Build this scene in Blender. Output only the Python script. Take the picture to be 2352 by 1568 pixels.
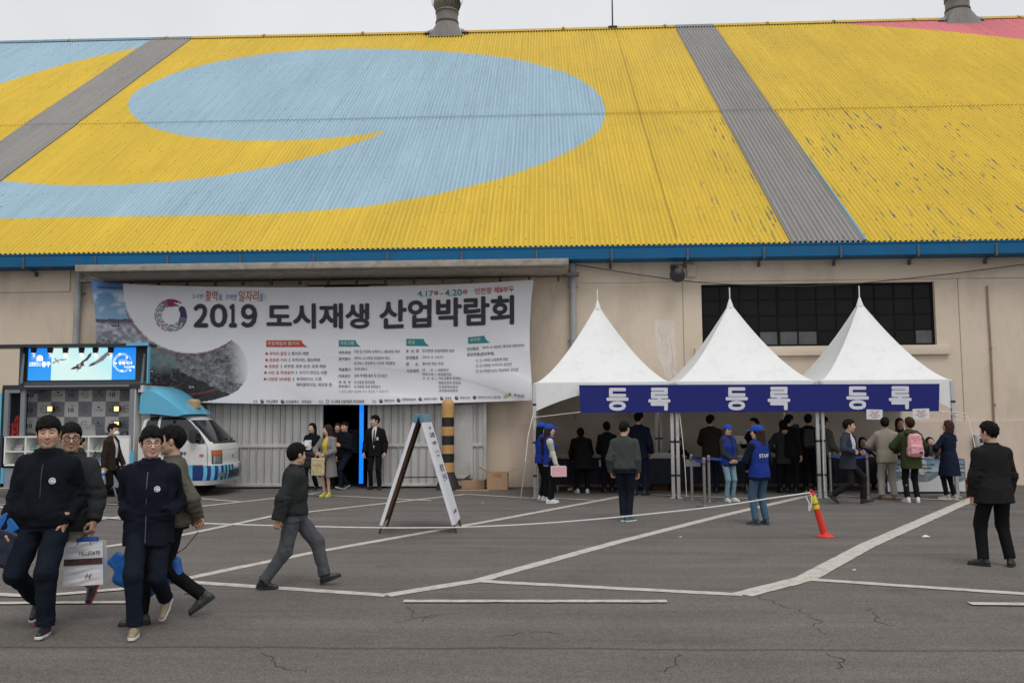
import bpy, bmesh, math, random
import numpy as np
from mathutils import Vector, Matrix
from math import radians, sin, cos, pi, sqrt, atan2

scene = bpy.context.scene
for _o in list(bpy.data.objects):
    bpy.data.objects.remove(_o)
LINK = scene.collection.objects.link
random.seed(7)
RNG = np.random.default_rng(7)

# ------------------------------------------------------------------ camera
CAM_H, PITCH, YAW, ROLL = 1.75, radians(4.86), radians(2.3), radians(.39)
FW = np.array([-sin(YAW) * cos(PITCH), cos(YAW) * cos(PITCH), sin(PITCH)])
_r0 = np.array([cos(YAW), sin(YAW), 0.0])
_u0 = np.cross(_r0, FW)
RT = _r0 * cos(ROLL) - _u0 * sin(ROLL)
UP = _u0 * cos(ROLL) + _r0 * sin(ROLL)
cam_data = bpy.data.cameras.new('camera')
cam_data.sensor_width = 36.0
cam_data.lens = 36.0 * 2000.0 / 2352.0
cam_data.clip_end = 500
cam_data.clip_start = 0.1
camera = bpy.data.objects.new('camera', cam_data)
camera.matrix_world = Matrix(((RT[0], UP[0], -FW[0], 0), (RT[1], UP[1], -FW[1], 0),
                              (RT[2], UP[2], -FW[2], CAM_H), (0, 0, 0, 1)))
LINK(camera)
scene.camera = camera

# ------------------------------------------------------------------ sky, sun, exposure (overcast noon)
SUN_EL, SUN_AZ = radians(58), radians(160)
world = bpy.data.worlds.new('World')
scene.world = world
world.use_nodes = True
_nt = world.node_tree
_bg = _nt.nodes['Background']
_sky = _nt.nodes.new('ShaderNodeTexSky')
_sky.sky_type = 'NISHITA'
_sky.sun_disc = False
_sky.sun_elevation = SUN_EL
_sky.sun_rotation = SUN_AZ
_sky.dust_density = 5.0
_sky.air_density = 1.0
_hs = _nt.nodes.new('ShaderNodeHueSaturation')
_hs.inputs['Saturation'].default_value = 0.10
_nt.links.new(_sky.outputs[0], _hs.inputs['Color'])
# a closed cloud deck: the clear-sky colour is mixed into pale, slightly uneven cloud
_tc = _nt.nodes.new('ShaderNodeTexCoord')
_nz = _nt.nodes.new('ShaderNodeTexNoise')
_nz.inputs['Scale'].default_value = 3.0
_nz.inputs['Detail'].default_value = 5.0
_nt.links.new(_tc.outputs['Generated'], _nz.inputs['Vector'])
_rp = _nt.nodes.new('ShaderNodeValToRGB')
_rp.color_ramp.elements[0].position = 0.3
_rp.color_ramp.elements[0].color = (7.8, 8.05, 8.4, 1)
_rp.color_ramp.elements[1].position = 0.72
_rp.color_ramp.elements[1].color = (9.3, 9.35, 9.5, 1)
_nt.links.new(_nz.outputs['Fac'], _rp.inputs['Fac'])
_mx = _nt.nodes.new('ShaderNodeMix')
_mx.data_type = 'RGBA'
_mx.inputs[0].default_value = 0.85
_nt.links.new(_hs.outputs[0], _mx.inputs[6])
_nt.links.new(_rp.outputs[0], _mx.inputs[7])
_nt.links.new(_mx.outputs[2], _bg.inputs['Color'])
_bg.inputs['Strength'].default_value = 0.10

sun_data = bpy.data.lights.new('sun', 'SUN')
sun_data.energy = 1.1
sun_data.angle = radians(26)
sun_data.color = (1.0, 0.97, 0.93)
sun = bpy.data.objects.new('sun', sun_data)
_sd = Vector((sin(SUN_AZ) * cos(SUN_EL), cos(SUN_AZ) * cos(SUN_EL), sin(SUN_EL)))
sun.rotation_euler = (_sd).to_track_quat('Z', 'Y').to_euler()
LINK(sun)

scene.view_settings.view_transform = 'Standard'
scene.view_settings.look = 'None'
scene.view_settings.exposure = 0.0
scene.view_settings.gamma = 1.0
scene.render.engine = 'CYCLES'
scene.cycles.use_denoising = True
scene.cycles.max_bounces = 6

# ------------------------------------------------------------------ measuring helpers (photograph read at 2352 x 1568)
F_PX = 2000.0
CAM = np.array([0, 0, CAM_H])
def ray(x, y): return FW + RT * (x - 1176) / F_PX - UP * (y - 784) / F_PX
def gp(x, y, z=0.0):
    d = ray(x, y)
    return CAM + d * (z - CAM_H) / d[2]
def wp(x, y, Y):
    d = ray(x, y)
    return CAM + d * Y / d[1]

def rotx(a): return np.array([[1, 0, 0], [0, cos(a), -sin(a)], [0, sin(a), cos(a)]])
def roty(a): return np.array([[cos(a), 0, sin(a)], [0, 1, 0], [-sin(a), 0, cos(a)]])
def rotz(a): return np.array([[cos(a), -sin(a), 0], [sin(a), cos(a), 0], [0, 0, 1]])
def nrm(v): v = np.asarray(v, float); return v / (np.linalg.norm(v) + 1e-9)
def wps(q, Y):
    q = np.asarray(q, float); d = FW + np.outer((q[:, 0] - 1176) / F_PX, RT) - np.outer((q[:, 1] - 784) / F_PX, UP)
    return CAM + d * (Y / d[:, 1])[:, None]

# ------------------------------------------------------------------ objects
def tag(o, label=None, cat=None, group=None, kind=None):
    if label: o['label'] = label
    if cat: o['category'] = cat
    if group: o['group'] = group
    if kind: o['kind'] = kind
    return o
def empty(name, loc=(0, 0, 0), rz=0.0, **kw):
    o = bpy.data.objects.new(name, None)
    o.empty_display_size = .1
    o.location = loc
    o.rotation_euler = (0, 0, rz)
    LINK(o)
    return tag(o, **kw)
def obj(name, me, m=None, parent=None, smooth=False):
    if m is not None:
        for x in (m if isinstance(m, (list, tuple)) else [m]): me.materials.append(x)
    o = bpy.data.objects.new(name, me)
    LINK(o)
    if parent is not None: o.parent = parent
    if smooth: me.polygons.foreach_set('use_smooth', np.ones(len(me.polygons), bool))
    return o
def mesh(name, v, f):
    me = bpy.data.meshes.new(name)
    v = np.asarray(v, float)
    if isinstance(f, np.ndarray) and len(f):
        k = f.shape[1]
        me.vertices.add(len(v)); me.vertices.foreach_set('co', v.astype(np.float32).ravel())
        me.loops.add(f.size); me.loops.foreach_set('vertex_index', f.astype(np.int32).ravel())
        me.polygons.add(len(f))
        me.polygons.foreach_set('loop_start', np.arange(0, f.size, k, dtype=np.int32))
        me.update(calc_edges=True)
    else:
        me.from_pydata([tuple(x) for x in v], [], [tuple(x) for x in f])
        me.update()
    return me
def copy_tree(o, parent=None):
    c = o.copy(); LINK(c)
    if parent is not None: c.parent = parent
    for ch in list(o.children): copy_tree(ch, c)
    return c

class MB:
    """collects simple shapes into one mesh"""
    def __init__(s): s.v = []; s.f = []; s.mi = []; s.cur = 0
    def add(s, v, f):
        b = len(s.v)
        s.v += [tuple(map(float, x)) for x in v]
        s.f += [tuple(int(i) + b for i in q) for q in f]
        s.mi += [s.cur] * len(f)
        return s
    def box(s, x0, x1, y0, y1, z0, z1, R=None, o=(0, 0, 0)):
        v = np.array([(x, y, z) for x in (x0, x1) for y in (y0, y1) for z in (z0, z1)], float)
        if R is not None: v = v @ np.array(R).T
        return s.add(v + np.array(o), [(0, 1, 3, 2), (4, 6, 7, 5), (0, 4, 5, 1), (2, 3, 7, 6), (0, 2, 6, 4), (1, 5, 7, 3)])
    def bar(s, a, b, w, d=None, up=(0, 0, 1)):
        a = np.array(a, float); b = np.array(b, float); d = d or w
        t = b - a; L = np.linalg.norm(t); t /= L
        u = np.array(up, float)
        if abs(t @ u) > .95: u = np.array([0, 1., 0])
        x = np.cross(t, u); x /= np.linalg.norm(x); y = np.cross(x, t)
        v = [p + x * i * w / 2 + y * j * d / 2 for p in (a, b) for i, j in ((-1, -1), (1, -1), (1, 1), (-1, 1))]
        return s.add(v, [(3, 2, 1, 0), (4, 5, 6, 7), (0, 1, 5, 4), (1, 2, 6, 5), (2, 3, 7, 6), (3, 0, 4, 7)])
    def tube(s, pts, r, n=8, cap=True):
        pts = [np.array(p, float) for p in pts]
        rs = r if isinstance(r, (list, tuple)) else [r] * len(pts)
        b = len(s.v); prev = None
        for i, p in enumerate(pts):
            t = pts[min(i + 1, len(pts) - 1)] - pts[max(i - 1, 0)]
            t /= (np.linalg.norm(t) + 1e-9)
            if prev is None:
                u = np.array([0, 0, 1.]) if abs(t[2]) < .9 else np.array([0, 1., 0])
                x = np.cross(t, u)
            else: x = prev - t * (prev @ t)
            x /= np.linalg.norm(x); prev = x; y = np.cross(t, x)
            for k in range(n):
                a = 2 * pi * k / n
                s.v.append(tuple(p + rs[i] * (x * cos(a) + y * sin(a))))
        nf = 0
        for i in range(len(pts) - 1):
            for k in range(n):
                s.f.append((b + i * n + k, b + i * n + (k + 1) % n, b + (i + 1) * n + (k + 1) % n, b + (i + 1) * n + k)); nf += 1
        if cap:
            s.f.append(tuple(b + k for k in reversed(range(n)))); s.f.append(tuple(b + (len(pts) - 1) * n + k for k in range(n))); nf += 2
        s.mi += [s.cur] * nf
        return s
    def lathe(s, prof, c=(0, 0, 0), n=24, R=None):
        b = len(s.v); c = np.array(c, float)
        for r, z in prof:
            for k in range(n):
                a = 2 * pi * k / n
                p = np.array([r * cos(a), r * sin(a), z])
                if R is not None: p = np.array(R) @ p
                s.v.append(tuple(p + c))
        nf = 0
        for i in range(len(prof) - 1):
            for k in range(n):
                s.f.append((b + i * n + k, b + i * n + (k + 1) % n, b + (i + 1) * n + (k + 1) % n, b + (i + 1) * n + k)); nf += 1
        s.f.append(tuple(b + k for k in reversed(range(n)))); s.f.append(tuple(b + (len(prof) - 1) * n + k for k in range(n))); nf += 2
        s.mi += [s.cur] * nf
        return s
    def prism(s, poly, fn0, fn1):
        """closed outline poly (2D) swept between two placements"""
        n = len(poly)
        v = [fn0(*p) for p in poly] + [fn1(*p) for p in poly]
        return s.add(v, [tuple(range(n))[::-1], tuple(range(n, 2 * n))] + [(i, (i + 1) % n, n + (i + 1) % n, n + i) for i in range(n)])
    def build(s, name, m, parent=None, smooth=False, bevel=0.0):
        me = mesh(name, s.v, s.f)
        o = obj(name, me, m, parent)
        if any(s.mi): me.polygons.foreach_set('material_index', np.array(s.mi, np.int32))
        bm = bmesh.new(); bm.from_mesh(me); bmesh.ops.recalc_face_normals(bm, faces=bm.faces)
        if bevel:
            bmesh.ops.bevel(bm, geom=[e for e in bm.edges if len(e.link_faces) == 2 and e.calc_face_angle(0) > .6], offset=bevel, segments=2, affect='EDGES', profile=.6, clamp_overlap=True)
        bm.to_mesh(me); bm.free()
        if smooth or bevel:
            me.polygons.foreach_set('use_smooth', np.ones(len(me.polygons), bool))
            me.set_sharp_from_angle(angle=radians(40))
        return o

# ------------------------------------------------------------------ materials
MATS = {}
def mat(name, col, rough=.6, metal=0.0, var=.12, scale=8.0, bump=0.0, bscale=60.0, spec=.5, dirt=None, stretch=(1, 1, 1), emit=0.0, alpha=1.0, sheen=0.0, attr=None, coat=0.0, trans=0.0):
    """principled surface whose colour wanders by a noise of its own"""
    if name in MATS: return MATS[name]
    m = bpy.data.materials.new(name)
    m.use_nodes = True
    nt = m.node_tree; N = nt.nodes; L = nt.links
    b = N['Principled BSDF']
    b.inputs['Roughness'].default_value = rough
    b.inputs['Metallic'].default_value = metal
    b.inputs['Specular IOR Level'].default_value = spec
    if sheen: b.inputs['Sheen Weight'].default_value = sheen
    if coat: b.inputs['Coat Weight'].default_value = coat
    tc = N.new('ShaderNodeTexCoord'); mp = N.new('ShaderNodeMapping')
    mp.inputs['Scale'].default_value = stretch
    L.new(tc.outputs['Object'], mp.inputs['Vector'])
    nz = N.new('ShaderNodeTexNoise'); nz.inputs['Scale'].default_value = scale; nz.inputs['Detail'].default_value = 6; nz.inputs['Roughness'].default_value = .65
    L.new(mp.outputs[0], nz.inputs['Vector'])
    if attr:
        at = N.new('ShaderNodeAttribute'); at.attribute_name = attr; base = at.outputs['Color']
    else:
        rg = N.new('ShaderNodeRGB'); rg.outputs[0].default_value = (*col, 1); base = rg.outputs[0]
    mr = N.new('ShaderNodeMapRange'); mr.inputs['From Min'].default_value = .25; mr.inputs['From Max'].default_value = .75
    mr.inputs['To Min'].default_value = 1 - var; mr.inputs['To Max'].default_value = 1 + var
    L.new(nz.outputs['Fac'], mr.inputs['Value'])
    mu = N.new('ShaderNodeVectorMath'); mu.operation = 'SCALE'
    L.new(base, mu.inputs[0]); L.new(mr.outputs[0], mu.inputs['Scale'])
    out = mu.outputs[0]
    if dirt:
        dc, amt, dsc, dst = dirt
        mp2 = N.new('ShaderNodeMapping'); mp2.inputs['Scale'].default_value = dst; L.new(tc.outputs['Object'], mp2.inputs['Vector'])
        n2 = N.new('ShaderNodeTexNoise'); n2.inputs['Scale'].default_value = dsc; n2.inputs['Detail'].default_value = 8; n2.inputs['Roughness'].default_value = .7
        L.new(mp2.outputs[0], n2.inputs['Vector'])
        m2 = N.new('ShaderNodeMapRange'); m2.inputs['From Min'].default_value = .5; m2.inputs['From Max'].default_value = .75; m2.inputs['To Max'].default_value = amt
        L.new(n2.outputs['Fac'], m2.inputs['Value'])
        mi = N.new('ShaderNodeMix'); mi.data_type = 'RGBA'; mi.inputs[7].default_value = (*dc, 1)
        L.new(m2.outputs[0], mi.inputs[0]); L.new(out, mi.inputs[6]); out = mi.outputs[2]
    L.new(out, b.inputs['Base Color'])
    if emit:
        L.new(out, b.inputs['Emission Color']); b.inputs['Emission Strength'].default_value = emit
    if alpha < 1: b.inputs['Alpha'].default_value = alpha
    if bump:
        n3 = N.new('ShaderNodeTexNoise'); n3.inputs['Scale'].default_value = bscale; n3.inputs['Detail'].default_value = 4
        L.new(mp.outputs[0], n3.inputs['Vector'])
        bp = N.new('ShaderNodeBump'); bp.inputs['Strength'].default_value = bump; bp.inputs['Distance'].default_value = .02
        L.new(n3.outputs['Fac'], bp.inputs['Height']); L.new(bp.outputs[0], b.inputs['Normal'])
    if trans:
        tb = N.new('ShaderNodeBsdfTranslucent'); ms = N.new('ShaderNodeMixShader'); ms.inputs[0].default_value = trans
        L.new(out, tb.inputs['Color']); L.new(b.outputs[0], ms.inputs[1]); L.new(tb.outputs[0], ms.inputs[2])
        L.new(ms.outputs[0], [n for n in N if n.type == 'OUTPUT_MATERIAL'][0].inputs['Surface'])
    MATS[name] = m
    return m
def color_attr(me, cols, name='Col'):
    a = me.color_attributes.new(name, 'FLOAT_COLOR', 'POINT')
    c = np.ones((len(me.vertices), 4), np.float32); c[:, :3] = cols
    a.data.foreach_set('color', c.ravel())
def srgb(r, g, b):
    f = lambda c: (c / 255 / 12.92) if c <= 10.3 else ((c / 255 + .055) / 1.055) ** 2.4
    return (f(r), f(g), f(b))

# ------------------------------------------------------------------ lettering
_tcache = {}
def text_geo(s, size=1.0, bold=0.0, align='LEFT', shear=0.0, cond=1.0, space=1.0):
    key = (s, bold, align, shear, space)
    if key not in _tcache:
        cu = bpy.data.curves.new('lettering', 'FONT'); cu.body = s; cu.size = 1.0; cu.offset = bold; cu.shear = shear
        cu.resolution_u = 3; cu.space_character = space; cu.align_x = align
        o = bpy.data.objects.new('lettering', cu); LINK(o)
        bpy.context.view_layer.update()
        me = bpy.data.meshes.new_from_object(o.evaluated_get(bpy.context.evaluated_depsgraph_get()))
        v = np.zeros(len(me.vertices) * 3); me.vertices.foreach_get('co', v)
        f = [tuple(p.vertices) for p in me.polygons]
        _tcache[key] = (v.reshape(-1, 3)[:, :2].copy(), f)
        bpy.data.objects.remove(o); bpy.data.curves.remove(cu); bpy.data.meshes.remove(me)
    v, f = _tcache[key]
    return v * np.array([size * cond, size]), f
def text_fit(s, x0, x1, y0, y1, bold=0.0, shear=0.0):
    """lettering scaled to fill a box"""
    v, f = text_geo(s, 1.0, bold, shear=shear)
    lo, hi = v.min(0), v.max(0)
    return (v - lo) / (hi - lo) * np.array([x1 - x0, y1 - y0]) + np.array([x0, y0]), f

# ------------------------------------------------------------------ implicit surfaces (people, bags, soft things)
def surface_nets(D, origin, h):
    nx, ny, nz = D.shape
    ins = D < 0
    acc = np.zeros((nx - 1, ny - 1, nz - 1, 3), np.float32); cnt = np.zeros((nx - 1, ny - 1, nz - 1), np.float32)
    def sl(o): return tuple(slice(o[k], D.shape[k] - 1 + o[k]) for k in range(3))
    cs = [(i, j, k) for i in (0, 1) for j in (0, 1) for k in (0, 1)]
    for a in cs:
        for ax in range(3):
            if a[ax]: continue
            b = list(a); b[ax] = 1
            d0, d1 = D[sl(a)], D[sl(b)]
            m = (d0 < 0) != (d1 < 0)
            t = np.where(m, d0 / np.where(m, d0 - d1, 1), 0)
            for k in range(3):
                acc[..., k] += np.where(m, a[k] + (t if k == ax else 0), 0)
            cnt += m
    act = cnt > 0
    idx = np.full(act.shape, -1, np.int64); idx[act] = np.arange(act.sum())
    cell = np.argwhere(act)
    v = (cell + acc[act] / cnt[act][:, None]) * h + origin
    quads = []
    for ax in range(3):
        o1, o2 = [(1, 2), (2, 0), (0, 1)][ax]
        s0 = [slice(1, n - 1) for n in D.shape]; s0[ax] = slice(0, D.shape[ax] - 1)
        s1 = list(s0); s1[ax] = slice(1, D.shape[ax])
        A, B = ins[tuple(s0)], ins[tuple(s1)]
        for flip, mk in ((False, A & ~B), (True, ~A & B)):
            p = np.argwhere(mk)
            if not len(p): continue
            off = np.ones(3, int); off[ax] = 0
            p = p + off
            q = []
            for da, db in ((-1, -1), (0, -1), (0, 0), (-1, 0)):
                r = p.copy(); r[:, o1] += da; r[:, o2] += db
                q.append(idx[r[:, 0], r[:, 1], r[:, 2]])
            q = np.stack(q, 1)
            quads.append(q[:, ::-1] if flip else q)
    return v, np.concatenate(quads) if quads else np.zeros((0, 4), int)

def smin(a, b, k):
    if k <= 0: return np.minimum(a, b)
    hh = np.clip(.5 + .5 * (b - a) / k, 0, 1)
    return b + (a - b) * hh - k * hh * (1 - hh)
def s_cone(p, a, b, ra, rb, flat=False, sc=None):
    a = np.asarray(a, np.float32); b = np.asarray(b, np.float32)
    q = p - a; ba = b - a
    L2 = float(ba @ ba) + 1e-12
    t0 = (q @ ba) / L2
    t = np.clip(t0, 0, 1)
    d = np.linalg.norm(q - t[:, None] * ba, axis=1) - (ra + (rb - ra) * t)
    if flat: d = np.maximum(d, (t0 - 1) * sqrt(L2))
    return d
def s_ell(p, c, r, R=None):
    q = p - np.asarray(c, np.float32)
    if R is not None: q = q @ np.asarray(R, np.float32)
    r = np.asarray(r, np.float32)
    k0 = np.linalg.norm(q / r, axis=1)
    k1 = np.linalg.norm(q / (r * r), axis=1) + 1e-9
    return k0 * (k0 - 1) / k1
def s_box(p, c, hs, R=None, r=0.0):
    q = p - np.asarray(c, np.float32)
    if R is not None: q = q @ np.asarray(R, np.float32)
    q = np.abs(q) - (np.asarray(hs, np.float32) - r)
    return np.linalg.norm(np.maximum(q, 0), axis=1) + np.minimum(q.max(1), 0) - r
def wrinkle(p, amp, seed, f=(5, 13), sx=(1, 1, 1)):
    g = np.random.default_rng(seed)
    o = np.zeros(len(p), np.float32)
    q = p * np.asarray(sx, np.float32)
    for i in range(6):
        d = g.normal(size=3); d /= np.linalg.norm(d); e = g.normal(size=3); e /= np.linalg.norm(e)
        fr = g.uniform(*f)
        o += 1 - 2 * np.abs(np.sin(pi * fr * (q @ d.astype(np.float32)) + g.uniform(0, 6) + 1.3 * np.sin(2 * pi * fr * .45 * (q @ e.astype(np.float32)))))
    return amp * o / 3
def polygonise(fn, lo, hi, h):
    lo = np.asarray(lo, float) - 2 * h; hi = np.asarray(hi, float) + 2 * h
    n = np.ceil((hi - lo) / h).astype(int) + 1
    ax = [lo[k] + np.arange(n[k]) * h for k in range(3)]
    P = np.stack(np.meshgrid(*ax, indexing='ij'), -1).reshape(-1, 3).astype(np.float32)
    D = fn(P).astype(np.float32).reshape(n)
    return surface_nets(D, lo, h)

# ================================================================== the setting
YW = 21.7                                  # front face of the warehouse wall
M_asph = mat('asphalt', (.132, .118, .107), rough=.9, var=.10, scale=1.2, bump=.35, bscale=160, spec=.3)
def asphalt_material():
    m = M_asph; nt = m.node_tree; N = nt.nodes; L = nt.links; b = N['Principled BSDF']
    src = b.inputs['Base Color'].links[0].from_socket
    tc = N.new('ShaderNodeTexCoord')
    # stone speckle
    v = N.new('ShaderNodeTexNoise'); v.inputs['Scale'].default_value = 52; v.inputs['Detail'].default_value = 3; v.inputs['Roughness'].default_value = .8
    L.new(tc.outputs['Object'], v.inputs['Vector'])
    r = N.new('ShaderNodeMapRange'); r.inputs['From Min'].default_value = .3; r.inputs['From Max'].default_value = .7; r.inputs['To Min'].default_value = .45; r.inputs['To Max'].default_value = 1.62
    L.new(v.outputs['Fac'], r.inputs['Value'])
    v3 = N.new('ShaderNodeTexNoise'); v3.inputs['Scale'].default_value = 15; v3.inputs['Detail'].default_value = 3; v3.inputs['Roughness'].default_value = .75; L.new(tc.outputs['Object'], v3.inputs['Vector'])
    r3 = N.new('ShaderNodeMapRange'); r3.inputs['From Min'].default_value = .3; r3.inputs['From Max'].default_value = .7; r3.inputs['To Min'].default_value = .82; r3.inputs['To Max'].default_value = 1.18; L.new(v3.outputs['Fac'], r3.inputs['Value'])
    sp = N.new('ShaderNodeTexVoronoi'); sp.inputs['Scale'].default_value = 21; L.new(tc.outputs['Object'], sp.inputs['Vector'])
    r4 = N.new('ShaderNodeMapRange'); r4.inputs['From Min'].default_value = .06; r4.inputs['From Max'].default_value = .12; r4.inputs['To Min'].default_value = 1.6; r4.inputs['To Max'].default_value = 1.0; L.new(sp.outputs['Distance'], r4.inputs['Value'])
    m34 = N.new('ShaderNodeMath'); m34.operation = 'MULTIPLY'; L.new(r3.outputs[0], m34.inputs[0]); L.new(r4.outputs[0], m34.inputs[1])
    m35 = N.new('ShaderNodeMath'); m35.operation = 'MULTIPLY'; L.new(r.outputs[0], m35.inputs[0]); L.new(m34.outputs[0], m35.inputs[1]); r = m35
    # lanes the paver laid, stretched along the wall
    mp = N.new('ShaderNodeMapping'); mp.inputs['Scale'].default_value = (.12, 1.3, 1); L.new(tc.outputs['Object'], mp.inputs['Vector'])
    n2 = N.new('ShaderNodeTexNoise'); n2.inputs['Scale'].default_value = 1.6; n2.inputs['Detail'].default_value = 8; n2.inputs['Roughness'].default_value = .65; L.new(mp.outputs[0], n2.inputs['Vector'])
    r2 = N.new('ShaderNodeMapRange'); r2.inputs['From Min'].default_value = .3; r2.inputs['From Max'].default_value = .7; r2.inputs['To Min'].default_value = .80; r2.inputs['To Max'].default_value = 1.18
    L.new(n2.outputs['Fac'], r2.inputs['Value'])
    mm = N.new('ShaderNodeMath'); mm.operation = 'MULTIPLY'; L.new(r.outputs[0], mm.inputs[0]); L.new(r2.outputs[0], mm.inputs[1])
    # worn joints between the lanes
    sx = N.new('ShaderNodeSeparateXYZ'); L.new(tc.outputs['Object'], sx.inputs[0])
    wob = N.new('ShaderNodeTexNoise'); wob.inputs['Scale'].default_value = .8; wob.inputs['Detail'].default_value = 6; L.new(tc.outputs['Object'], wob.inputs['Vector'])
    wa = N.new('ShaderNodeMath'); wa.operation = 'MULTIPLY_ADD'; wa.inputs[1].default_value = .16; L.new(wob.outputs['Fac'], wa.inputs[0]); L.new(sx.outputs['Y'], wa.inputs[2])
    last = mm.outputs[0]
    for yy, wd, amt in ((gp(1176, 1172)[1], .07, .30), (gp(1176, 1235)[1], .06, .34), (gp(1176, 1353)[1], .05, .22), (gp(1176, 1489)[1], .045, .45)):
        s1 = N.new('ShaderNodeMath'); s1.operation = 'SUBTRACT'; s1.inputs[1].default_value = yy + .08; L.new(wa.outputs[0], s1.inputs[0])
        a1 = N.new('ShaderNodeMath'); a1.operation = 'ABSOLUTE'; L.new(s1.outputs[0], a1.inputs[0])
        q = N.new('ShaderNodeMapRange'); q.inputs['From Min'].default_value = 0; q.inputs['From Max'].default_value = wd; q.inputs['To Min'].default_value = 1 - amt; q.inputs['To Max'].default_value = 1
        q.interpolation_type = 'SMOOTHSTEP'; L.new(a1.outputs[0], q.inputs['Value'])
        k = N.new('ShaderNodeMath'); k.operation = 'MULTIPLY'; L.new(last, k.inputs[0]); L.new(q.outputs[0], k.inputs[1]); last = k.outputs[0]
    n5 = N.new('ShaderNodeTexNoise'); n5.inputs['Scale'].default_value = .8; n5.inputs['Detail'].default_value = 6; n5.inputs['Roughness'].default_value = .7; L.new(tc.outputs['Object'], n5.inputs['Vector'])
    r5 = N.new('ShaderNodeMapRange'); r5.inputs['From Min'].default_value = .56; r5.inputs['From Max'].default_value = .66; r5.inputs['To Min'].default_value = 1.0; r5.inputs['To Max'].default_value = .84; L.new(n5.outputs['Fac'], r5.inputs['Value'])
    m5 = N.new('ShaderNodeMath'); m5.operation = 'MULTIPLY'; L.new(last, m5.inputs[0]); L.new(r5.outputs[0], m5.inputs[1]); last = m5.outputs[0]
    sc = N.new('ShaderNodeVectorMath'); sc.operation = 'SCALE'; L.new(src, sc.inputs[0]); L.new(last, sc.inputs['Scale'])
    L.new(sc.outputs[0], b.inputs['Base Color'])
asphalt_material()
g = MB(); g.add([(-160, -60, 0), (160, -60, 0), (160, 160, 0), (-160, 160, 0)], [(0, 1, 2, 3)])
tag(g.build('ground', M_asph), kind='structure')

# painted parking lines, each 4 mm above the asphalt
M_paint = mat('road_paint', (.50, .47, .42), rough=.8, var=.14, scale=6, dirt=((.16, .15, .14), .8, 9, (1, 1, 1)))
lines = [([(412, 1332), (548, 1303), (732, 1266), (1160, 1190), (1425, 1140)], .15), ([(412, 1335), (888, 1367)], .14), ([(888, 1367), (1100, 1333), (1160, 1316), (1414, 1246), (1667, 1182), (1880, 1133)], .17),
         ([(1100, 1334), (1160, 1338), (1705, 1366)], .14), ([(1705, 1366), (1850, 1329), (1991, 1253), (2249, 1139)], .225), ([(1845, 1330), (2352, 1364), (2500, 1374)], .14),
         ([(200, 1262), (249, 1255), (424, 1228), (627, 1185), (1071, 1135)], .15), ([(1071, 1135), (1250, 1146)], .12), ([(200, 1197), (424, 1167), (627, 1145), (740, 1131)], .15), ([(660, 1133), (990, 1150)], .12), ([(430, 1143), (556, 1153)], .12),
         ([(0, 1184), (160, 1186), (290, 1193)], .12), ([(-60, 1364), (75, 1370), (146, 1365), (276, 1354), (412, 1335)], .13), ([(-80, 1387), (303, 1384)], .10), ([(927, 1382), (1532, 1382)], .11), ([(2228, 1388), (2420, 1390)], .11),
         ([(1225, 1142), (1370, 1150)], .10), ([(1496, 1136), (1748, 1147)], .10), ([(1927, 1139), (2217, 1150)], .10), ([(-60, 1212), (0, 1205), (200, 1170)], .14), ([(0, 1160), (120, 1156), (300, 1160)], .12)]
pm = MB()
for zi, (pl, w) in enumerate(lines):
    pts = [gp(*p) for p in pl]
    fine = []
    for a, b in zip(pts[:-1], pts[1:]):
        n = max(2, int(np.linalg.norm(b - a) / .12))
        fine += [a + (b - a) * t for t in np.linspace(0, 1, n, endpoint=False)]
    fine.append(pts[-1])
    L_, R_ = [], []
    for i, p in enumerate(fine):
        t = nrm3 = fine[min(i + 1, len(fine) - 1)] - fine[max(i - 1, 0)]
        t = t / np.linalg.norm(t); nn = np.array([-t[1], t[0], 0])
        ww = w / 2
        L_.append(p + nn * (ww + RNG.normal() * .004) + np.array([0, 0, .004 + .0006 * zi])); R_.append(p - nn * (ww + RNG.normal() * .004) + np.array([0, 0, .004 + .0006 * zi]))
    n = len(fine)
    pm.add(L_ + R_, [(i, n + i, n + i + 1, i + 1) for i in range(n - 1)])
tag(pm.build('parking_lines', M_paint), kind='structure')
# hairline cracks in the asphalt
cm = MB()
def crack(pl, w=.0075):
    pts = [gp(*p) for p in pl]; fine = []
    for a, b in zip(pts[:-1], pts[1:]):
        n = max(3, int(np.linalg.norm(b - a) / .05))
        fine += [a + (b - a) * t + RNG.normal(size=3) * np.array([.022, .022, 0]) for t in np.linspace(0, 1, n, endpoint=False)]
    n = len(fine)
    v = []
    for i, p in enumerate(fine):
        t = fine[min(i + 1, n - 1)] - fine[max(i - 1, 0)]; t = t / (np.linalg.norm(t) + 1e-9); nn = np.array([-t[1], t[0], 0])
        ww = w * RNG.uniform(.2, .7); v += [p + nn * ww + np.array([0, 0, .003]), p - nn * ww + np.array([0, 0, .003])]
    cm.add(v, [(2 * i, 2 * i + 1, 2 * i + 3, 2 * i + 2) for i in range(n - 1)])
for c in ([(1735, 1368), (1800, 1392), (1830, 1400), (1880, 1425), (1870, 1440), (1905, 1462)], [(935, 1392), (950, 1405), (945, 1420)], [(905, 1430), (1000, 1412), (960, 1428)], [(1560, 1500), (1545, 1530), (1500, 1545)],
          [(2000, 1400), (2020, 1430), (2070, 1440)], [(2055, 1392), (2100, 1398)], [(600, 1500), (640, 1530), (720, 1545)], [(1150, 1460), (1250, 1450), (1300, 1462)], [(1900, 1500), (1935, 1520), (1920, 1540)], [(1400, 1252), (1408, 1262)], [(780, 1200), (800, 1212)]):
    crack(c)
tag(cm.build('asphalt_cracks', mat('crack_dark', (.04, .036, .033), rough=1)), kind='structure')

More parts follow.
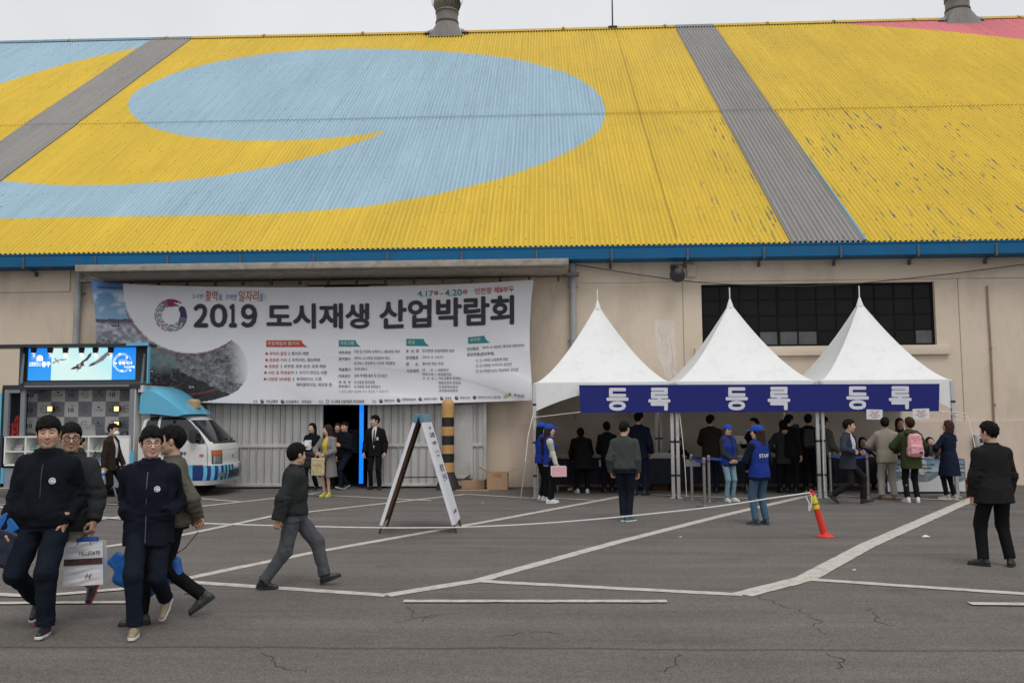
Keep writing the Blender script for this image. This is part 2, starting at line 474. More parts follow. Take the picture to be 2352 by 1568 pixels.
# ------------------------------------------------------------------ warehouse
ROOT = empty('warehouse', (0, YW, 0), label='beige warehouse with a painted yellow and blue corrugated roof', cat='building')
def up(name, mb, m, parent=None, smooth=False, bevel=0):
    """a part of the warehouse given in world coordinates"""
    p = parent or ROOT
    o = mb.build(name, m, None, smooth, bevel)
    o.parent = p
    if p.type == 'EMPTY': o.matrix_parent_inverse = Matrix.Translation(-Vector((0, YW, 0)))
    return o
def zw(x, y, Y=YW): return wp(x, y, Y)[2]
def xw(x, y, Y=YW): return wp(x, y, Y)[0]
M_wall = mat('render_beige', (.645, .54, .428), rough=.9, var=.07, scale=.9, bump=.15, bscale=30, dirt=((.30, .25, .21), .45, 1.6, (.8, 1, .25)))
M_wall2 = mat('render_pink', (.625, .505, .42), rough=.9, var=.07, scale=.9, bump=.15, bscale=30, dirt=((.30, .25, .21), .45, 1.6, (.8, 1, .25)))
GX0, GX1 = xw(700, 900), xw(890, 900)
ZD = zw(900, 652)
WX0, WX1 = xw(1612, 720), xw(2149, 720)
WZ0, WZ1 = zw(1880, 794), zw(1880, 650)
ZTOP = 5.86
w = MB()
w.box(-40, GX0, YW, YW + .3, 0, ZTOP); w.box(GX0, GX1, YW, YW + .3, ZD, ZTOP); w.box(GX1, WX0, YW, YW + .3, 0, ZTOP)
w.box(WX0, WX1, YW, YW + .3, 0, WZ0); w.box(WX0, WX1, YW, YW + .3, WZ1, ZTOP); w.box(WX1, 40, YW, YW + .3, 0, ZTOP)
up('wall', w, M_wall)
ZB = zw(1900, 643)
b = MB(); b.box(GX1 + 3.1, 40, YW - .035, YW - .001, ZB, ZTOP - .02); b.box(-40, xw(171, 640) - .1, YW - .035, YW - .001, ZB - .05, ZTOP - .02); up('upper_beam', b, M_wall)
ZP = zw(2300, 966)
b = MB(); b.box(GX1 + 3.1, 40, YW - .03, YW - .001, 0, ZP); up('plinth', b, M_wall2)
b = MB()
for px in (1569, 2203): b.box(xw(px, 720) - .008, xw(px, 720) + .008, YW - .006, YW - .001, ZP, ZB)
up('wall_joint', b, mat('joint_dark', (.30, .24, .19), rough=.9))
# patched plaster beside the first tent's peak
b = MB(); poly = [(1503, 735), (1521, 733), (1548, 737), (1552, 800), (1556, 860), (1558, 905), (1530, 905), (1525, 850), (1510, 820), (1505, 780)]
b.prism(poly, lambda x, y: wp(x, y, YW - .004), lambda x, y: wp(x, y, YW - .001)); up('plaster_patch', b, mat('plaster', (.68, .60, .53), rough=.95, var=.12, scale=6))
b = MB()
for pl in ([(1512, 748), (1515, 765), (1520, 770), (1522, 785)], [(1530, 765), (1528, 785), (1534, 800), (1531, 812)], [(1541, 790), (1545, 815), (1543, 850), (1549, 880), (1552, 900)]):
    b.tube([wp(x, y, YW - .005) for x, y in pl], .0028, 4)
up('plaster_crack', b, mat('crack_wall', (.30, .26, .23)))
# gutter, brackets
GY = 21.08
zg0, zg1 = zw(1176, 597, GY), zw(1176, 569, GY)
M_gut = mat('gutter_blue', (.010, .112, .255), spec=.15, rough=.55, var=.10, scale=1.5, dirt=((.05, .08, .10), .5, 3, (1, 1, .3)))
b = MB(); b.box(-40, 40, GY, GY + .02, zg0, zg1); b.box(-40, 40, GY + .02, YW - .05, zg0, zg0 + .02); b.box(-40, 40, GY - .02, GY - .001, zg1 - .02, zg1 + .012)
for x in np.arange(-38, 38, 3.67): b.box(x - .012, x + .012, GY - .003, GY - .001, zg0 + .004, zg1 - .024)
gutter = up('gutter', b, M_gut)
M_rust = mat('bracket_steel', (.10, .10, .10), rough=.7, var=.3, dirt=((.14, .06, .03), .7, 12, (1, 1, 1)))
bx0 = xw(160, 595, GY); bst = (xw(1931, 580, GY) - xw(1405, 580, GY)) / 3
k = 0
for i in range(-3, 18):
    x = xw(1405, 580, GY) + (i - 7) * bst
    if x < -17 or x > 16: continue
    b = MB(); b.box(x - .02, x + .02, GY - .035, GY - .004, zg0 - .03, zg1 - .07); b.box(x - .02, x + .02, GY - .035, YW - .06, zg0 - .05, zg0 - .031); b.box(x - .03, x + .03, YW - .12, YW - .04, zg0 - .16, zg0 - .051)
    up('gutter_bracket', b, M_rust, gutter)
    k += 1
gutter_o = gutter
# ------------------------------------------------------------------ roof
ALPHA = radians(37.7); EY = 21.16; EZ = zw(1176, 566, EY)
RD = np.array([0, cos(ALPHA), sin(ALPHA)]); RN = np.array([0, -sin(ALPHA), cos(ALPHA)])
def rpx(x, y):
    d = ray(x, y); P0 = np.array([0, EY, EZ]); t = ((P0 - CAM) @ RN) / (d @ RN); p = CAM + t * d
    return np.array([p[0], (p - P0) @ RD])
SR = float(np.mean([rpx(x, y)[1] for x, y in ((300, 94), (1300, 72), (2200, 42))]))
SL = float(np.mean([rpx(x, y)[1] for x, y in ((300, 285), (1300, 263), (2200, 246))]))
blue1 = [(293, 242), (302, 222), (318, 208), (344, 195), (400, 170), (469, 150), (540, 135), (625, 123), (700, 116), (781, 112), (900, 113), (1000, 117), (1090, 124), (1168, 134), (1220, 145), (1260, 156), (1300, 168), (1333, 184), (1362, 204), (1382, 227), (1391, 253), (1388, 275), (1379, 296), (1365, 310), (1349, 322), (1310, 346), (1250, 375), (1150, 410), (1000, 447), (838, 475), (700, 486), (586, 492), (391, 496), (156, 500), (0, 503), (-500, 512),
         (-500, 400), (0, 417), (18, 417), (78, 423), (156, 427), (273, 425), (391, 418), (508, 404), (625, 383), (742, 353), (838, 322), (897, 299), (838, 309), (750, 318), (664, 323), (547, 324), (430, 314), (390, 305), (351, 295), (320, 279), (302, 262)]
blue2 = [(-600, 420), (-200, 290), (0, 195), (78, 170), (156, 148), (234, 129), (290, 117), (352, 106), (430, 95), (450, 40), (-600, 40)]
pink = [(1860, 49), (1940, 56), (2001, 61), (2130, 70), (2223, 79), (2352, 93), (2600, 130), (2900, 190), (2900, -60), (1840, 0)]
def sdf_poly(P, poly):
    q = np.array([rpx(*p) for p in poly]); d = np.full(len(P), 1e9); ins = np.zeros(len(P), bool)
    for a, c in zip(q, np.roll(q, -1, 0)):
        e = c - a; w_ = P - a; t = np.clip((w_ @ e) / (e @ e + 1e-12), 0, 1)
        d = np.minimum(d, ((w_ - t[:, None] * e) ** 2).sum(1))
        cnd = (a[1] > P[:, 1]) != (c[1] > P[:, 1])
        xi = a[0] + (P[:, 1] - a[1]) / (c[1] - a[1] + 1e-12) * e[0]
        ins ^= cnd & (P[:, 0] < xi)
    d = np.sqrt(d); return np.where(ins, d, -d)
PITCH_W = .126
def roof_mat(name, grey=False):
    m = mat(name, (.30, .285, .27) if grey else (.66, .462, .034), rough=.6, var=.05, scale=.5)
    nt = m.node_tree; N = nt.nodes; L = nt.links; b = N['Principled BSDF']
    src = b.inputs['Base Color'].links[0].from_socket
    tc = N.new('ShaderNodeTexCoord')
    def noise(sc, st, det=6, ro=.6):
        mp = N.new('ShaderNodeMapping'); mp.inputs['Scale'].default_value = st; L.new(tc.outputs['UV'], mp.inputs['Vector'])
        n = N.new('ShaderNodeTexNoise'); n.inputs['Scale'].default_value = sc; n.inputs['Detail'].default_value = det; n.inputs['Roughness'].default_value = ro; L.new(mp.outputs[0], n.inputs['Vector']); return n.outputs['Fac']
    def rng(v, a, c, lo, hi):
        r = N.new('ShaderNodeMapRange'); r.inputs['From Min'].default_value = a; r.inputs['From Max'].default_value = c; r.inputs['To Min'].default_value = lo; r.inputs['To Max'].default_value = hi; L.new(v, r.inputs['Value']); return r.outputs[0]
    def mixc(f, a, c):
        x = N.new('ShaderNodeMix'); x.data_type = 'RGBA'; L.new(f, x.inputs[0]); L.new(a, x.inputs[6])
        if isinstance(c, tuple): x.inputs[7].default_value = (*c, 1)
        else: L.new(c, x.inputs[7])
        return x.outputs[2]
    def math_(op, a, c):
        x = N.new('ShaderNodeMath'); x.operation = op
        for i, v in enumerate((a, c)):
            if isinstance(v, (int, float)): x.inputs[i].default_value = v
            else: L.new(v, x.inputs[i])
        return x.outputs[0]
    col = src
    if not grey:
        uvs = N.new('ShaderNodeSeparateXYZ'); L.new(tc.outputs['UV'], uvs.inputs[0])
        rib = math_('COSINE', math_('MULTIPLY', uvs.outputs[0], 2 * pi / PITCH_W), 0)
        wear = rng(math_('SUBTRACT', noise(1.0, (11.0, .9, 1), 4, .7), math_('MULTIPLY', rib, .045)), .588, .618, 0, 1)
        zone = N.new('ShaderNodeAttribute'); zone.attribute_name = 'wear'
        patch = rng(noise(.55, (1, 1, 1), 3), .40, .54, 0, 1)
        wf = math_('MULTIPLY', math_('MULTIPLY', wear, zone.outputs['Fac']), patch)
        col = mixc(math_('MULTIPLY', wf, .9), col, (.10, .125, .14))
        for an, cc in (('blue_field', (.33, .475, .565)), ('pink_field', (.68, .20, .23))):
            at = N.new('ShaderNodeAttribute'); at.attribute_name = an
            col = mixc(rng(at.outputs['Fac'], -.012, .012, 0, 1), col, cc)
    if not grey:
        # valley grime with rib shade painted in, more in some stretches than others
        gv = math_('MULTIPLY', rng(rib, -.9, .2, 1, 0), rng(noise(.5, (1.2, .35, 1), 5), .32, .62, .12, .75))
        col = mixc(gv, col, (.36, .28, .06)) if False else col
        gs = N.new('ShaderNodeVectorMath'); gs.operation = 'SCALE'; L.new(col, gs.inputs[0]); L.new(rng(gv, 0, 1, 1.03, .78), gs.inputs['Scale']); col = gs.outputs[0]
    # grime that runs down the sheets, dull broad patches, sheet-to-sheet differences
    st1 = rng(noise(1.0, (9, .22, 1), 7, .7), .35, .8, 1.06, .80)
    st2 = rng(noise(.25, (1.6, .5, 1), 5), .35, .65, .95, 1.05)
    st3 = rng(noise(1.0, (30, 1.4, 1), 3), .62, .72, 0, .35 if not grey else .6)
    s = N.new('ShaderNodeVectorMath'); s.operation = 'SCALE'; L.new(col, s.inputs[0]); L.new(math_('MULTIPLY', st1, st2), s.inputs['Scale'])
    col = mixc(st3, s.outputs[0], (.20, .17, .10) if not grey else (.11, .105, .10))
    L.new(col, b.inputs['Base Color'])
    return m
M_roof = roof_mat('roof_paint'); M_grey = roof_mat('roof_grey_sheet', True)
def sheet(name, x0, x1, s0, s1, lift, m, ns, parent, amp=.034, sag=True):
    if m is M_grey: amp = .046
    nx = int((x1 - x0) / PITCH_W * 6) + 1
    X = np.linspace(x0, x1, nx); Sg = np.linspace(s0, s1, ns)
    XX, SS = np.meshgrid(X, Sg)
    hgt = lift + amp * np.cos(2 * pi * XX / PITCH_W) + .006 * np.sin(XX * .9) * np.sin(SS * .7)
    if s1 > SL + .3 and sag: hgt = hgt - .05 * np.clip((SS - s0) / (s1 - s0), 0, 1) ** 2 * np.exp(-((XX + 3) / 12) ** 2)
    P = np.array([0, EY, EZ]) + SS[..., None] * RD + hgt[..., None] * RN; P[..., 0] += XX
    v = P.reshape(-1, 3) - np.array([0, YW, 0])
    i = np.arange(ns * nx).reshape(ns, nx)
    f = np.stack([i[:-1, :-1], i[:-1, 1:], i[1:, 1:], i[1:, :-1]], -1).reshape(-1, 4)
    me = mesh(name, v, f); o = obj(name, me, m, parent, True)
    uv = me.uv_layers.new(name='UVMap'); li = f.ravel()
    flat = np.stack([XX.ravel(), SS.ravel()], 1)
    uv.data.foreach_set('uv', flat[li].astype(np.float32).ravel())
    if m is M_roof:
        for an, val in (('blue_field', np.maximum(sdf_poly(flat, blue1), sdf_poly(flat, blue2))), ('pink_field', sdf_poly(flat, pink)),
                        ('wear', np.clip((flat[:, 0] - 3.2) / 2.5, 0, 1) * np.clip((SL + 3 - flat[:, 1]) / 4, .12, 1))):
            a = me.attributes.new(an, 'FLOAT', 'POINT'); a.data.foreach_set('value', val.astype(np.float32))
    return o
SX = [(xw_ - 0, xe_) for xw_, xe_ in ((rpx(18, 416)[0] - 2.25, rpx(225, 256)[0]), (rpx(1680, 310)[0], rpx(1818, 310)[0]))]
# strip edges from the photograph: left strip right edge passes (225,255); right strip between x 1680 and 1815 at y 310
lx1 = float(np.mean([rpx(18, 416)[0], rpx(432, 93)[0]])); lx0 = lx1 - 1.95
rx0 = float(np.mean([rpx(1812, 557)[0], rpx(1546, 64)[0]])); rx1 = float(np.mean([rpx(1990, 557)[0], rpx(1640, 62)[0]]))
q_ = lambda x: round(x / PITCH_W) * PITCH_W
lx0, lx1, rx0, rx1 = map(q_, (lx0, lx1, rx0, rx1))
XL, XR = q_(-30), q_(27)
roof = None
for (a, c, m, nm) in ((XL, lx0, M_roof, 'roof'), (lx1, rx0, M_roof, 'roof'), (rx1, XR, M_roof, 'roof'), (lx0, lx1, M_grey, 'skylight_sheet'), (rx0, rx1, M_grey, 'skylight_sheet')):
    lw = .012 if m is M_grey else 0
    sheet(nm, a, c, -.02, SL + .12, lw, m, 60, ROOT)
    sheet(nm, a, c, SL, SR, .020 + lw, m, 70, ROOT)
# blue flashing beside the right strip's lower half
b = MB(); p0 = np.array([rx1 + .02, EY, EZ])
b.prism([(0, 0), (.07, 0), (.05, SL)], lambda x, s: p0 + np.array([x, 0, 0]) + RD * s + RN * .050, lambda x, s: p0 + np.array([x, 0, 0]) + RD * s + RN * .02)
up('flashing', b, mat('flash_blue', (.10, .27, .40), rough=.5))
# sheet fixings, in rows over the purlins
dS = rpx(1200, 519.5)[1] - rpx(1200, 552.7)[1]
rows = list(np.arange(.33, SL - .3, dS)) + [SL - .32, SL + .22] + list(np.arange(SL + .22 + dS, SR - .4, dS))
vv = []
for ri, s in enumerate(rows):
    st_ = 3 if (ri % 2 == 0 or s in (SL - .32, SL + .22)) else 6
    xr_ = np.arange(q_(-22), 22, PITCH_W * st_); lift = .034 + (.02 if s > SL else 0)
    ss = s + RNG.normal(size=len(xr_)) * .02
    for cx_, cs_ in ((-1, -1), (1, -1), (1, 1), (-1, 1)):
        pass
    base = np.stack([xr_, np.zeros_like(xr_), np.zeros_like(xr_)], 1) + np.array([0, EY, EZ]) + ss[:, None] * RD + RN * lift
    sz = np.where(RNG.random(len(xr_)) < .3, 0.4, RNG.uniform(.6, 1.0, len(xr_)))[:, None]
    for cx_, cs_, h_ in ((-1, -1, -.01), (1, -1, -.01), (1, 1, -.01), (-1, 1, -.01), (-.6, -.6, .012), (.6, -.6, .012), (.6, .6, .012), (-.6, .6, .012)):
        vv.append(base + np.array([1, 0, 0]) * cx_ * .014 * sz + RD * cs_ * .014 * sz + RN * h_)
    if ri == 0: blocks = []
    blocks.append(np.stack(vv[-8:], 1).reshape(-1, 3))
vv = np.concatenate(blocks); nb = len(vv) // 8
f0 = np.array([(0, 1, 5, 4), (1, 2, 6, 5), (2, 3, 7, 6), (3, 0, 4, 7), (4, 5, 6, 7)])
me_ = mesh('roof_fixings', vv - np.array([0, YW, 0]), (f0[None] + 8 * np.arange(nb)[:, None, None]).reshape(-1, 4))
fx = obj('roof_fixings', me_, mat('fixing_dark', (.17, .13, .07), rough=.8), ROOT); tag(fx, kind='stuff')
# ridge capping
RP = lambda x, s, h: np.array([x, EY, EZ]) + RD * s + RN * h
for (x0, x1, c) in ((XL, lx0, (.16, .26, .34)), (lx0, lx1, (.2, .2, .2)), (lx1, rx0, (.52, .34, .05)), (rx0, rx1, (.2, .2, .2)), (rx1, rpx(1885, 50)[0], (.52, .34, .05)), (rpx(1885, 50)[0], XR, (.50, .17, .2))):
    b = MB()
    for xa, xb in zip(np.linspace(x0, x1, 12)[:-1], np.linspace(x0, x1, 12)[1:]):
        hh = [.045 - .05 * math.exp(-((x + 3) / 12) ** 2) for x in (xa, xb)]
        b.add([RP(xa, SR - .16, hh[0] + .03), RP(xb, SR - .16, hh[1] + .03), RP(xb, SR + .05, hh[1] + .07), RP(xa, SR + .05, hh[0] + .07), RP(xb, SR + .25, hh[1] - .12), RP(xa, SR + .25, hh[0] - .12)], [(0, 1, 2, 3), (3, 2, 4, 5)])
    for x in np.arange(x0 + .6, x1, 2.3): b.box(x - .05, x + .05, -.1, .1, -.04, .04, R=np.stack([np.array([1, 0, 0]), RD, RN], 1), o=RP(x, SR - .04, .09))
    up('ridge_cap', b, mat('ridge_%d' % int(100 * c[0] + 10 * c[2]), c, rough=.6, var=.2, scale=3))
# far slope and gable ends, so that the building closes behind its ridge
b = MB(); e = np.array([0, EY, EZ]) + RD * SR
b.add([(XL, e[1], e[2] - .1), (XR, e[1], e[2] - .1), (XR, 2 * e[1] - EY, EZ), (XL, 2 * e[1] - EY, EZ)], [(0, 1, 2, 3)])
for x in (XL + .02, XR - .02): b.add([(x, YW, 0), (x, YW, EZ), (x, e[1], e[2] - .15), (x, 2 * e[1] - YW, EZ), (x, 2 * e[1] - YW, 0)], [(0, 1, 2, 3, 4)])
b.add([(XL, 2 * e[1] - YW, 0), (XR, 2 * e[1] - YW, 0), (XR, 2 * e[1] - YW, EZ), (XL, 2 * e[1] - YW, EZ)], [(0, 1, 2, 3)])
up('rear_shell', b, mat('rear_grey', (.3, .3, .3)))
# turbine ventilators on the ridge
M_vent = mat('vent_steel', (.17, .165, .155), rough=.55, metal=.15, var=.14, scale=5, dirt=((.13, .085, .05), .6, 4, (1, 1, .3)))
M_band = mat('vent_band', (.05, .045, .04), rough=.7)
def ventilator(px, py):
    X = rpx(px, py)[0]; base = RP(X, SR, 0)
    v0 = empty('roof_ventilator', (0, 0, 0)); v0.parent = ROOT; v0.location = base - np.array([0, YW, 0])
    def loc(name, mb, m, smooth=True):
        o = mb.build(name, m, v0, smooth); return o
    m_ = MB(); m_.add([(-.78, -.62, -.44), (.78, -.62, -.44), (.78, .62, -.44), (-.78, .62, -.44)] + [(.47 * cos(a), .47 * sin(a), .42) for a in (np.arange(4) * pi / 2 + pi * 1.25)], [(0, 1, 5, 4), (1, 2, 6, 5), (2, 3, 7, 6), (3, 0, 4, 7), (4, 5, 6, 7)])
    me = MB()
    ring0 = []; n = 32
    for kk in range(n):
        a = 2 * pi * kk / n; c_, s_ = cos(a), sin(a); q = max(abs(c_), abs(s_)); ring0.append((.80 * c_ / q, .60 * s_ / q, -.44))
    ring1 = [(.50 * cos(2 * pi * kk / n), .50 * sin(2 * pi * kk / n), .40) for kk in range(n)]
    me.add(ring0 + ring1, [(kk, (kk + 1) % n, n + (kk + 1) % n, n + kk) for kk in range(n)])
    me.add([(-1.05, -.35, -.16), (-.72, -.40, -.16), (-.62, -.3, .06), (-1.0, .1, .04), ], [(0, 1, 2, 3)]); me.add([(1.05, -.35, -.16), (.72, -.40, -.16), (.62, -.3, .06), (1.0, .1, .04)], [(0, 1, 2, 3)])
    loc('flared_base', me, M_vent, False)
    nk = MB(); nk.lathe([(.49, .38), (.50, .62), (.50, .86), (.515, .88), (.515, .98), (.50, 1.0)], n=32); loc('neck', nk, M_vent)
    bd = MB()
    for z in (.42, .90): bd.lathe([(.505, z - .025), (.535, z - .025), (.535, z + .025), (.505, z + .025)], n=32)
    loc('band', bd, M_band, False)
    tb = MB()
    for kk in range(26):
        a0 = 2 * pi * kk / 26
        vs = []
        for j in range(9):
            t = j / 8; z = 1.02 + .72 * t; r = .47 + .165 * sin(pi * (t * .86 + .10)) - .28 * max(0, t - .6) ** 1.2
            tw = .28 * sin(pi * t * .9)
            vs += [(r * cos(a0 + tw), r * sin(a0 + tw), z), ((r - .07) * cos(a0 + tw + .21), (r - .07) * sin(a0 + tw + .21), z)]
        tb.add(vs, [(2 * j, 2 * j + 1, 2 * j + 3, 2 * j + 2) for j in range(8)])
    tb.lathe([(.30, 1.72), (.36, 1.74), (.30, 1.80), (.05, 1.84)], n=24); tb.lathe([(.40, 1.0), (.43, 1.02), (.36, 1.72), (.2, 1.73)], n=24)
    t_o = loc('turbine', tb, M_vent, False)
    rr = MB()
    for a0 in (.0, pi / 2):
        rr.tube([((.70 * sin(pi * t)) * cos(a0) * s_, (.70 * sin(pi * t)) * sin(a0) * s_, 1.0 + .95 * (1 - cos(pi * t)) / 2) for s_ in (1,) for t in np.linspace(.05, .95, 16)] , .014, 5)
        rr.tube([(-(.70 * sin(pi * t)) * cos(a0), -(.70 * sin(pi * t)) * sin(a0), 1.0 + .95 * (1 - cos(pi * t)) / 2) for t in np.linspace(.05, .95, 16)], .014, 5)
    loc('guard_hoop', rr, M_band)
    return v0
ventilator(1027, 75); ventilator(2196, 44)
# lightning rod
X = rpx(1407, 66)[0]; p = RP(X, SR, .05)
b = MB(); b.tube([p, p + np.array([0, 0, 4.6])], [.035, .022], 8); b.box(-.2, .2, -.12, .12, -.03, .03, o=p); up('lightning_rod', b, mat('rod_dark', (.04, .04, .045), rough=.5, metal=.5))
b = MB(); b.tube([RP(X + .10 + .008 * math.sin(s * 2), s, .075 if s > SL else .045) for s in np.linspace(SR - .1, .3, 40)], .006, 4); up('earth_wire', b, mat('wire_dark', (.05, .045, .04)))
# window band with panes
M_fr = mat('window_steel', (.007, .007, .0075), rough=.7, spec=.15)
M_gl = mat('window_glass_dark', (.012, .012, .0125), rough=.35, spec=.12, var=.35, scale=1.3)
M_gl2 = mat('window_glass_dusty', (.075, .082, .085), rough=.5, var=.25, scale=5)
win = empty('window', (0, 0, 0)); win.parent = ROOT; win.location = (0, 0, 0)
b = MB(); b.box(WX0, WX1, YW + .10, YW + .16, WZ1 - .05, WZ1); b.box(WX0, WX1, YW + .10, YW + .16, WZ0, WZ0 + .05); b.box(WX0, WX0 + .06, YW + .10, YW + .16, WZ0 + .05, WZ1 - .05); b.box(WX1 - .06, WX1, YW + .10, YW + .16, WZ0 + .05, WZ1 - .05)
nc, nr = 12, 4
cw = (WX1 - WX0) / nc; rh = (WZ1 - WZ0) / nr
for i in range(1, nc): b.box(WX0 + i * cw - (.035 if i % 4 == 0 else .018), WX0 + i * cw + (.035 if i % 4 == 0 else .018), YW + .105, YW + .15, WZ0 + .05, WZ1 - .05)
for i in range(1, nr): b.box(WX0 + .06, WX1 - .06, YW + .11, YW + .145, WZ0 + i * rh - .018, WZ0 + i * rh + .018)
up('window_frame', b, M_fr, win)
b = MB(); b2 = MB()
dusty = {(4, 0), (5, 0), (8, 1), (8, 0), (11, 0), (3, 0)}
for i in range(nc):
    for j in range(nr):
        t = b2 if (i, j) in dusty else b
        t.box(WX0 + i * cw + .015, WX0 + (i + 1) * cw - .015, YW + .122, YW + .130, WZ0 + j * rh + .015, WZ0 + (j + 1) * rh - .015)
up('glazing', b, M_gl, win); up('glazing', b2, M_gl2, win)
b = MB(); b.box(WX0 - .2, WX1 + .27, YW - .10, YW - .001, WZ0 - .24, WZ0 - .02); up('window_sill', b, M_wall, win, bevel=.01)
# canopy over the gate
zs = zw(1176, 637); 
b = MB(); cx0, cx1 = xw(172, 612, 19.95), xw(1306, 600, 19.95)
b.box(cx0, cx1, 19.95, YW - .001, zs, zs + .155); b.box(cx0 + .1, cx1 - .1, 20.2, YW - .3, zs - .03, zs - .001)
up('canopy', b, mat('concrete_old', (.36, .32, .27), rough=.95, var=.2, scale=3, bump=.4, bscale=25, dirt=((.10, .095, .09), .7, 5, (1, 1, 1))), bevel=.012)
# downpipes
M_pipe = mat('pipe_grey', (.34, .34, .35), rough=.6, var=.12, scale=6, dirt=((.15, .14, .13), .5, 6, (1, 1, .3)))
for px, py, zt in ((178, 700, 620), (1316, 700, 606)):
    X = xw(px, py, 21.55); b = MB(); b.tube([(X, 21.55, 0.02), (X, 21.55, zw(px, zt, 21.55))], .085, 14)
    for z in np.arange(.9, 5.2, 1.35): b.lathe([(.086, -.02), (.096, -.02), (.096, .02), (.086, .02)], c=(X, 21.55, z), n=14); b.box(X - .13, X + .13, 21.6, YW - .001, z - .012, z + .012)
    up('downpipe', b, M_pipe, smooth=False)
# sliding gate: two leaves on a rail, a gap between them
M_gate = mat('gate_sheet', (.47, .465, .45), rough=.55, var=.09, scale=1.1, dirt=((.16, .15, .14), .5, 2.2, (1, 1, .25)))
M_gfr = mat('gate_frame', (.52, .515, .50), rough=.5, var=.1, scale=3, dirt=((.17, .15, .13), .5, 4, (1, 1, .4)))
GYF = 21.42
def leaf(px0, px1, wicket=False):
    X0, X1 = xw(px0, 900, GYF), xw(px1, 900, GYF); Z0, Z1 = .05, zw(900, 656, GYF)
    g0 = empty('gate_leaf', (0, 0, 0)); g0.parent = ROOT
    n = int((X1 - X0) / .02); b = MB(); per = .215
    prof = []
    x = X0 + .04
    while x < X1 - .04:
        prof += [(x, 0), (x + .004, -.022), (x + .012, -.022), (x + .014, .03), (x + .034, .03), (x + .036, -.022), (x + .042, -.022), (x + .046, 0)]
        x += .12 if (int((x - X0) / .12) % 3 == 0) else .19
    prof = [(X0 + .04, 0)] + [q for q in prof if q[0] < X1 - .04] + [(X1 - .04, 0)]
    v = [(a, GYF - d, z) for a, d in prof for z in (Z0 + .05, Z1 - .05)]
    b.add(v, [(2 * i, 2 * i + 2, 2 * i + 3, 2 * i + 1) for i in range(len(prof) - 1)])
    up('sheet', b, M_gate, g0)
    b = MB(); zm = zw(900, 1022, GYF)
    b.box(X0, X0 + .07, GYF - .04, GYF + .05, Z0, Z1); b.box(X1 - .07, X1, GYF - .04, GYF + .05, Z0, Z1); b.box(X0 + .07, X1 - .07, GYF - .038, GYF + .05, Z0, Z0 + .07); b.box(X0 + .07, X1 - .07, GYF - .038, GYF + .05, Z1 - .08, Z1); b.box(X0 + .07, X1 - .07, GYF - .036, GYF - .002, zm - .04, zm + .04)
    up('frame', b, M_gfr, g0, bevel=.004)
    if wicket:
        a, c = xw(1006, 1000, GYF), xw(1086, 1000, GYF); z0, z1 = zw(1040, 1098, GYF), zw(1040, 930, GYF)
        b = MB(); b.box(a + .05, c - .05, GYF - .045, GYF - .026, z0 + .05, z1 - .05); b.box(a, a + .05, GYF - .06, GYF - .024, z0, z1); b.box(c - .05, c, GYF - .06, GYF - .024, z0, z1); b.box(a + .05, c - .05, GYF - .058, GYF - .024, z1 - .05, z1); b.box(a + .05, c - .05, GYF - .058, GYF - .024, z0, z0 + .05)
        up('wicket_door', b, M_gfr, g0)
leaf(478, 743); leaf(846, 1117, True)
b = MB(); zr = zw(700, 644, 21.4); b.box(xw(186, 645, 21.4), xw(1330, 640, 21.4), 21.30, 21.50, zr + .02, zr + .10)
for x in np.arange(-10.5, .5, .72): b.box(x - .03, x + .03, 21.36, 21.44, zr - .10, zr + .02); b.box(x - .05, x + .05, 21.28, YW - .001, zr + .10, zr + .14)
up('gate_rail', b, mat('rail_steel', (.11, .105, .10), rough=.6, var=.3))
# dim hall seen through the gap
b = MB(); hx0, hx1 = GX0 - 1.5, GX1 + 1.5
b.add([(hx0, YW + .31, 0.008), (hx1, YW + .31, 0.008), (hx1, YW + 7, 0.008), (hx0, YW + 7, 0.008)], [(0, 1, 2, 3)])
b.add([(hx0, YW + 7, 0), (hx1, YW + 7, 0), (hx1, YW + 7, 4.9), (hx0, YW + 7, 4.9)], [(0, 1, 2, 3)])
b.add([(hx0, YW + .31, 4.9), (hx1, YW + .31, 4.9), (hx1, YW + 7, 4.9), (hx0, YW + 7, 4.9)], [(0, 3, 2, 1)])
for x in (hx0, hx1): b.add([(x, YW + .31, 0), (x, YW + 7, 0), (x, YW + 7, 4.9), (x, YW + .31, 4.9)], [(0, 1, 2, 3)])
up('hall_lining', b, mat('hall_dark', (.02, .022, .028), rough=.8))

# ================================================================== the event banner over the gate
BY = 21.16
def ban_y(X, Z):
    X = np.asarray(X, float); Z = np.asarray(Z, float)
    d = X * .55 + Z * 1.0; e = X * .30 + Z
    lo = np.clip((4.2 - Z) / 1.6, 0, 1)
    y = .030 * np.sin(1.1 * X + .4) * np.sin(1.3 * Z) + .018 * np.sin(2.1 * d + .6 * np.sin(X)) * (1 - .5 * lo)
    f = np.sin(5.2 * e + 1.1 * np.sin(.9 * X)); y = y + .030 * lo * np.clip((X + 7) / 3, 0, 1) * (np.abs(f) ** .7 * np.sign(f))
    y = y + .012 * np.sin(3.3 * (Z - .42 * X)) * np.clip((X + 5) / 3, 0, 1)
    return BY - .04 + y
def bpx(x, y):
    p = wp(x, y, BY); return p[0], p[2]
def interp_line(pts, n):
    pts = np.array(pts, float); d = np.r_[0, np.cumsum(np.linalg.norm(np.diff(pts, axis=0), axis=1))]
    t = np.linspace(0, d[-1], n)
    return np.stack([np.interp(t, d, pts[:, k]) for k in (0, 1)], 1)
def smooth_line(l, it=6):
    for _ in range(it): l[1:-1] = (l[:-2] + 2 * l[1:-1] + l[2:]) / 4
    return l
NU, NV = 460, 132
top_e = smooth_line(interp_line([(213, 646), (288, 652), (360, 656), (480, 659), (700, 661), (870, 659), (1028, 654), (1115, 650), (1226, 643.5)], NU))
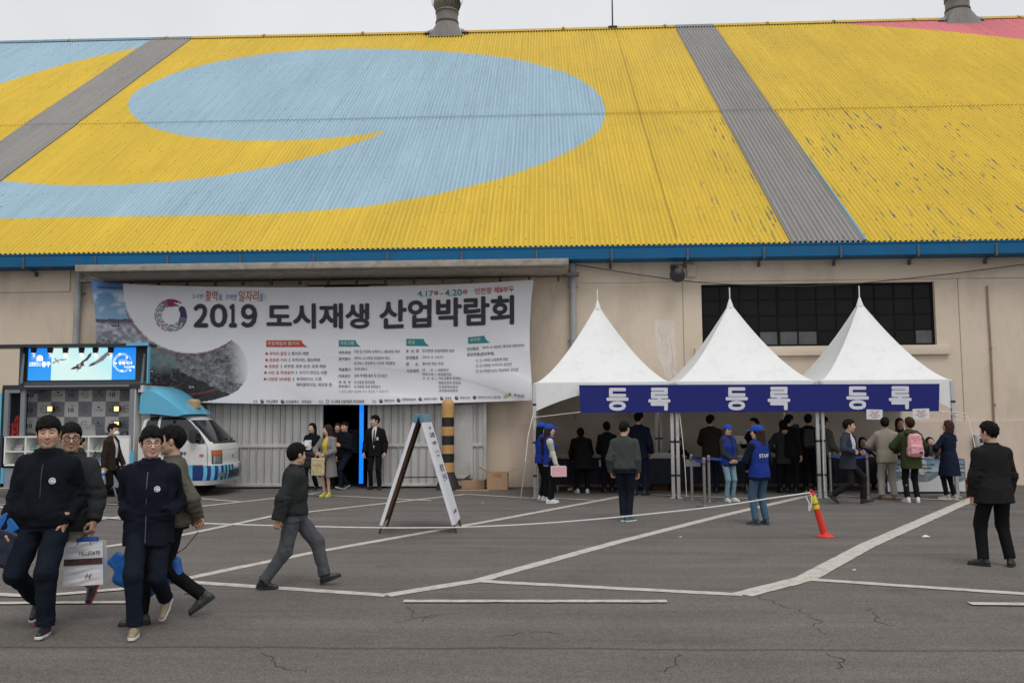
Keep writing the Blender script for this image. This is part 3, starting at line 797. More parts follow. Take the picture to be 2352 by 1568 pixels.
bot_e = smooth_line(interp_line([(221, 919), (330, 921), (456, 924), (646, 928), (870, 929), (967, 927), (1135, 922), (1222.7, 919)], NU))
lef_e = smooth_line(interp_line([(221, 919), (223, 850), (223, 787), (222, 735), (218, 690), (213, 646)], NV))
rig_e = smooth_line(interp_line([(1222.7, 919), (1221.5, 880), (1217, 810), (1216.7, 750), (1220, 691), (1226, 643.5)], NV))
u = np.linspace(0, 1, NU)[None, :, None]; v = np.linspace(0, 1, NV)[:, None, None]
G = (1 - v) * bot_e[None] + v * top_e[None] + (1 - u) * lef_e[:, None] + u * rig_e[:, None] - ((1 - u) * (1 - v) * bot_e[0] + u * (1 - v) * bot_e[-1] + (1 - u) * v * top_e[0] + u * v * top_e[-1])
PX = G.reshape(-1, 2)
XZ = wps(PX, BY)[:, [0, 2]]
P = np.stack([XZ[:, 0], ban_y(XZ[:, 0], XZ[:, 1]), XZ[:, 1]], 1)
ii = np.arange(NU * NV).reshape(NV, NU)
Fq = np.stack([ii[:-1, :-1], ii[:-1, 1:], ii[1:, 1:], ii[1:, :-1]], -1).reshape(-1, 4)
def vnoise(x, y, seed, oct_=4, fx=.02, fy=.02):
    """value noise for printed pictures"""
    g = np.random.default_rng(seed); o = np.zeros_like(x); a = 1; tot = 0
    for k in range(oct_):
        T = g.random((64, 64)); X = x * fx * 2 ** k; Y = y * fy * 2 ** k
        x0 = np.floor(X).astype(int); y0 = np.floor(Y).astype(int); fx_ = X - x0; fy_ = Y - y0
        fx_ = fx_ * fx_ * (3 - 2 * fx_); fy_ = fy_ * fy_ * (3 - 2 * fy_)
        t = lambda i, j: T[(x0 + i) % 64, (y0 + j) % 64]
        o += a * ((t(0, 0) * (1 - fx_) + t(1, 0) * fx_) * (1 - fy_) + (t(0, 1) * (1 - fx_) + t(1, 1) * fx_) * fy_); tot += a; a *= .55
    return o / tot
def lerp(a, b, t): return a * (1 - t) + b * t
x, y = PX[:, 0], PX[:, 1]
white = np.array([.77, .77, .81])
col = np.tile(white, (len(x), 1))
rc = np.hypot(x - 440, y - 656)
poly = np.array([(500, 800), (532, 780), (552, 796), (566, 820), (572, 845), (566, 872), (548, 896), (524, 909), (490, 919), (456, 924), (400, 935), (200, 935), (200, 640), (300, 640), (330, 760)], float)
inside = np.zeros(len(x), bool)
for a, c in zip(poly, np.roll(poly, -1, 0)):
    cnd = (a[1] > y) != (c[1] > y); inside ^= cnd & (x < a[0] + (y - a[1]) / (c[1] - a[1] + 1e-9) * (c[0] - a[0]))
pic = inside & (rc > 155)
pc = np.zeros_like(col)
sky_t = np.clip((y - 646) / 90, 0, 1)[:, None]
sky_c = lerp(np.array(srgb(38, 98, 158)), np.array(srgb(140, 178, 208)), sky_t)
cl = np.clip((vnoise(x, y, 3, 4, .028, .045) - .52) * 6, 0, 1)[:, None] * np.clip((y - 662) / 20, 0, 1)[:, None]
sky_c = lerp(sky_c, np.array(srgb(205, 215, 226)), cl * .8)
n1 = vnoise(x, y, 5, 5, .09, .14)[:, None]; n2 = vnoise(x, y, 9, 4, .22, .30)[:, None]; n3 = vnoise(x, y, 11, 3, .5, .5)[:, None]
town = lerp(np.array(srgb(120, 126, 138)), np.array(srgb(198, 200, 212)), np.clip((n1 - .40) * 3, 0, 1))
park = lerp(np.array(srgb(50, 72, 50)), np.array(srgb(150, 155, 165)), np.clip((n2 - .35) * 3.5, 0, 1))
mist = lerp(np.array(srgb(62, 86, 84)), np.array(srgb(128, 146, 150)), n1)
city = lerp(np.array(srgb(48, 48, 50)), np.array(srgb(158, 160, 164)), np.clip((n1 * .35 + n2 * .4 + n3 * .25 - .34) * 2.6, 0, 1))
sea = lerp(np.array(srgb(34, 34, 37)), np.array(srgb(58, 59, 63)), np.clip((n1 - .4) * 2, 0, 1))
pc[:] = sky_c
m = y > 733; pc[m] = np.tile(np.array(srgb(74, 84, 100)), (m.sum(), 1))
m = y > 741; pc[m] = town[m]
ridge = 772 + (x - 220) * .28; m = y > ridge; pc[m] = park[m]
m = (y > 796 + (x - 330) * .08) & (x > 225); pc[m] = mist[m]
m = (y > 838) & (x < 460); pc[m] = lerp(mist, sea, np.clip((y - 838) / 24, 0, 1)[:, None])[m]
edge = 846 + np.clip(x - 400, 0, 999) * .46 + 6 * (n1[:, 0] - .5)
m = (y < edge) & (x > 405 + 12 * (n1[:, 0] - .5)); pc[m] = city[m]
m = (y >= edge) & (x > 395); pc[m] = sea[m]
m = (x < 420) & (y > 850) & (n2[:, 0] > .62); pc[m] = city[m] * .5
fade = np.clip((x - 520 - (y - 800) * .15) / 46, 0, 1)[:, None]
pc = lerp(pc, white, fade * .92 * (y < 880)[:, None])
col[pic] = pc[pic]
red = (np.abs(rc - 160 - 3 * np.sin(x * .02)) < 1.2) & (y > 715) & inside; col[red] = srgb(150, 70, 60)
r2 = (np.abs(np.hypot(x - 430, y - 700) - 205) < 1.2) & (x > 400) & (x < 505) & (y > 880); col[r2] = srgb(140, 62, 50)
col *= (1 - .03 * vnoise(x, y, 21, 4, .02, .02))[:, None]
M_ban = mat('banner_print', (1, 1, 1), rough=.55, var=.03, scale=2, attr='Col')
ban = obj('banner', mesh('banner', P, Fq), M_ban, None, True); color_attr(ban.data, col)
tag(ban, 'large wrinkled white exhibition banner hung across the warehouse gate', 'banner')

def slice_geo(vv, ff, step):
    if not step: return vv, ff
    bm = bmesh.new(); vs = [bm.verts.new((p[0], p[1], 0)) for p in vv]
    for q in ff:
        try: bm.faces.new([vs[i] for i in q])
        except ValueError: pass
    lo, hi = vv.min(0), vv.max(0)
    for ax in (0, 1):
        for t in np.arange(lo[ax] + step, hi[ax], step):
            co = [0, 0, 0]; no = [0, 0, 0]; co[ax] = t; no[ax] = 1
            bmesh.ops.bisect_plane(bm, geom=bm.verts[:] + bm.edges[:] + bm.faces[:], plane_co=co, plane_no=no, dist=1e-6)
    bm.verts.index_update()
    o = np.array([p.co[:2] for p in bm.verts]); f = [tuple(w.index for w in q.verts) for q in bm.faces]
    bm.free(); return o, f
class Print:
    """lettering collected by ink and laid on the banner's folds"""
    def __init__(s): s.d = {}
    def geo(s, ink, vv, ff, lift=.010):
        V, F = s.d.setdefault(ink, ([], [])); n = len(V)
        w = wps(vv, BY); w[:, 1] = ban_y(w[:, 0], w[:, 2]) - lift
        V += [tuple(q) for q in w]
        F += [tuple(i + n for i in q) for q in ff]
    def text(s, t, x0, x1, yt, yb, ink='black', bold=.012, rise=0.0, step=None, shear=0.0, lift=.019):
        vv, ff = text_fit(t, 0, 1, 0, 1, bold, shear)
        w = np.stack([x0 + (x1 - x0) * vv[:, 0], yb - rise * vv[:, 0] - (yb - yt) * vv[:, 1]], 1)
        if step: w, ff = slice_geo(w, ff, step)
        s.geo(ink, w, ff, lift)
    def poly(s, pts, ink, lift=.006, step=8):
        w, ff = slice_geo(np.array(pts, float), [tuple(range(len(pts)))], step); s.geo(ink, w, ff, lift)
    def disc(s, cx, cy, r, ink, lift=.007, n=20): s.geo(ink, [(cx + r * cos(2 * pi * k / n), cy + r * sin(2 * pi * k / n)) for k in range(n)], [tuple(range(n))], lift)
    def arc(s, cx, cy, r, w, a0, a1, ink, lift=.007):
        n = max(3, int(abs(a1 - a0) / .12)); A = np.linspace(a0, a1, n + 1); pts = []
        for a in A: pts += [(cx + (r - w) * cos(a), cy + (r - w) * sin(a)), (cx + (r + w) * cos(a), cy + (r + w) * sin(a))]
        s.geo(ink, pts, [(2 * k, 2 * k + 1, 2 * k + 3, 2 * k + 2) for k in range(n)], lift)
INK = {'black': srgb(38, 38, 44), 'grey': srgb(70, 72, 80), 'pale': srgb(140, 142, 150), 'red': srgb(176, 58, 42), 'orange': srgb(190, 68, 36), 'teal': srgb(30, 132, 134), 'blue': srgb(62, 120, 165), 'white': (.62, .62, .64),
       'navy': srgb(26, 36, 70), 'purple': srgb(56, 26, 90), 'magenta': srgb(140, 26, 90), 'green': srgb(120, 165, 50), 'rust': srgb(150, 70, 62), 'brown': srgb(96, 78, 50)}
pr = Print()
def heavy(t, x0, x1, yt, yb, rise, w):
    # a bold cut of the letters: the same outline laid down several times round its place, each a hair above the last
    for i_, a_ in enumerate(np.arange(8) * pi / 4):
        dx, dy = w * cos(a_), w * sin(a_)
        pr.text(t, x0 + w + dx, x1 - w + dx, yt + w + dy, yb - w + dy, 'black', bold=0, rise=rise, step=6, lift=.020 + .0005 * i_)
for t_, xa_, xb_ in (('２', 447, 480), ('０', 484, 524), ('１', 527.5, 545.5), ('９', 554.5, 591.8)): heavy(t_, xa_, xb_, 698, 752.5, 0, 2.5)
heavy('도시재생', 613, 850, 697, 755.5, 0, 2.2)
heavy('산업박람회', 873, 1181, 690.5, 757.5, 12.5, 2.2)
for t, a, b_, c, d, k in (('도시엔', 444, 469, 675.5, 686.5, 'blue'), ('활력', 473.6, 502, 668, 692, 'red'), ('을,', 503.5, 514, 676, 691, 'blue'), ('지역엔', 519, 545, 676, 690, 'blue'), ('일자리', 550, 596, 668, 693, 'red'), ('를 !', 597.6, 611, 675, 692, 'blue')):
    pr.text(t, a, b_, c, d, k, bold=.004, shear=.12)
pr.text('4.17', 960, 995.5, 668, 682, 'teal', bold=.010); pr.text('-', 1012.5, 1017, 674, 677, 'teal'); pr.text('4.20', 1022, 1061.5, 666, 680.5, 'teal', bold=.010, rise=1.5)
for cx, cy, t in ((1002.3, 673, '수'), (1068.7, 670.4, '토')): pr.disc(cx, cy, 5.2, 'orange'); pr.text(t, cx - 3, cx + 3, cy - 3.4, cy + 3.4, 'white', bold=.0)
pr.text('인천항 제8부두', 1091, 1181, 662.5, 677, 'red', rise=5.5)
pr.text('www.urexpo.kr', 226, 285, 655, 665, 'navy', bold=0, rise=-3)
for t, a, b_, c, d in (('미래', 259, 277, 741, 750), ('현재', 340, 355.5, 849, 857), ('과거', 433, 449, 884.5, 893.5)):
    pr.poly([(a, c), (b_, c), (b_, d), (a, d)], 'black', step=6); pr.text(t, a + 2, b_ - 2, c + 1.5, d - 1.5, 'white')
def tab(x0, x1, x2, y0, y1, ink, t, a, b_, rise=0):
    pts = [(x0, y1), (x0, y0), (x1, y0 - rise)] + [(x1 + (x2 - x1) * k, y0 - rise + (y1 - y0 + .3 * rise) * (k ** .5)) for k in (.08, .25, .5, .75, 1)]
    pr.poly(pts, ink); pr.text(t, a, b_, y0 + 3, y1 - 4 - rise * .2, 'white', bold=.010, rise=rise * .6)
tab(612.3, 693.4, 708.5, 781.5, 797, 'orange', '무료체험과 볼거리', 616, 688)
tab(779.6, 818.5, 830, 781.5, 796.5, 'teal', '프로그램', 784, 814)
tab(934, 974, 987, 778.3, 794.7, 'teal', '포상', 938.5, 953.7)
tab(1075, 1113, 1126, 774.4, 789.5, 'teal', '공모전', 1080, 1103, rise=3.5)
for (cx, cy), t, xa, xb, t2, xc, xd in (((613.6, 812), '추억의 광장', 620, 660, '옛거리 재현', 671, 710), ((613.6, 826.8), '포토존 거리', 620, 660, '트릭아트, 힐링벽화', 672.6, 737), ((612.3, 841.3), '로봇존', 618.7, 641.4, '로봇밴, 로봇 공연, 로봇 체험', 654, 749),
        ((611, 855.5), '시민 및 학생참여', 617.5, 676, '우리가 만드는 내항', 689, 752.6), ((609.9, 870.3), '다양한 VR체험', 616, 669, '퓨처바이크, 드론,', 683, 742)):
    pr.disc(cx, cy, 3.1, 'orange'); pr.text(t, xa, xb, cy - 4.2, cy + 3.9, 'red', bold=.010); pr.text('|', (xb + xc) / 2 - .7, (xb + xc) / 2 + .7, cy - 4, cy + 4, 'grey'); pr.text(t2, xc, xd, cy - 4.2, cy + 3.9, 'black', bold=.004)
pr.text('패러글라이딩, 래프팅 등', 682.4, 764, 879, 887.3, 'black', bold=.004)
for t, xa, xb, ya, yb in (('네트워킹', 779.6, 807, 806, 813), ('참여행사', 779.6, 807, 820.5, 827.6), ('학술행사', 779, 807, 844.5, 852), ('대표공간', 779, 806, 859.6, 866.6), ('국  토  부', 779, 806.5, 874, 881), ('주최행사', 779, 806, 883.7, 890.5), ('포  상  명', 933.6, 962.6, 802.5, 810), ('당선발표', 933.6, 962, 817.4, 825), ('장      소', 933.6, 961.5, 832, 840), ('시상내역', 934, 962, 847.4, 855)):
    pr.text(t, xa, xb, ya, yb, 'black', bold=.010)
for t, xa, xb, ya, yb in (('기업 및 지자체 쇼케이스, 네트워킹 데이', 814.6, 919, 804, 811.5), ('개막식, 도시재생 산업문화 대상,', 814.6, 897.7, 819, 826), ('참가부스 현장평가, 다양한 체험활동', 814.6, 909, 830.5, 837.5), ('7차례 세미나', 814.6, 845, 844, 850.6), ('참여 주제별 홍보 및 전시공간', 814.6, 890, 858.5, 866), ('도시재생 협치포럼', 814, 860.4, 873.7, 881), ('도시재생 국제 컨퍼런스', 814, 875, 884, 891.3),
        ('도시재생 산업박람회 대상', 971, 1043.5, 801.5, 809), ('2019. 4. 17(수)', 971, 1018.8, 817, 823.8), ('행사장 메인 무대', 971, 1018.8, 831.5, 838.5), ('대      상  |  대통령상', 971, 1031, 846.5, 853.3), ('최우수상  |  국무총리상', 971, 1037.8, 856, 863.5), ('우  수  상  |  국토교통부 장관상', 971, 1058.5, 865.5, 872.6), ('행정안전부 장관상', 1007.5, 1059, 875.5, 882), ('인천광역시장상', 1008, 1052, 885, 891.5), ('문화일보회장상', 1009, 1053, 893.8, 899.6)):
    pr.text(t, xa, xb, ya, yb, 'grey', bold=.006)
pr.text('※ 프로그램은 일정에 따라 변동될 수 있습니다', 780, 893, 895, 901.5, 'pale', bold=0)
pr.text('당선발표', 1073.3, 1100.3, 797.5, 805.5, 'black', bold=.010, rise=1.5); pr.text('2019. 4. 20(토) 행사장 메인무대', 1108, 1203.5, 794.5, 801.5, 'grey', rise=4.5)
pr.text('공모전명(공모주제)', 1073, 1135, 810.5, 819.5, 'black', bold=.012, rise=3)
for t, xb, yb in (('① 도시재생 산업문화 대상', 1167.5, 832), ('② 도시재생 아이디어 공모전', 1175, 844), ('③ 도시재생 UCC 영상제작 공모전', 1190.7, 856.3)): pr.text(t, 1093.5, xb, yb - 7.6, yb, 'grey', bold=.006, rise=4)
for t, xa, xb, ya, yb, k in (('주최', 583, 593, 918, 925, 'pale'), ('국토교통부', 612.4, 640, 918, 925, 'black'), ('인천광역시', 657.5, 688, 918.5, 926, 'black'), ('문화일보', 694.4, 716.8, 918.5, 925.5, 'black'), ('주관', 734, 744, 918.5, 925.5, 'pale'), ('도시재생 산업박람회 추진위원회', 762.3, 838, 918, 925.5, 'black'), ('후원', 856, 865, 918, 924.5, 'pale'),
        ('행정안전부', 884, 906.7, 916.5, 922.5, 'grey'), ('문화체육관광부', 924.7, 956.6, 914, 920, 'grey'), ('농림축산식품부', 974, 1005.6, 912.3, 918.3, 'grey'), ('환경부', 1023.4, 1037.8, 911, 917, 'grey'), ('해양수산부', 1057, 1080, 909.8, 916, 'grey'), ('대한민국시도지사협의회', 1097.4, 1149.7, 909, 914.5, 'grey'), ('LH', 1157.6, 1167, 907.5, 913.3, 'navy'), ('HUG', 1188, 1204, 905.5, 912, 'navy')):
    pr.text(t, xa, xb, ya, yb, k, bold=.012)
for cx, cy in ((604, 921.4), (650.7, 921.8), (876.6, 920.5), (917, 918.7), (966.5, 916), (1015.5, 914.7), (1049.4, 913.5)):
    pr.arc(cx, cy, 3.3, 1.3, .5, 4.6, 'navy'); pr.arc(cx, cy, 3.3, .5, 4.6, 6.6, 'red'); pr.disc(cx + .6, cy + .9, 1.9, 'navy')
pr.disc(1090, 912.8, 4.2, 'brown'); pr.disc(1171, 905.7, 3.8, 'green'); pr.disc(1162.5, 905.8, 1.7, 'green'); pr.disc(1183.5, 906.5, 2.7, 'blue'); pr.disc(1186, 905, 1.6, 'white', .009)
pr.arc(753.7, 922, 3.7, .6, 0, 6.1, 'purple')
# the event's ring mark
LX, LY = 394.8, 725.5
for ri, r in enumerate(np.linspace(21.5, 36, 6)):
    a = .35 + .12 * ri
    while a < 4.55:
        da = RNG.uniform(.22, .7); k = ['rust', 'green', 'blue', 'magenta', 'teal', 'purple'][(ri * 2 + int(a * 3)) % 6]
        pr.arc(LX, LY, r, .85, a, min(a + da, 4.6), k); a += da + .12
for ri, r in enumerate(np.linspace(22, 36.5, 6)):
    pr.arc(LX, LY, r, 1.7, 4.55 - .10 * (ri % 2), 4.98 + .22 * (ri % 3), 'magenta', .009); pr.arc(LX, LY, r, .9, 4.2 - .16 * (ri % 3), 4.6, 'magenta', .009)
    pr.arc(LX, LY, r, .95, .0, .55 + .2 * (ri % 3), 'purple', .009)
pr.arc(LX, LY, 29.5, 7.2, -.52, .12, 'purple', .0095); pr.disc(LX + 29.5 * cos(-.52), LY + 29.5 * sin(-.52), 7.2, 'purple', .0095)
for ink, (V_, F_) in pr.d.items():
    obj('lettering', mesh('lettering', V_, F_), mat('ink_' + ink, INK[ink], rough=.55, var=.03), ban)
# cord ties of the banner
b = MB()
b.tube([(*[bpx(1226, 644)[0]], BY - .03, bpx(1226, 644)[1]), wp(1240, 640, 21.4), wp(1309, 622, 21.45)], .008, 5)
b.tube([wp(213, 646, BY - .02), wp(196, 640, 21.4), wp(186, 628, 21.45)], .008, 5)
b.build('tie_cord', mat('cord_grey', (.25, .24, .22)), ban)

# ================================================================== things fixed on or standing by the wall
b0 = empty('floodlight', wp(1556, 632, 21.2), label='round black floodlight fixed under the blue gutter', cat='floodlight')
R_ = rotx(radians(68)); b = MB(); b.lathe([(.02, -.02), (.18, -.02), (.19, 0), (.185, .02), (.14, .12), (.08, .2), (.02, .22)], n=28, R=R_); b.build('housing', mat('lamp_black', (.03, .03, .032), rough=.5), b0)
b = MB(); b.lathe([(.01, -.028), (.165, -.028), (.165, -.022), (.01, -.022)], n=28, R=R_); b.build('lens', mat('lamp_lens', (.09, .095, .095), rough=.2), b0)
b = MB(); b.lathe([(.176, -.034), (.194, -.034), (.194, -.0205), (.176, -.0205)], n=28, R=R_); b.build('rim', mat('lamp_rim', (.3, .3, .29), rough=.4), b0)
b = MB(); b.box(-.03, .03, .0, .44, .21, .26); b.box(-.16, -.14, .05, .1, -.02, .25); b.box(.14, .16, .05, .1, -.02, .25); b.box(-.16, .16, .05, .1, .251, .275); b.box(-.1, .1, .442, .46, .1, .34); b.build('bracket', mat('lamp_black', (0, 0, 0)), b0)
p = wp(1587, 622, 21.6); b = MB(); b.box(p[0] - .105, p[0] + .105, 21.54, YW - .001, p[2] - .16, p[2] + .16)
o = b.build('junction_box', mat('box_beige', (.50, .42, .34), rough=.7, dirt=((.2, .17, .14), .4, 8, (1, 1, .3))), bevel=.012); tag(o, 'small beige junction box beside the floodlight', 'junction box')
b = MB(); cb = [(1312, 606), (1380, 617), (1460, 630), (1540, 641), (1620, 650), (1720, 655), (1850, 657), (1960, 652), (2080, 640), (2200, 627), (2352, 607), (2420, 600)]
b.tube([wp(*q, 21.5) for q in cb], .012, 6); tag(b.build('cable', mat('cable_dark', (.05, .045, .04), rough=.7, var=.3)), 'thin sagging cable strung along the wall above the window', 'cable')
b = MB(); b.tube([wp(2267, 656, 21.66), wp(2276, 800, 21.66), wp(2285, 1000, 21.66)], .022, 8)
b.tube([wp(2285, 1000, 21.66), (wp(2285, 1000, 21.66)[0], 21.66, .3)], .022, 8)
for yy in (800, 930): b.lathe([(.024, -.03), (.032, -.03), (.032, .03), (.024, .03)], c=wp(2267 + (yy - 656) * .063, yy, 21.66), n=10)
tag(b.build('conduit', mat('conduit_brown', (.30, .20, .16), rough=.7, var=.2)), 'thin vertical conduit pipe on the wall above the meter box', 'pipe')
p0, p1 = wp(2242, 1026, 21.5), wp(2287, 998, 21.5)
e0 = empty('meter_box', ((p0[0] + p1[0]) / 2, 21.5, (p0[2] + p1[2]) / 2), label='small grey meter box on the wall behind the man in black', cat='meter box')
hw, hh = (p1[0] - p0[0]) / 2, (p1[2] - p0[2]) / 2
b = MB(); b.box(-hw, hw, .012, YW - 21.5 - .03, -hh, hh); b.build('box_body', mat('meter_grey', (.42, .42, .40), rough=.5), e0, bevel=.008)
b = MB(); b.box(-hw + .03, hw - .03, 0, .011, -hh + .03, hh - .03); o = b.build('door', mat('meter_grey2', (.47, .47, .45), rough=.5), e0, bevel=.003)
b = MB(); b.box(-hw + .09, -hw + .17, -.006, -.0005, -hh * .3, hh * .4); b.build('handle', mat('lamp_black', (0, 0, 0)), o)
# striped column guard
CY = 21.02; CX = wp(1029, 1000, CY)[0]
e0 = empty('striped_column', (CX, CY, 0), label='tall round column with black and tan stripes beside the gate', cat='column')
def zc(y_): return wp(1029, y_, CY)[2]
zz = [zc(1112), zc(1106), zc(1075), zc(1043.5), zc(1012), zc(981), zc(949.5), zc(918 + 18), zc(918 + 1)]
zb = [0.12, zc(1104), zc(1073), zc(1041), zc(1010), zc(978), zc(947), zc(916 + 19)]
zb = [.16] + [zc(870.4 + 0 + q) for q in ()] if False else [.13] + [zc(870.4 + .3289 * q) for q in (710, 648, 580, 520, 458, 395, 330, 268, 205)]
M_tan = mat('column_tan', (.56, .31, .11), rough=.6, dirt=((.2, .12, .06), .5, 5, (1, 1, 1))); M_cb = mat('column_black', (.014, .014, .015), rough=.55)
rad = .150
for i, (z0, z1) in enumerate(zip(zb[1:-1], zb[2:])):
    b = MB(); rr = rad + (.003 if i % 2 else 0); b.lathe([(rr - .02, z0), (rr, z0 + .004), (rr, z1 - .004), (rr - .02, z1)], n=36); b.build('stripe', M_tan if i % 2 else M_cb, e0, smooth=True)
b = MB(); b.lathe([(rad - .02, zb[0]), (rad, zb[0]), (rad, zb[1])], n=36); b.build('stripe', M_tan, e0, smooth=True)
zt = zb[-1]; zd = zc(917); b = MB(); b.lathe([(rad - .01, zt), (rad, zt + .002)] + [(rad * (1 - .0 * t) * sqrt(max(1 - max(0, (t - .4) / .6) ** 2 * .75, 0)), zt + (zd - zt) * t) for t in np.linspace(.05, 1, 12)] + [(.01, zd)], n=36); b.build('cap', M_tan, e0, smooth=True)
b = MB(); b.box(-.25, .25, -.25, .25, 0, .03); b.lathe([(.30, .03), (.17, .36), (.16, .40)], n=28); b.build('base', mat('base_dark', (.025, .024, .023), rough=.7), e0)
# cardboard boxes by the gate
M_card = mat('cardboard', (.42, .27, .16), rough=.85, var=.1, scale=6, bump=.1); M_card2 = mat('cardboard_inside', (.34, .21, .12), rough=.9)
def carton(px0, px1, py, d, ht, flaps, label):
    a, c = gp(px0, py), gp(px1, py); X = (a[0] + c[0]) / 2; w2 = (c[0] - a[0]) / 2
    e = empty('cardboard_box', (X, a[1] + d / 2, 0), label=label, cat='cardboard box', group='cardboard boxes by the gate')
    b = MB(); t = .006
    b.box(-w2, w2, -d / 2, d / 2, .002, .008); b.box(-w2, -w2 + t, -d / 2, d / 2, .008, ht); b.box(w2 - t, w2, -d / 2, d / 2, .008, ht); b.box(-w2 + t, w2 - t, -d / 2, -d / 2 + t, .008, ht); b.box(-w2 + t, w2 - t, d / 2 - t, d / 2, .008, ht)
    b.build('box_body', M_card, e)
    for (kind, ang) in flaps:
        b = MB(); L = .24
        if kind == 'b': b.box(-w2, w2, 0, .005, 0, L * 1.15, R=rotx(ang), o=(0, d / 2, ht + .002))
        if kind == 'f': b.box(-w2, w2, -.005, 0, 0, L * .8, R=rotx(-ang), o=(0, -d / 2, ht + .002))
        if kind == 'l': b.box(-.005, 0, -d / 2, d / 2, 0, L, R=roty(ang), o=(-w2, 0, ht + .002))
        if kind == 'r': b.box(0, .005, -d / 2, d / 2, 0, L, R=roty(ang), o=(w2, 0, ht + .002))
        b.build('flap', M_card2 if kind in 'bl' else M_card, e)
    return e
c1 = carton(1060, 1112, 1122, .34, .20, [('b', .12), ('f', 2.4), ('l', 1.0), ('r', .9)], 'low brown carton with its rear flap standing up beside the striped column')
b = MB(); a = gp(1046, 1127); b.box(a[0], a[0] + .78, a[1], a[1] + .30, .002, .010); tag(b.build('cardboard_sheet', M_card), 'flattened cardboard sheet lying under the low carton', 'cardboard sheet')
c2 = carton(1119, 1166, 1125, .42, .40, [('l', -1.0), ('r', 1.15), ('b', -1.9)], 'open brown carton, the taller one against the wall beside the gate')
b = MB(); b.box(-.11, .11, -.212, -.2105, .30, .38); b.build('print_mark', M_card2, c2)

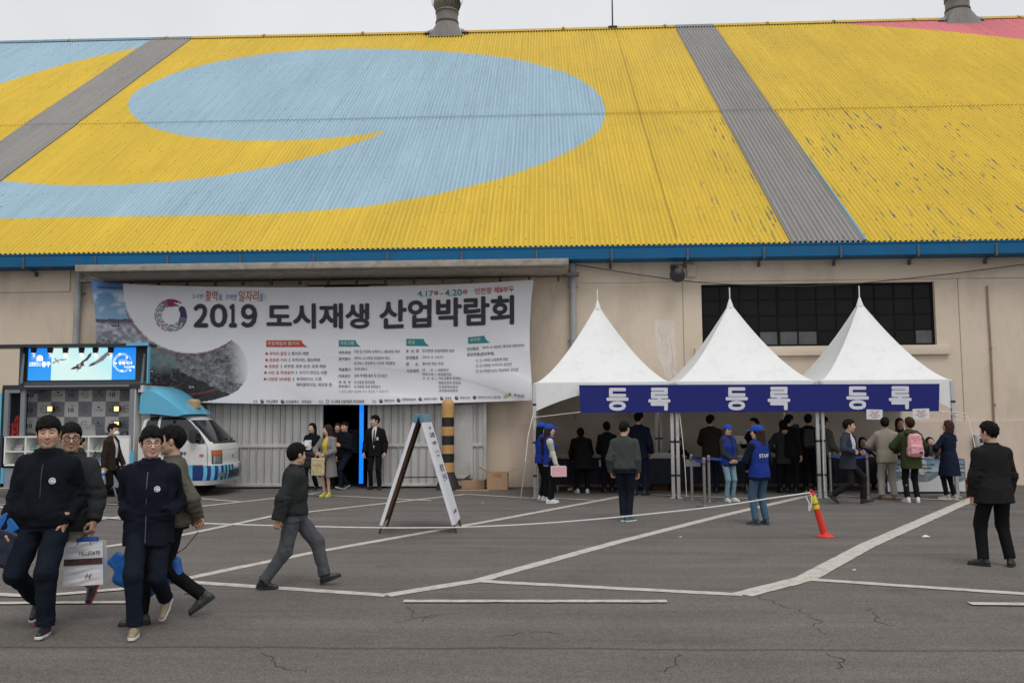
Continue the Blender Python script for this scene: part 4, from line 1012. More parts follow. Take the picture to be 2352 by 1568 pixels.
# ================================================================== party tents
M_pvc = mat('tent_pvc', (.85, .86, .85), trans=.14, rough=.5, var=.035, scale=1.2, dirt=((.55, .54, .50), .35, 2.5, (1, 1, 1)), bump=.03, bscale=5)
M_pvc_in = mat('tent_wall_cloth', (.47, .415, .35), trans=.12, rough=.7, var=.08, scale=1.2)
M_alu = mat('tent_aluminium', (.47, .47, .46), rough=.45, metal=.35, var=.15, scale=10, dirt=((.2, .19, .18), .5, 9, (1, 1, .3)))
M_clamp = mat('clamp_black', (.015, .015, .015), rough=.5)
TY0, TY1 = gp(1553, 1144)[1], 21.28
ZE = wp(1547, 877, TY0)[2]
TX = [gp(1219, 1145)[0] + .04, gp(1553, 1144)[0], wp(1884, 1000, TY0)[0], gp(2220, 1145)[0]]
ZP_ = wp(1680, 694, (TY0 + TY1) / 2)[2]
def tent(i, label):
    x0, x1 = TX[i] + .055, TX[i + 1] - .055; cx, cy = (x0 + x1) / 2, (TY0 + TY1) / 2; hx, hy = (x1 - x0) / 2, (TY1 - TY0) / 2
    e = empty('canopy_tent', (cx, cy, 0), label=label, cat='tent', group='white peaked tents along the wall')
    H = ZP_ - ZE; n = 28; m_ = 18; V_ = []; F_ = []
    for k in range(4):
        dirs = [(1, 0, 0, 1), (0, 1, -1, 0), (-1, 0, 0, -1), (0, -1, 1, 0)][k]
        base = len(V_)
        for j in range(n + 1):
            r = 1 - j / n; r = max(r, .035)
            z = ZE + H * (1 - r) ** 1.40
            for q in range(m_ + 1):
                s_ = -1 + 2 * q / m_
                sag = (1 - s_ * s_) * (.045 * sin(pi * (1 - r)) * 1.0)
                rr = r - sag
                px_, py_ = dirs[0] * rr + dirs[2] * s_ * r, dirs[1] * rr + dirs[3] * s_ * r
                V_.append((px_ * hx, py_ * hy, z))
        for j in range(n):
            for q in range(m_):
                a = base + j * (m_ + 1) + q; F_.append((a, a + 1, a + m_ + 2, a + m_ + 1))
    me = mesh('roof_fabric', V_, F_); bm = bmesh.new(); bm.from_mesh(me); bmesh.ops.remove_doubles(bm, verts=bm.verts, dist=.0015); bmesh.ops.recalc_face_normals(bm, faces=bm.faces); bm.to_mesh(me); bm.free()
    o = obj('roof_fabric', me, M_pvc, e, True); me.set_sharp_from_angle(angle=radians(24))
    # hanging valance with an arched lower edge
    for k in range(4):
        vv = []; ff = []; N_ = 24
        for q in range(N_ + 1):
            s_ = -1 + 2 * q / N_; drop = .20 + .42 * abs(s_) ** 1.6
            bul = .012 * sin(q * 1.7 + i) + .02
            c_, s2 = [(1, 0), (0, 1), (-1, 0), (0, -1)][k]
            for t in (0, .5, 1):
                off = 1 + (0 if t == 0 else .0)
                X_ = (c_ * (hx + .004 + bul * t * (1 - abs(s_))) - s2 * s_ * hx); Y_ = (s2 * (hy + .004 + bul * t * (1 - abs(s_))) + c_ * s_ * hy)
                vv.append((X_, Y_, ZE + .01 - .09 * (t > 0) - (drop - .09) * max(0, t * 2 - 1) * 1.0 if t != .5 else ZE - .08))
        for q in range(N_):
            for t in (0, 1): a = q * 3 + t; ff.append((a, a + 3, a + 4, a + 1))
        o = obj('valance', mesh('valance', vv, ff), M_pvc, e, True)
    b = MB(); b.lathe([(.082, ZP_ - .13), (.064, ZP_ - .06), (.040, ZP_ + .01), (.022, ZP_ + .07), (.012, ZP_ + .075)], n=18); o = b.build('peak_cap', M_pvc, e, smooth=True)
    b = MB(); b.tube([(0, 0, ZP_ + .07), (0, 0, ZP_ + .34)], .013, 8); b.build('finial_rod', M_pvc, e)
    for sx, sy in ((-1, -1), (1, -1), (-1, 1), (1, 1)):
        X_, Y_ = sx * (hx + .0), sy * hy; b = MB()
        b.box(X_ - .035, X_ + .035, Y_ - .035, Y_ + .035, .02, ZE - .02); lg = b.build('leg', M_alu, e, bevel=.006)
        b = MB(); b.box(X_ - .075, X_ + .075, Y_ - .075, Y_ + .075, .004, .02); b.build('foot_plate', M_alu, lg)
        b = MB()
        for z in (1.98, 1.18, .48): b.box(X_ - .041, X_ + .041, Y_ - .041, Y_ + .041, z - .022, z + .022)
        b.build('clamp', M_clamp, lg)
    b = MB()
    for sy in (-1, 1): b.bar((-hx, sy * (hy - .02), ZE - .05), (hx, sy * (hy - .02), ZE - .05), .045)
    for sx in (-1, 1): b.bar((sx * (hx - .02), -hy, ZE - .05), (sx * (hx - .02), hy, ZE - .05), .045)
    for sx, sy in ((-1, -1), (1, -1), (-1, 1), (1, 1)): b.bar((sx * hx, sy * hy, ZE - .06), (0, 0, ZE + .28), .03)
    b.tube([(0, 0, ZE + .25), (0, 0, ZP_ - .05)], .025, 8); b.build('roof_frame', M_alu, e)
    # rear wall cloth, slack and folded
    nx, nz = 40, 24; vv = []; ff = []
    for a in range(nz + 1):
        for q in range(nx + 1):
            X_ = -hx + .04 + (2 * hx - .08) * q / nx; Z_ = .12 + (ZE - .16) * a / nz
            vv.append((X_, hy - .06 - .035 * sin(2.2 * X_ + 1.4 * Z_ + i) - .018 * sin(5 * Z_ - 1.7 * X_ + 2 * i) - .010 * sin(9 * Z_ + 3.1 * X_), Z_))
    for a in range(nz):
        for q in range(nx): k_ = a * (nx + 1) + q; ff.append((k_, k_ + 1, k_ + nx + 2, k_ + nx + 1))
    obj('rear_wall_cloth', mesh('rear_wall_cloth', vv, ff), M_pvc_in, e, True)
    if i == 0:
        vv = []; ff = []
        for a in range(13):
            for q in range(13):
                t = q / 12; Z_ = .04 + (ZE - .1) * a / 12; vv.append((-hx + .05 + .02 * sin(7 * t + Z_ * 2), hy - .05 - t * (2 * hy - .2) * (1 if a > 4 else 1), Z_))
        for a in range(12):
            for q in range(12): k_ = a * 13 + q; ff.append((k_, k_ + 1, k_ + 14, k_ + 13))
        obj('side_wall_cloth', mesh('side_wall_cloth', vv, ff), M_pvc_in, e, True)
    return e
tent(0, 'white peaked tent nearest the event banner'); tent(1, 'white peaked tent in the middle of the row of three'); tent(2, 'white peaked tent at the end beside the fire extinguisher')
# blue registration banner across the tents
RBY = TY0 - .13
def rb_y(X, Z): return RBY + .014 * np.sin(1.9 * X) + .006 * np.sin(6.3 * X + 3 * Z) * np.exp(-((X - .8) / .5) ** 2) + .008 * np.sin(2.5 * Z + 1.3 * X)
qa = [wp(1330, 884, RBY), wp(2158, 881, RBY), wp(2157, 944, RBY), wp(1333, 947.5, RBY)]
vv = []; ff = []
for j in range(11):
    for q in range(121):
        s_, t = q / 120, j / 10
        p = (qa[0] * (1 - s_) + qa[1] * s_) * (1 - t) + (qa[3] * (1 - s_) + qa[2] * s_) * t
        vv.append((p[0], float(rb_y(p[0], p[2])), p[2]))
for j in range(10):
    for q in range(120): k_ = j * 121 + q; ff.append((k_, k_ + 1, k_ + 122, k_ + 121))
rb = obj('registration_banner', mesh('registration_banner', vv, ff), mat('banner_navy', (.017, .023, .165), rough=.7, spec=.2, var=.05, scale=3), None, True)
tag(rb, 'long navy blue banner with large white lettering tied across the tent fronts', 'banner')
V_, F_ = [], []
for t, xa, xb, ya, yb in (('등', 1393, 1443.5, 890.5, 943), ('록', 1489, 1539.5, 890, 942.5), ('등', 1666.6, 1717.5, 889, 942), ('록', 1763, 1814.5, 888, 941.5), ('등', 1943.6, 1995.6, 887, 940.5), ('록', 2042, 2094, 886.5, 939.5)):
    w0, f0_ = text_fit(t, 0, 1, 0, 1, 0)
    for i_, a_ in enumerate(np.arange(8) * pi / 4):
        bw = 1.9; dx, dy = bw * cos(a_), bw * sin(a_)
        w = np.stack([xa + bw + dx + (xb - xa - 2 * bw) * w0[:, 0], yb - bw + dy + (ya - yb + 2 * bw) * w0[:, 1]], 1); w, f = slice_geo(w, f0_, 10)
        n = len(V_); P3 = wps(w, RBY); P3[:, 1] = rb_y(P3[:, 0], P3[:, 2]) - .010 - .0005 * i_
        V_ += [tuple(q) for q in P3]; F_ += [tuple(i + n for i in q) for q in f]
obj('lettering', mesh('lettering', V_, F_), mat('ink_bannerwhite', (.66, .66, .74), rough=.6, var=.03), rb)
M_cord = mat('cord_white', (.66, .65, .62), rough=.8)
b = MB()
for pl in ([(1333, 946, RBY - .01), (1280, 952, TY0 - .06), (1228, 958, TY0 - .05)], [(2157, 943, RBY - .01), (2190, 952, TY0 - .06), (2219, 958, TY0 - .05)], [(2157, 943, RBY - .01), (2185, 946, TY0 - .06), (2219, 949, TY0 - .05)]):
    b.tube([wp(*q) for q in pl], .008, 5)
b.build('tie_cord', M_cord, rb)
# guy ropes
def rope(pts, label, r=.009, name='guy_rope', grp='guy ropes of the tents'):
    b = MB(); b.tube(pts, r, 6); o = b.build(name, M_cord, smooth=True); return tag(o, label, 'rope', grp)
rope([wp(1225, 950, TY0 - .06), wp(1213, 1000, TY0 - .3), wp(1207, 1060, TY0 - .5), gp(1196, 1146) + np.array([0, 0, .01])], 'white guy rope at the corner of the tent nearest the event banner')
rope([wp(1558, 930, TY0 - .06), wp(1567, 1000, TY0 - .08), wp(1574, 1080, TY0 - .10), wp(1577, 1140, TY0 - .10)], 'white guy rope hanging beside the twin poles next to the belt posts')
rope([wp(1890, 960, TY0 - .06), wp(1891, 1060, TY0 - .07), wp(1894, 1128, TY0 - .08)], 'white guy rope hanging at the twin poles beside the man in the navy blazer')
rope([wp(2222, 955, TY0 - .06), wp(2236, 1010, TY0 - .2), wp(2252, 1080, TY0 - .5), gp(2262, 1142) + np.array([0, 0, .01])], 'white guy rope at the tent corner beside the fire extinguisher')
# notices
M_paper = mat('paper_white', (.66, .66, .68), rough=.7, var=.03)
M_ink_red = mat('ink_notice', (.34, .07, .11), rough=.7)
def notice(x0, x1, y0, y1, Y, label, lines, m=M_paper, ink=M_ink_red, tilt=0, grp='paper notices hung in the tents'):
    a, c = wp(x0, y1, Y), wp(x1, y0, Y); W_, H_ = c[0] - a[0], c[2] - a[2]
    b = MB(); n = 8
    vv = [(W_ * (q / n - .5), -.018 * sin(pi * q / n) * t, -H_ * t) for t in (0, .5, 1) for q in range(n + 1)]
    b.add(vv, [(r * (n + 1) + q, r * (n + 1) + q + 1, (r + 1) * (n + 1) + q + 1, (r + 1) * (n + 1) + q) for r in range(2) for q in range(n)])
    o = b.build('paper_notice', m, smooth=True); o.location = ((a[0] + c[0]) / 2, Y, c[2]); o.rotation_euler = (0, tilt, 0)
    tag(o, label, 'notice', grp)
    V_, F_ = [], []
    for i, t in enumerate(lines):
        k = len(lines); z1 = -H_ * (.12 + .80 * i / k); z0 = z1 - H_ * .80 / k * .72; ln = min(1, len(t) / 10) * W_ * .84
        w, f = text_fit(t, -ln / 2, ln / 2, z0, z1, .02); n_ = len(V_)
        V_ += [(q[0], -.018 * sin(pi * (q[0] / W_ + .5)) * min(1, -q[1] / H_) - .004, q[1]) for q in w]; F_ += [tuple(j + n_ for j in q) for q in f]
    obj('lettering', mesh('lettering', V_, F_), ink, o)
    return o
NL = ['스탬프 이벤트', '상품증정은', '매일 선착순으로', '마감됩니다']
notice(1991, 2027, 940, 963, RBY - .04, 'white paper notice under the blue banner above the man in the beige jacket', NL, tilt=.03)
notice(2097, 2134, 938, 962, RBY - .04, 'white paper notice under the blue banner above the pink backpack', NL, tilt=-.02)
M_paper2 = mat('paper_grey', (.42, .40, .37), rough=.8)
notice(1308, 1332, 950, 966, TY1 - .22, 'handwritten notice on the tent back wall, over the bending person', ['접수처', '오전'], m=M_pvc_in, ink=mat('ink_dark', (.03, .03, .03)))
notice(1428, 1462, 938, 962, TY1 - .22, 'pale notice on the tent back wall beside the tall man in a dark suit', NL, m=M_paper2)

# ================================================================== tables, cartons and belt posts under the tents
M_navy = mat('table_cloth_navy', (.008, .010, .022), rough=.8, var=.2)
M_ttop = mat('table_top', (.30, .29, .27), rough=.5)
def table(xa, xb, Y, label, d=.6, h=.735, front=True, floor_gap=.22, cloth_m=None):
    e = empty('folding_table', ((xa + xb) / 2, Y + d / 2, 0), label=label, cat='table', group='tables under the tents'); w2 = (xb - xa) / 2
    b = MB(); b.box(-w2, w2, -d / 2, d / 2, h - .03, h); b.build('table_top', M_ttop, e, bevel=.004)
    for sx in (-1, 1):
        for sy in (-1, 1): b = MB(); b.tube([(sx * (w2 - .12), sy * (d / 2 - .08), 0), (sx * (w2 - .12), sy * (d / 2 - .08), h - .03)], .013, 8); b.build('leg', mat('leg_white', (.5, .5, .5), rough=.4), e)
    return e
def drape(xa, xb, Y, zlo, m, label, h=.737, d=.6, front=.014, amp=.012):
    """table cloth: top sheet and hanging front with soft pleats"""
    n = 60; vv = []; ff = []
    for q in range(n + 1):
        X_ = xa + (xb - xa) * q / n; pl = amp * sin(q * 1.35) + amp * .6 * sin(q * .53)
        for (yy, zz_) in ((Y + d, h + .004), (Y + .0, h + .004), (Y - front, h - .012), (Y - front - pl * .5, (h + zlo) / 2), (Y - front - pl, zlo)): vv.append((X_, yy, zz_))
    for q in range(n):
        for t in range(4): a = q * 5 + t; ff.append((a, a + 1, a + 6, a + 5))
    o = obj('tablecloth', mesh('tablecloth', vv, ff), m, None, True)
    return tag(o, label, 'tablecloth', 'cloths on the tables under the tents')
TBY = 20.35
for pa, pb, l1, l2 in ((1268, 1420, 'folding table behind the bending person in black', 'dark navy cloth on the table behind the bending person in black'), (1424, 1572, 'folding table in front of the seated clerk by the twin poles', 'dark navy cloth on the table of the seated clerk by the twin poles'),
                       (1576, 1728, 'folding table behind the belt posts and the man in brown', 'dark navy cloth on the table behind the belt posts'), (1732, 1884, 'folding table behind the person in the checked coat', 'dark navy cloth on the table behind the person in the checked coat'), (1890, 2044, 'folding table behind the man in the navy blazer', 'dark navy cloth on the table behind the man in the navy blazer')):
    xa, xb = wp(pa, 1060, TBY)[0], wp(pb, 1060, TBY)[0]
    table(xa, xb, TBY, l1); drape(xa - .01, xb + .01, TBY, .16, M_navy, l2)
# printed table front on the right
PTY = gp(2100, 1133)[1]
xa, xb = wp(2036, 1080, PTY)[0], wp(2214, 1080, PTY)[0]
table(xa, xb, PTY, 'folding table with a printed front where the woman in the navy coat stands'); drape(xa - .02, xb + .02, PTY, .03, M_navy, 'dark navy cloth under the printed table front', amp=.004)
npx, npz = 180, 66; gx, gz = np.meshgrid(np.linspace(0, 1, npx), np.linspace(0, 1, npz)); fxx = gx.ravel(); fz = gz.ravel()
rep = (fxx * 2.35 + .35) % 1.0; py_ = 1 - fz
cc = np.tile(np.array([.60, .60, .63]), (len(fxx), 1))
d_ = np.hypot((rep - .42) * 1.15, (py_ - .20) * .62)
m = (np.hypot((rep - .42) * 1.0, (py_ - .02) * .95) < .66) & (py_ < .70)
sk = lerp(np.array(srgb(90, 130, 165)), np.array(srgb(170, 190, 205)), np.clip(py_ / .35, 0, 1)[:, None]); nn_ = vnoise(fxx * 180, fz * 66, 31, 4, .12, .2)[:, None]
bt_ = lerp(np.array(srgb(70, 82, 90)), np.array(srgb(150, 158, 165)), nn_)
cc[m] = np.where((py_ > .38)[:, None], bt_, sk)[m]
m = (d_ < .17) & (py_ < .55); cc[m] = np.array([.58, .58, .60])
pts = np.stack([xa + .0 + (xb - xa) * fxx, np.full(len(fxx), PTY - .030) - .006 * np.sin(fxx * 19), .045 + (.735 - .045) * fz], 1)
i2 = np.arange(npx * npz).reshape(npz, npx); f2 = np.stack([i2[:-1, :-1], i2[:-1, 1:], i2[1:, 1:], i2[1:, :-1]], -1).reshape(-1, 4)
tf = obj('printed_table_front', mesh('printed_table_front', pts, f2), mat('table_print', (1, 1, 1), rough=.5, var=.03, attr='Col'), None, True); color_attr(tf.data, cc)
tag(tf, 'printed white and grey banner hanging on the front of the right table', 'table banner')
V_, F_ = [], []
for rx in (.03, .455, .88):
    for t, z0, z1, wd in (('2019 도시재생', .80, .88, .16), ('산업박람회', .69, .77, .12), ('4.17 - 4.20', .59, .63, .10)):
        x0 = rx; x1 = min(rx + wd, .995)
        w, f = text_fit(t, x0, x1, z0, z1, .02); n = len(V_)
        V_ += [(xa + (xb - xa) * q[0], PTY - .037 - .006 * sin(q[0] * 19), .045 + .69 * q[1]) for q in w]; F_ += [tuple(j + n for j in q) for q in f]
obj('lettering', mesh('lettering', V_, F_), mat('ink_black', (0, 0, 0)), tf)
# papers, screens and boxes on the tables
def on_table(name, px, Y, w, d, h, m, label, cat, rz=0, zt=.742, parts=None):
    X_ = wp(px, 1056, Y)[0]; b = MB(); b.box(-w / 2, w / 2, -d / 2, d / 2, 0, h); o = b.build(name, m, None, bevel=min(.006, h / 4)); o.location = (X_, Y, zt); o.rotation_euler = (0, 0, rz); return tag(o, label, cat)
on_table('paper_stack', 1518, 20.55, .55, .3, .12, M_paper2, 'stack of pale papers on the table beside the rear tent pole', 'paper stack')
on_table('paper_stack', 1345 - 42, 20.6, .30, .25, .09, M_paper2, 'low stack of papers on the table to the left of the bending person', 'paper stack')
on_table('paper_stack', 1700, 20.5, .35, .25, .06, M_paper, 'low white paper stack on the table behind the capped staff woman facing out', 'paper stack')
for px0, px1, lb in ((1575, 1609, 'white sheet hanging from the table edge beside the twin poles'), (1344 + 32, 1344 + 46, 'white sheet hanging from the table edge beside the bending person'), (1735 - 30, 1735 - 12, 'white sheet hanging from the table edge between the two staff women')):
    a, c = wp(px0, 1070, TBY - .03), wp(px1, 1058, TBY - .03); b = MB(); b.box(a[0], c[0], TBY - .034, TBY - .03, .56, .72); tag(b.build('hanging_sheet', M_paper), lb, 'paper', 'sheets hung on the table edges')
e = empty('monitor', (wp(2155, 1040, PTY + .3)[0], PTY + .3, .742), label='black monitor on the table before the woman in the navy coat', cat='monitor')
b = MB(); b.box(-.20, .20, -.02, .02, .05, .31); b.build('screen', mat('lamp_black', (0, 0, 0)), e, bevel=.006); b = MB(); b.box(-.09, .09, -.07, .07, 0, .012); b.box(-.02, .02, .0, .02, .012, .12); b.build('stand', mat('lamp_black', (0, 0, 0)), e)
e = empty('sign_card', (wp(2112, 1050, PTY + .14)[0], PTY + .14, .742), label='small white folded card on the table next to the monitor', cat='card')
b = MB(); b.bar((-.06, -.03, .0), (-.06, .0, .15), .002); b.add([(-.09, -.04, .002), (.09, -.04, .002), (.09, 0, .17), (-.09, 0, .17), (.09, .04, .002), (-.09, .04, .002)], [(0, 1, 2, 3), (3, 2, 4, 5)]); b.build('card_sheet', M_paper, e)
on_table('paper_stack', 2128, PTY + .12, .22, .16, .03, mat('paper_blue', (.25, .35, .5)), 'small stack of leaflets on the right table beside the folded card', 'paper stack')
# brick red cartons under the tables
M_brickbox = mat('carton_red', (.085, .030, .018), rough=.9, var=.25, scale=9)
for px0, px1, lb in ((1498, 1536, 'dark red carton under the table next to the man in the dark suit'), (1538, 1560, 'dark red carton under the table, the one behind the twin poles'), (1562, 1590, 'dark red carton under the table, the one next to the belt posts')):
    a, c = wp(px0, 1120, TBY + .25), wp(px1, 1120, TBY + .25); b = MB(); b.box(a[0], c[0] - .02, TBY + .2, TBY + .5, 0, .15); b.box(a[0] + .1, a[0] + .14, TBY + .195, TBY + .1995, 0.01, .14); tag(b.build('carton', M_brickbox, bevel=.003), lb, 'carton', 'cartons under the tables')
p = gp(1348 - 43, 1128); b = MB(); Rc = roty(radians(80)) ; b.lathe([(.028, 0), (.040, .10), (.037, .10), (.026, .004)], n=18, R=rotz(-.4) @ Rc, c=(p[0], p[1], .04)); tag(b.build('paper_cup', mat('cup_cream', (.55, .5, .42)), smooth=True), 'pale paper cup lying on the ground under the first tent', 'paper cup')
M_steel = mat('post_steel', (.32, .31, .30), rough=.3, metal=.8, var=.05); M_belt = mat('belt_blue', (.012, .05, .26), rough=.6)
def belt_post(px, py, label, belt_to=None, h=.93):
    g_ = gp(px, py); e = empty('belt_post', g_, label=label, cat='barrier post', group='steel belt posts before the tables')
    b = MB(); b.lathe([(.17, .003), (.17, .012), (.10, .022), (.034, .032), (.032, .04)], n=28); b.build('base', M_steel, e, smooth=False)
    b = MB(); b.lathe([(.030, .04), (.030, h - .11)], n=18); b.build('pole', M_steel, e, smooth=False)
    b = MB(); b.lathe([(.033, h - .11), (.036, h - .10), (.036, h - .01), (.028, h)], n=18); hd = b.build('belt_head', M_steel, e)
    b = MB(); b.lathe([(.0365, h - .125), (.038, h - .122), (.038, h - .108), (.0365, h - .105)], n=18); b.build('collar', M_clamp, hd)
    if belt_to is not None:
        t = gp(*belt_to) - g_; b = MB(); n = 14; vv = []
        for q in range(n + 1):
            s_ = q / n; sag = .045 * 4 * s_ * (1 - s_); vv += [(t[0] * s_, t[1] * s_, h - .03 - sag), (t[0] * s_, t[1] * s_, h - .08 - sag)]
        b.add(vv, [(2 * q, 2 * q + 1, 2 * q + 3, 2 * q + 2) for q in range(n)]); b.build('belt', M_belt, e)
    return e
belt_post(1590, 1148, 'steel belt post beside the twin poles, the left of the three together', (1630, 1153)); belt_post(1619, 1164, 'steel belt post nearest the rope, before the other two', (1592, 1148)); belt_post(1630, 1153, 'steel belt post between the nearest post and the capped staff woman', (1750, 1150))
belt_post(1750, 1150, 'steel belt post hidden behind the staff woman with her back turned'); belt_post(1909, 1142, 'steel belt post behind the man striding in the navy blazer', (1995, 1145)); belt_post(1995, 1145, 'steel belt post between the striding man and the man in beige')

# ================================================================== A-frame sign
fl, fl2, fr, fr2 = gp(870, 1225), gp(888, 1210), gp(1048, 1224), gp(1059, 1208.5)
ht = 1.80
def apex(Y, px): p = wp(px, 953, Y); return np.array([p[0], Y, p[2]])
af = empty('board_sign', ((fl + fr) / 2), label='white A-frame board sign standing open on the parking lot', cat='sign')
o3 = (fl + fr) / 2
M_afw = mat('sign_white', (.70, .71, .75), rough=.5, var=.05, dirt=((.5, .5, .5), .3, 3, (1, 1, 1))); M_afb = mat('sign_plywood', (.26, .165, .085), rough=.75, var=.15, scale=5, stretch=(1, 1, .2)); M_leg = mat('sign_leg_red', (.085, .022, .015), rough=.6, var=.2); M_head = mat('sign_head_blue', (.10, .21, .30), rough=.5)
TA, TB = apex(fl[1] + .02, 958), apex(fl2[1] + .02, 972)
TA2, TB2 = apex(fr[1] + .02, 966), apex(fr2[1] + .02, 983)
def panel(f0, f1, t0, t1, outward, withtext):
    """board between two legs; u across (front to back), v up the slope"""
    q = empty('sign_panel', (0, 0, 0)); q.parent = af
    ux = nrm(f1 - f0); nn = nrm(np.cross(f1 - f0, t0 - f0)); nn = nn if nn @ outward > 0 else -nn
    def pt(u_, v_, n_): return ((f0 * (1 - u_) + f1 * u_) * (1 - v_) + (t0 * (1 - u_) + t1 * u_) * v_) + nn * n_ - o3
    def slab(name, u0, u1, v0, v1, n0, n1, m):
        b = MB(); vs = [pt(a, c, d) for a in (u0, u1) for c in (v0, v1) for d in (n0, n1)]
        b.add(vs, [(0, 1, 3, 2), (4, 6, 7, 5), (0, 4, 5, 1), (2, 3, 7, 6), (0, 2, 6, 4), (1, 5, 7, 3)]); return b.build(name, m, q)
    slab('face_sheet', 0, 1, .07, .935, .021, .026, M_afw); slab('edge_strip', -.055, -.001, .07, .935, -.022, .026, M_afw)
    slab('back_board', 0.0, 1, .075, .93, .012, .0205, M_afb)
    for u0, u1 in ((0, .055), (.945, 1.0)): slab('leg', u0, u1, 0, .93, -.02, .0115, M_leg)
    for vv_ in (.10, .50): slab('rail', .056, .944, vv_, vv_ + .02, -.015, .0115, M_leg)
    slab('header', -.056, 1.01, .936, 1.005, -.03, .030, M_head)
    if withtext:
        V_, F_ = [], []
        for t, u0, u1, v0, v1 in (('2019', .38, .62, .87, .895), ('도시재생', .16, .84, .795, .845), ('산업박람회', .22, .78, .735, .765), ('4.17 - 4.20', .22, .78, .665, .685), ('인천항', .30, .70, .63, .65), ('종합', .22, .78, .50, .565), ('안내', .22, .78, .42, .485), ('도시재생', .2, .75, .14, .17)):
            w, f = text_fit(t, u0, u1, v0, v1, .03); n = len(V_); V_ += [pt(k[0], k[1], .0285) for k in w]; F_ += [tuple(j + n for j in k) for k in f]
        obj('lettering', mesh('lettering', V_, F_), mat('ink_navy', INK['navy'], rough=.55, var=.03), q)
    return q
panel(fl, fl2, TA, TB, np.array([-1, 0, 0]), True); panel(fr, fr2, TA2, TB2, np.array([1, -.2, 0]), True)
zc_ = .62
def lv(f, t, z): return f + (t - f) * (z / t[2]) - o3
b = MB(); b.bar(lv(fl2, TB, .78), lv(fr2, TB2, .78), .018); b.build('stay_bar', mat('stay_brass', (.16, .12, .06), rough=.5), af)
# ================================================================== delineator post, rope, extinguisher, litter
g_ = gp(1896, 1233); tp = wp(1864, 1131, g_[1] - .02)
e = empty('delineator_post', g_, label='leaning red plastic traffic post with yellow bands', cat='traffic post')
dv = nrm(tp - g_); Lp = np.linalg.norm(tp - g_); xx = nrm(np.cross((0, 1, 0), dv)); R_ = np.stack([xx, np.cross(dv, xx), dv], 1)
M_del = mat('delineator_red', (.66, .035, .02), rough=.45, var=.08, dirt=((.3, .03, .02), .4, 5, (1, 1, 1))); M_yel = mat('reflector_yellow', (.62, .62, .03), rough=.35)
b = MB(); b.lathe([(.125, .003), (.125, .016), (.10, .026), (.07, .040), (.055, .075)], n=28); b.build('base', M_del, e, smooth=False)
b = MB(); b.lathe([(.054, .05), (.050, .15), (.044, Lp * .70), (.042, Lp * .95), (.038, Lp * .985), (.026, Lp), (.01, Lp + .003)], n=28, R=R_); b.build('post', M_del, e, smooth=True)
b = MB(); b.tube([tuple(R_ @ np.array([0.0 + .022 * cos(a), 0, Lp + .012 + .028 * sin(a)])) for a in np.linspace(-.6, pi + .6, 10)], .010, 6); b.build('loop', M_del, e)
for f0 in (.69, .815, .925 - .03): b = MB(); h0 = Lp * f0 - .03; b.lathe([(.0450, h0), (.0470, h0 + .001), (.0465, h0 + .055), (.0445, h0 + .056)], n=28, R=R_); b.build('reflective_band', M_yel, e, smooth=True)
rp_ = [(1861, 1131, g_[1] - .02), (1773, 1143, 12.35), (1690, 1157, 12.5), (1588, 1170, 12.6), (1422, 1187, 12.7), (1310, 1197, 12.75), (1193, 1205, 12.8), (1050, 1211, 12.82), (900, 1212, 12.85), (750, 1209.5, 12.95), (600, 1206, 13.05), (424, 1200, 13.2), (300, 1193, 13.3), (215, 1186, 13.5), (120, 1178, 13.8), (-30, 1160, 14.5)]
pts = [wp(*q) for q in rp_]
for q in pts: q[2] = max(q[2], .012)
fine = []
for k in range(len(pts) - 1): fine += [pts[k] + (pts[k + 1] - pts[k]) * t for t in np.linspace(0, 1, 8, endpoint=False)]
rope(smooth_line(np.array(fine), 12), 'long white rope strung low across the lot from the red traffic post', r=.0105, name='rope', grp=None)
b = MB(); q0 = wp(1859, 1133, g_[1] - .06)
b.tube([q0 + np.array([.05 * math.sin(t * 2.1) * .5, -.02, -.02 - .10 * t + .04 * math.sin(t * 3)]) for t in np.linspace(0, 2.4, 22)], .010, 6); b.tube([q0 + np.array([-.03 - .02 * math.cos(t * 2), -.015, -.03 - .08 * t]) for t in np.linspace(0, 2.2, 14)], .010, 6)
tag(b.build('rope_knot', M_cord, smooth=True), 'loose knotted rope end dangling from the red traffic post', 'rope')
g_ = gp(2228, 1143); e = empty('fire_extinguisher', g_, label='red fire extinguisher standing at the last tent leg', cat='fire extinguisher')
b = MB(); b.lathe([(.06, 0), (.065, .01), (.065, .36), (.05, .41), (.022, .44), (.022, .46)], n=22); b.build('cylinder_body', mat('ext_red', (.42, .012, .012), rough=.3), e, smooth=True)
b = MB(); b.lathe([(.0655, .14), (.066, .141), (.066, .27), (.0655, .271)], n=22); b.build('label_band', mat('ext_yellow', (.55, .38, .05), rough=.4), e)
b = MB(); b.box(-.02, .02, -.02, .02, .46, .50); b.bar((-.01, 0, .50), (.11, 0, .53), .018); b.bar((-.01, 0, .47), (.10, 0, .45), .016); b.tube([(.03, 0, .48), (.09, -.02, .42), (.085, -.02, .2), (.08, -.02, .12)], .012, 6); b.build('valve', M_clamp, e)
b = MB(); b.box(.05, .15, -.05, -.048, .26, .44, R=roty(.25)); b.build('tag_card', M_paper, e)
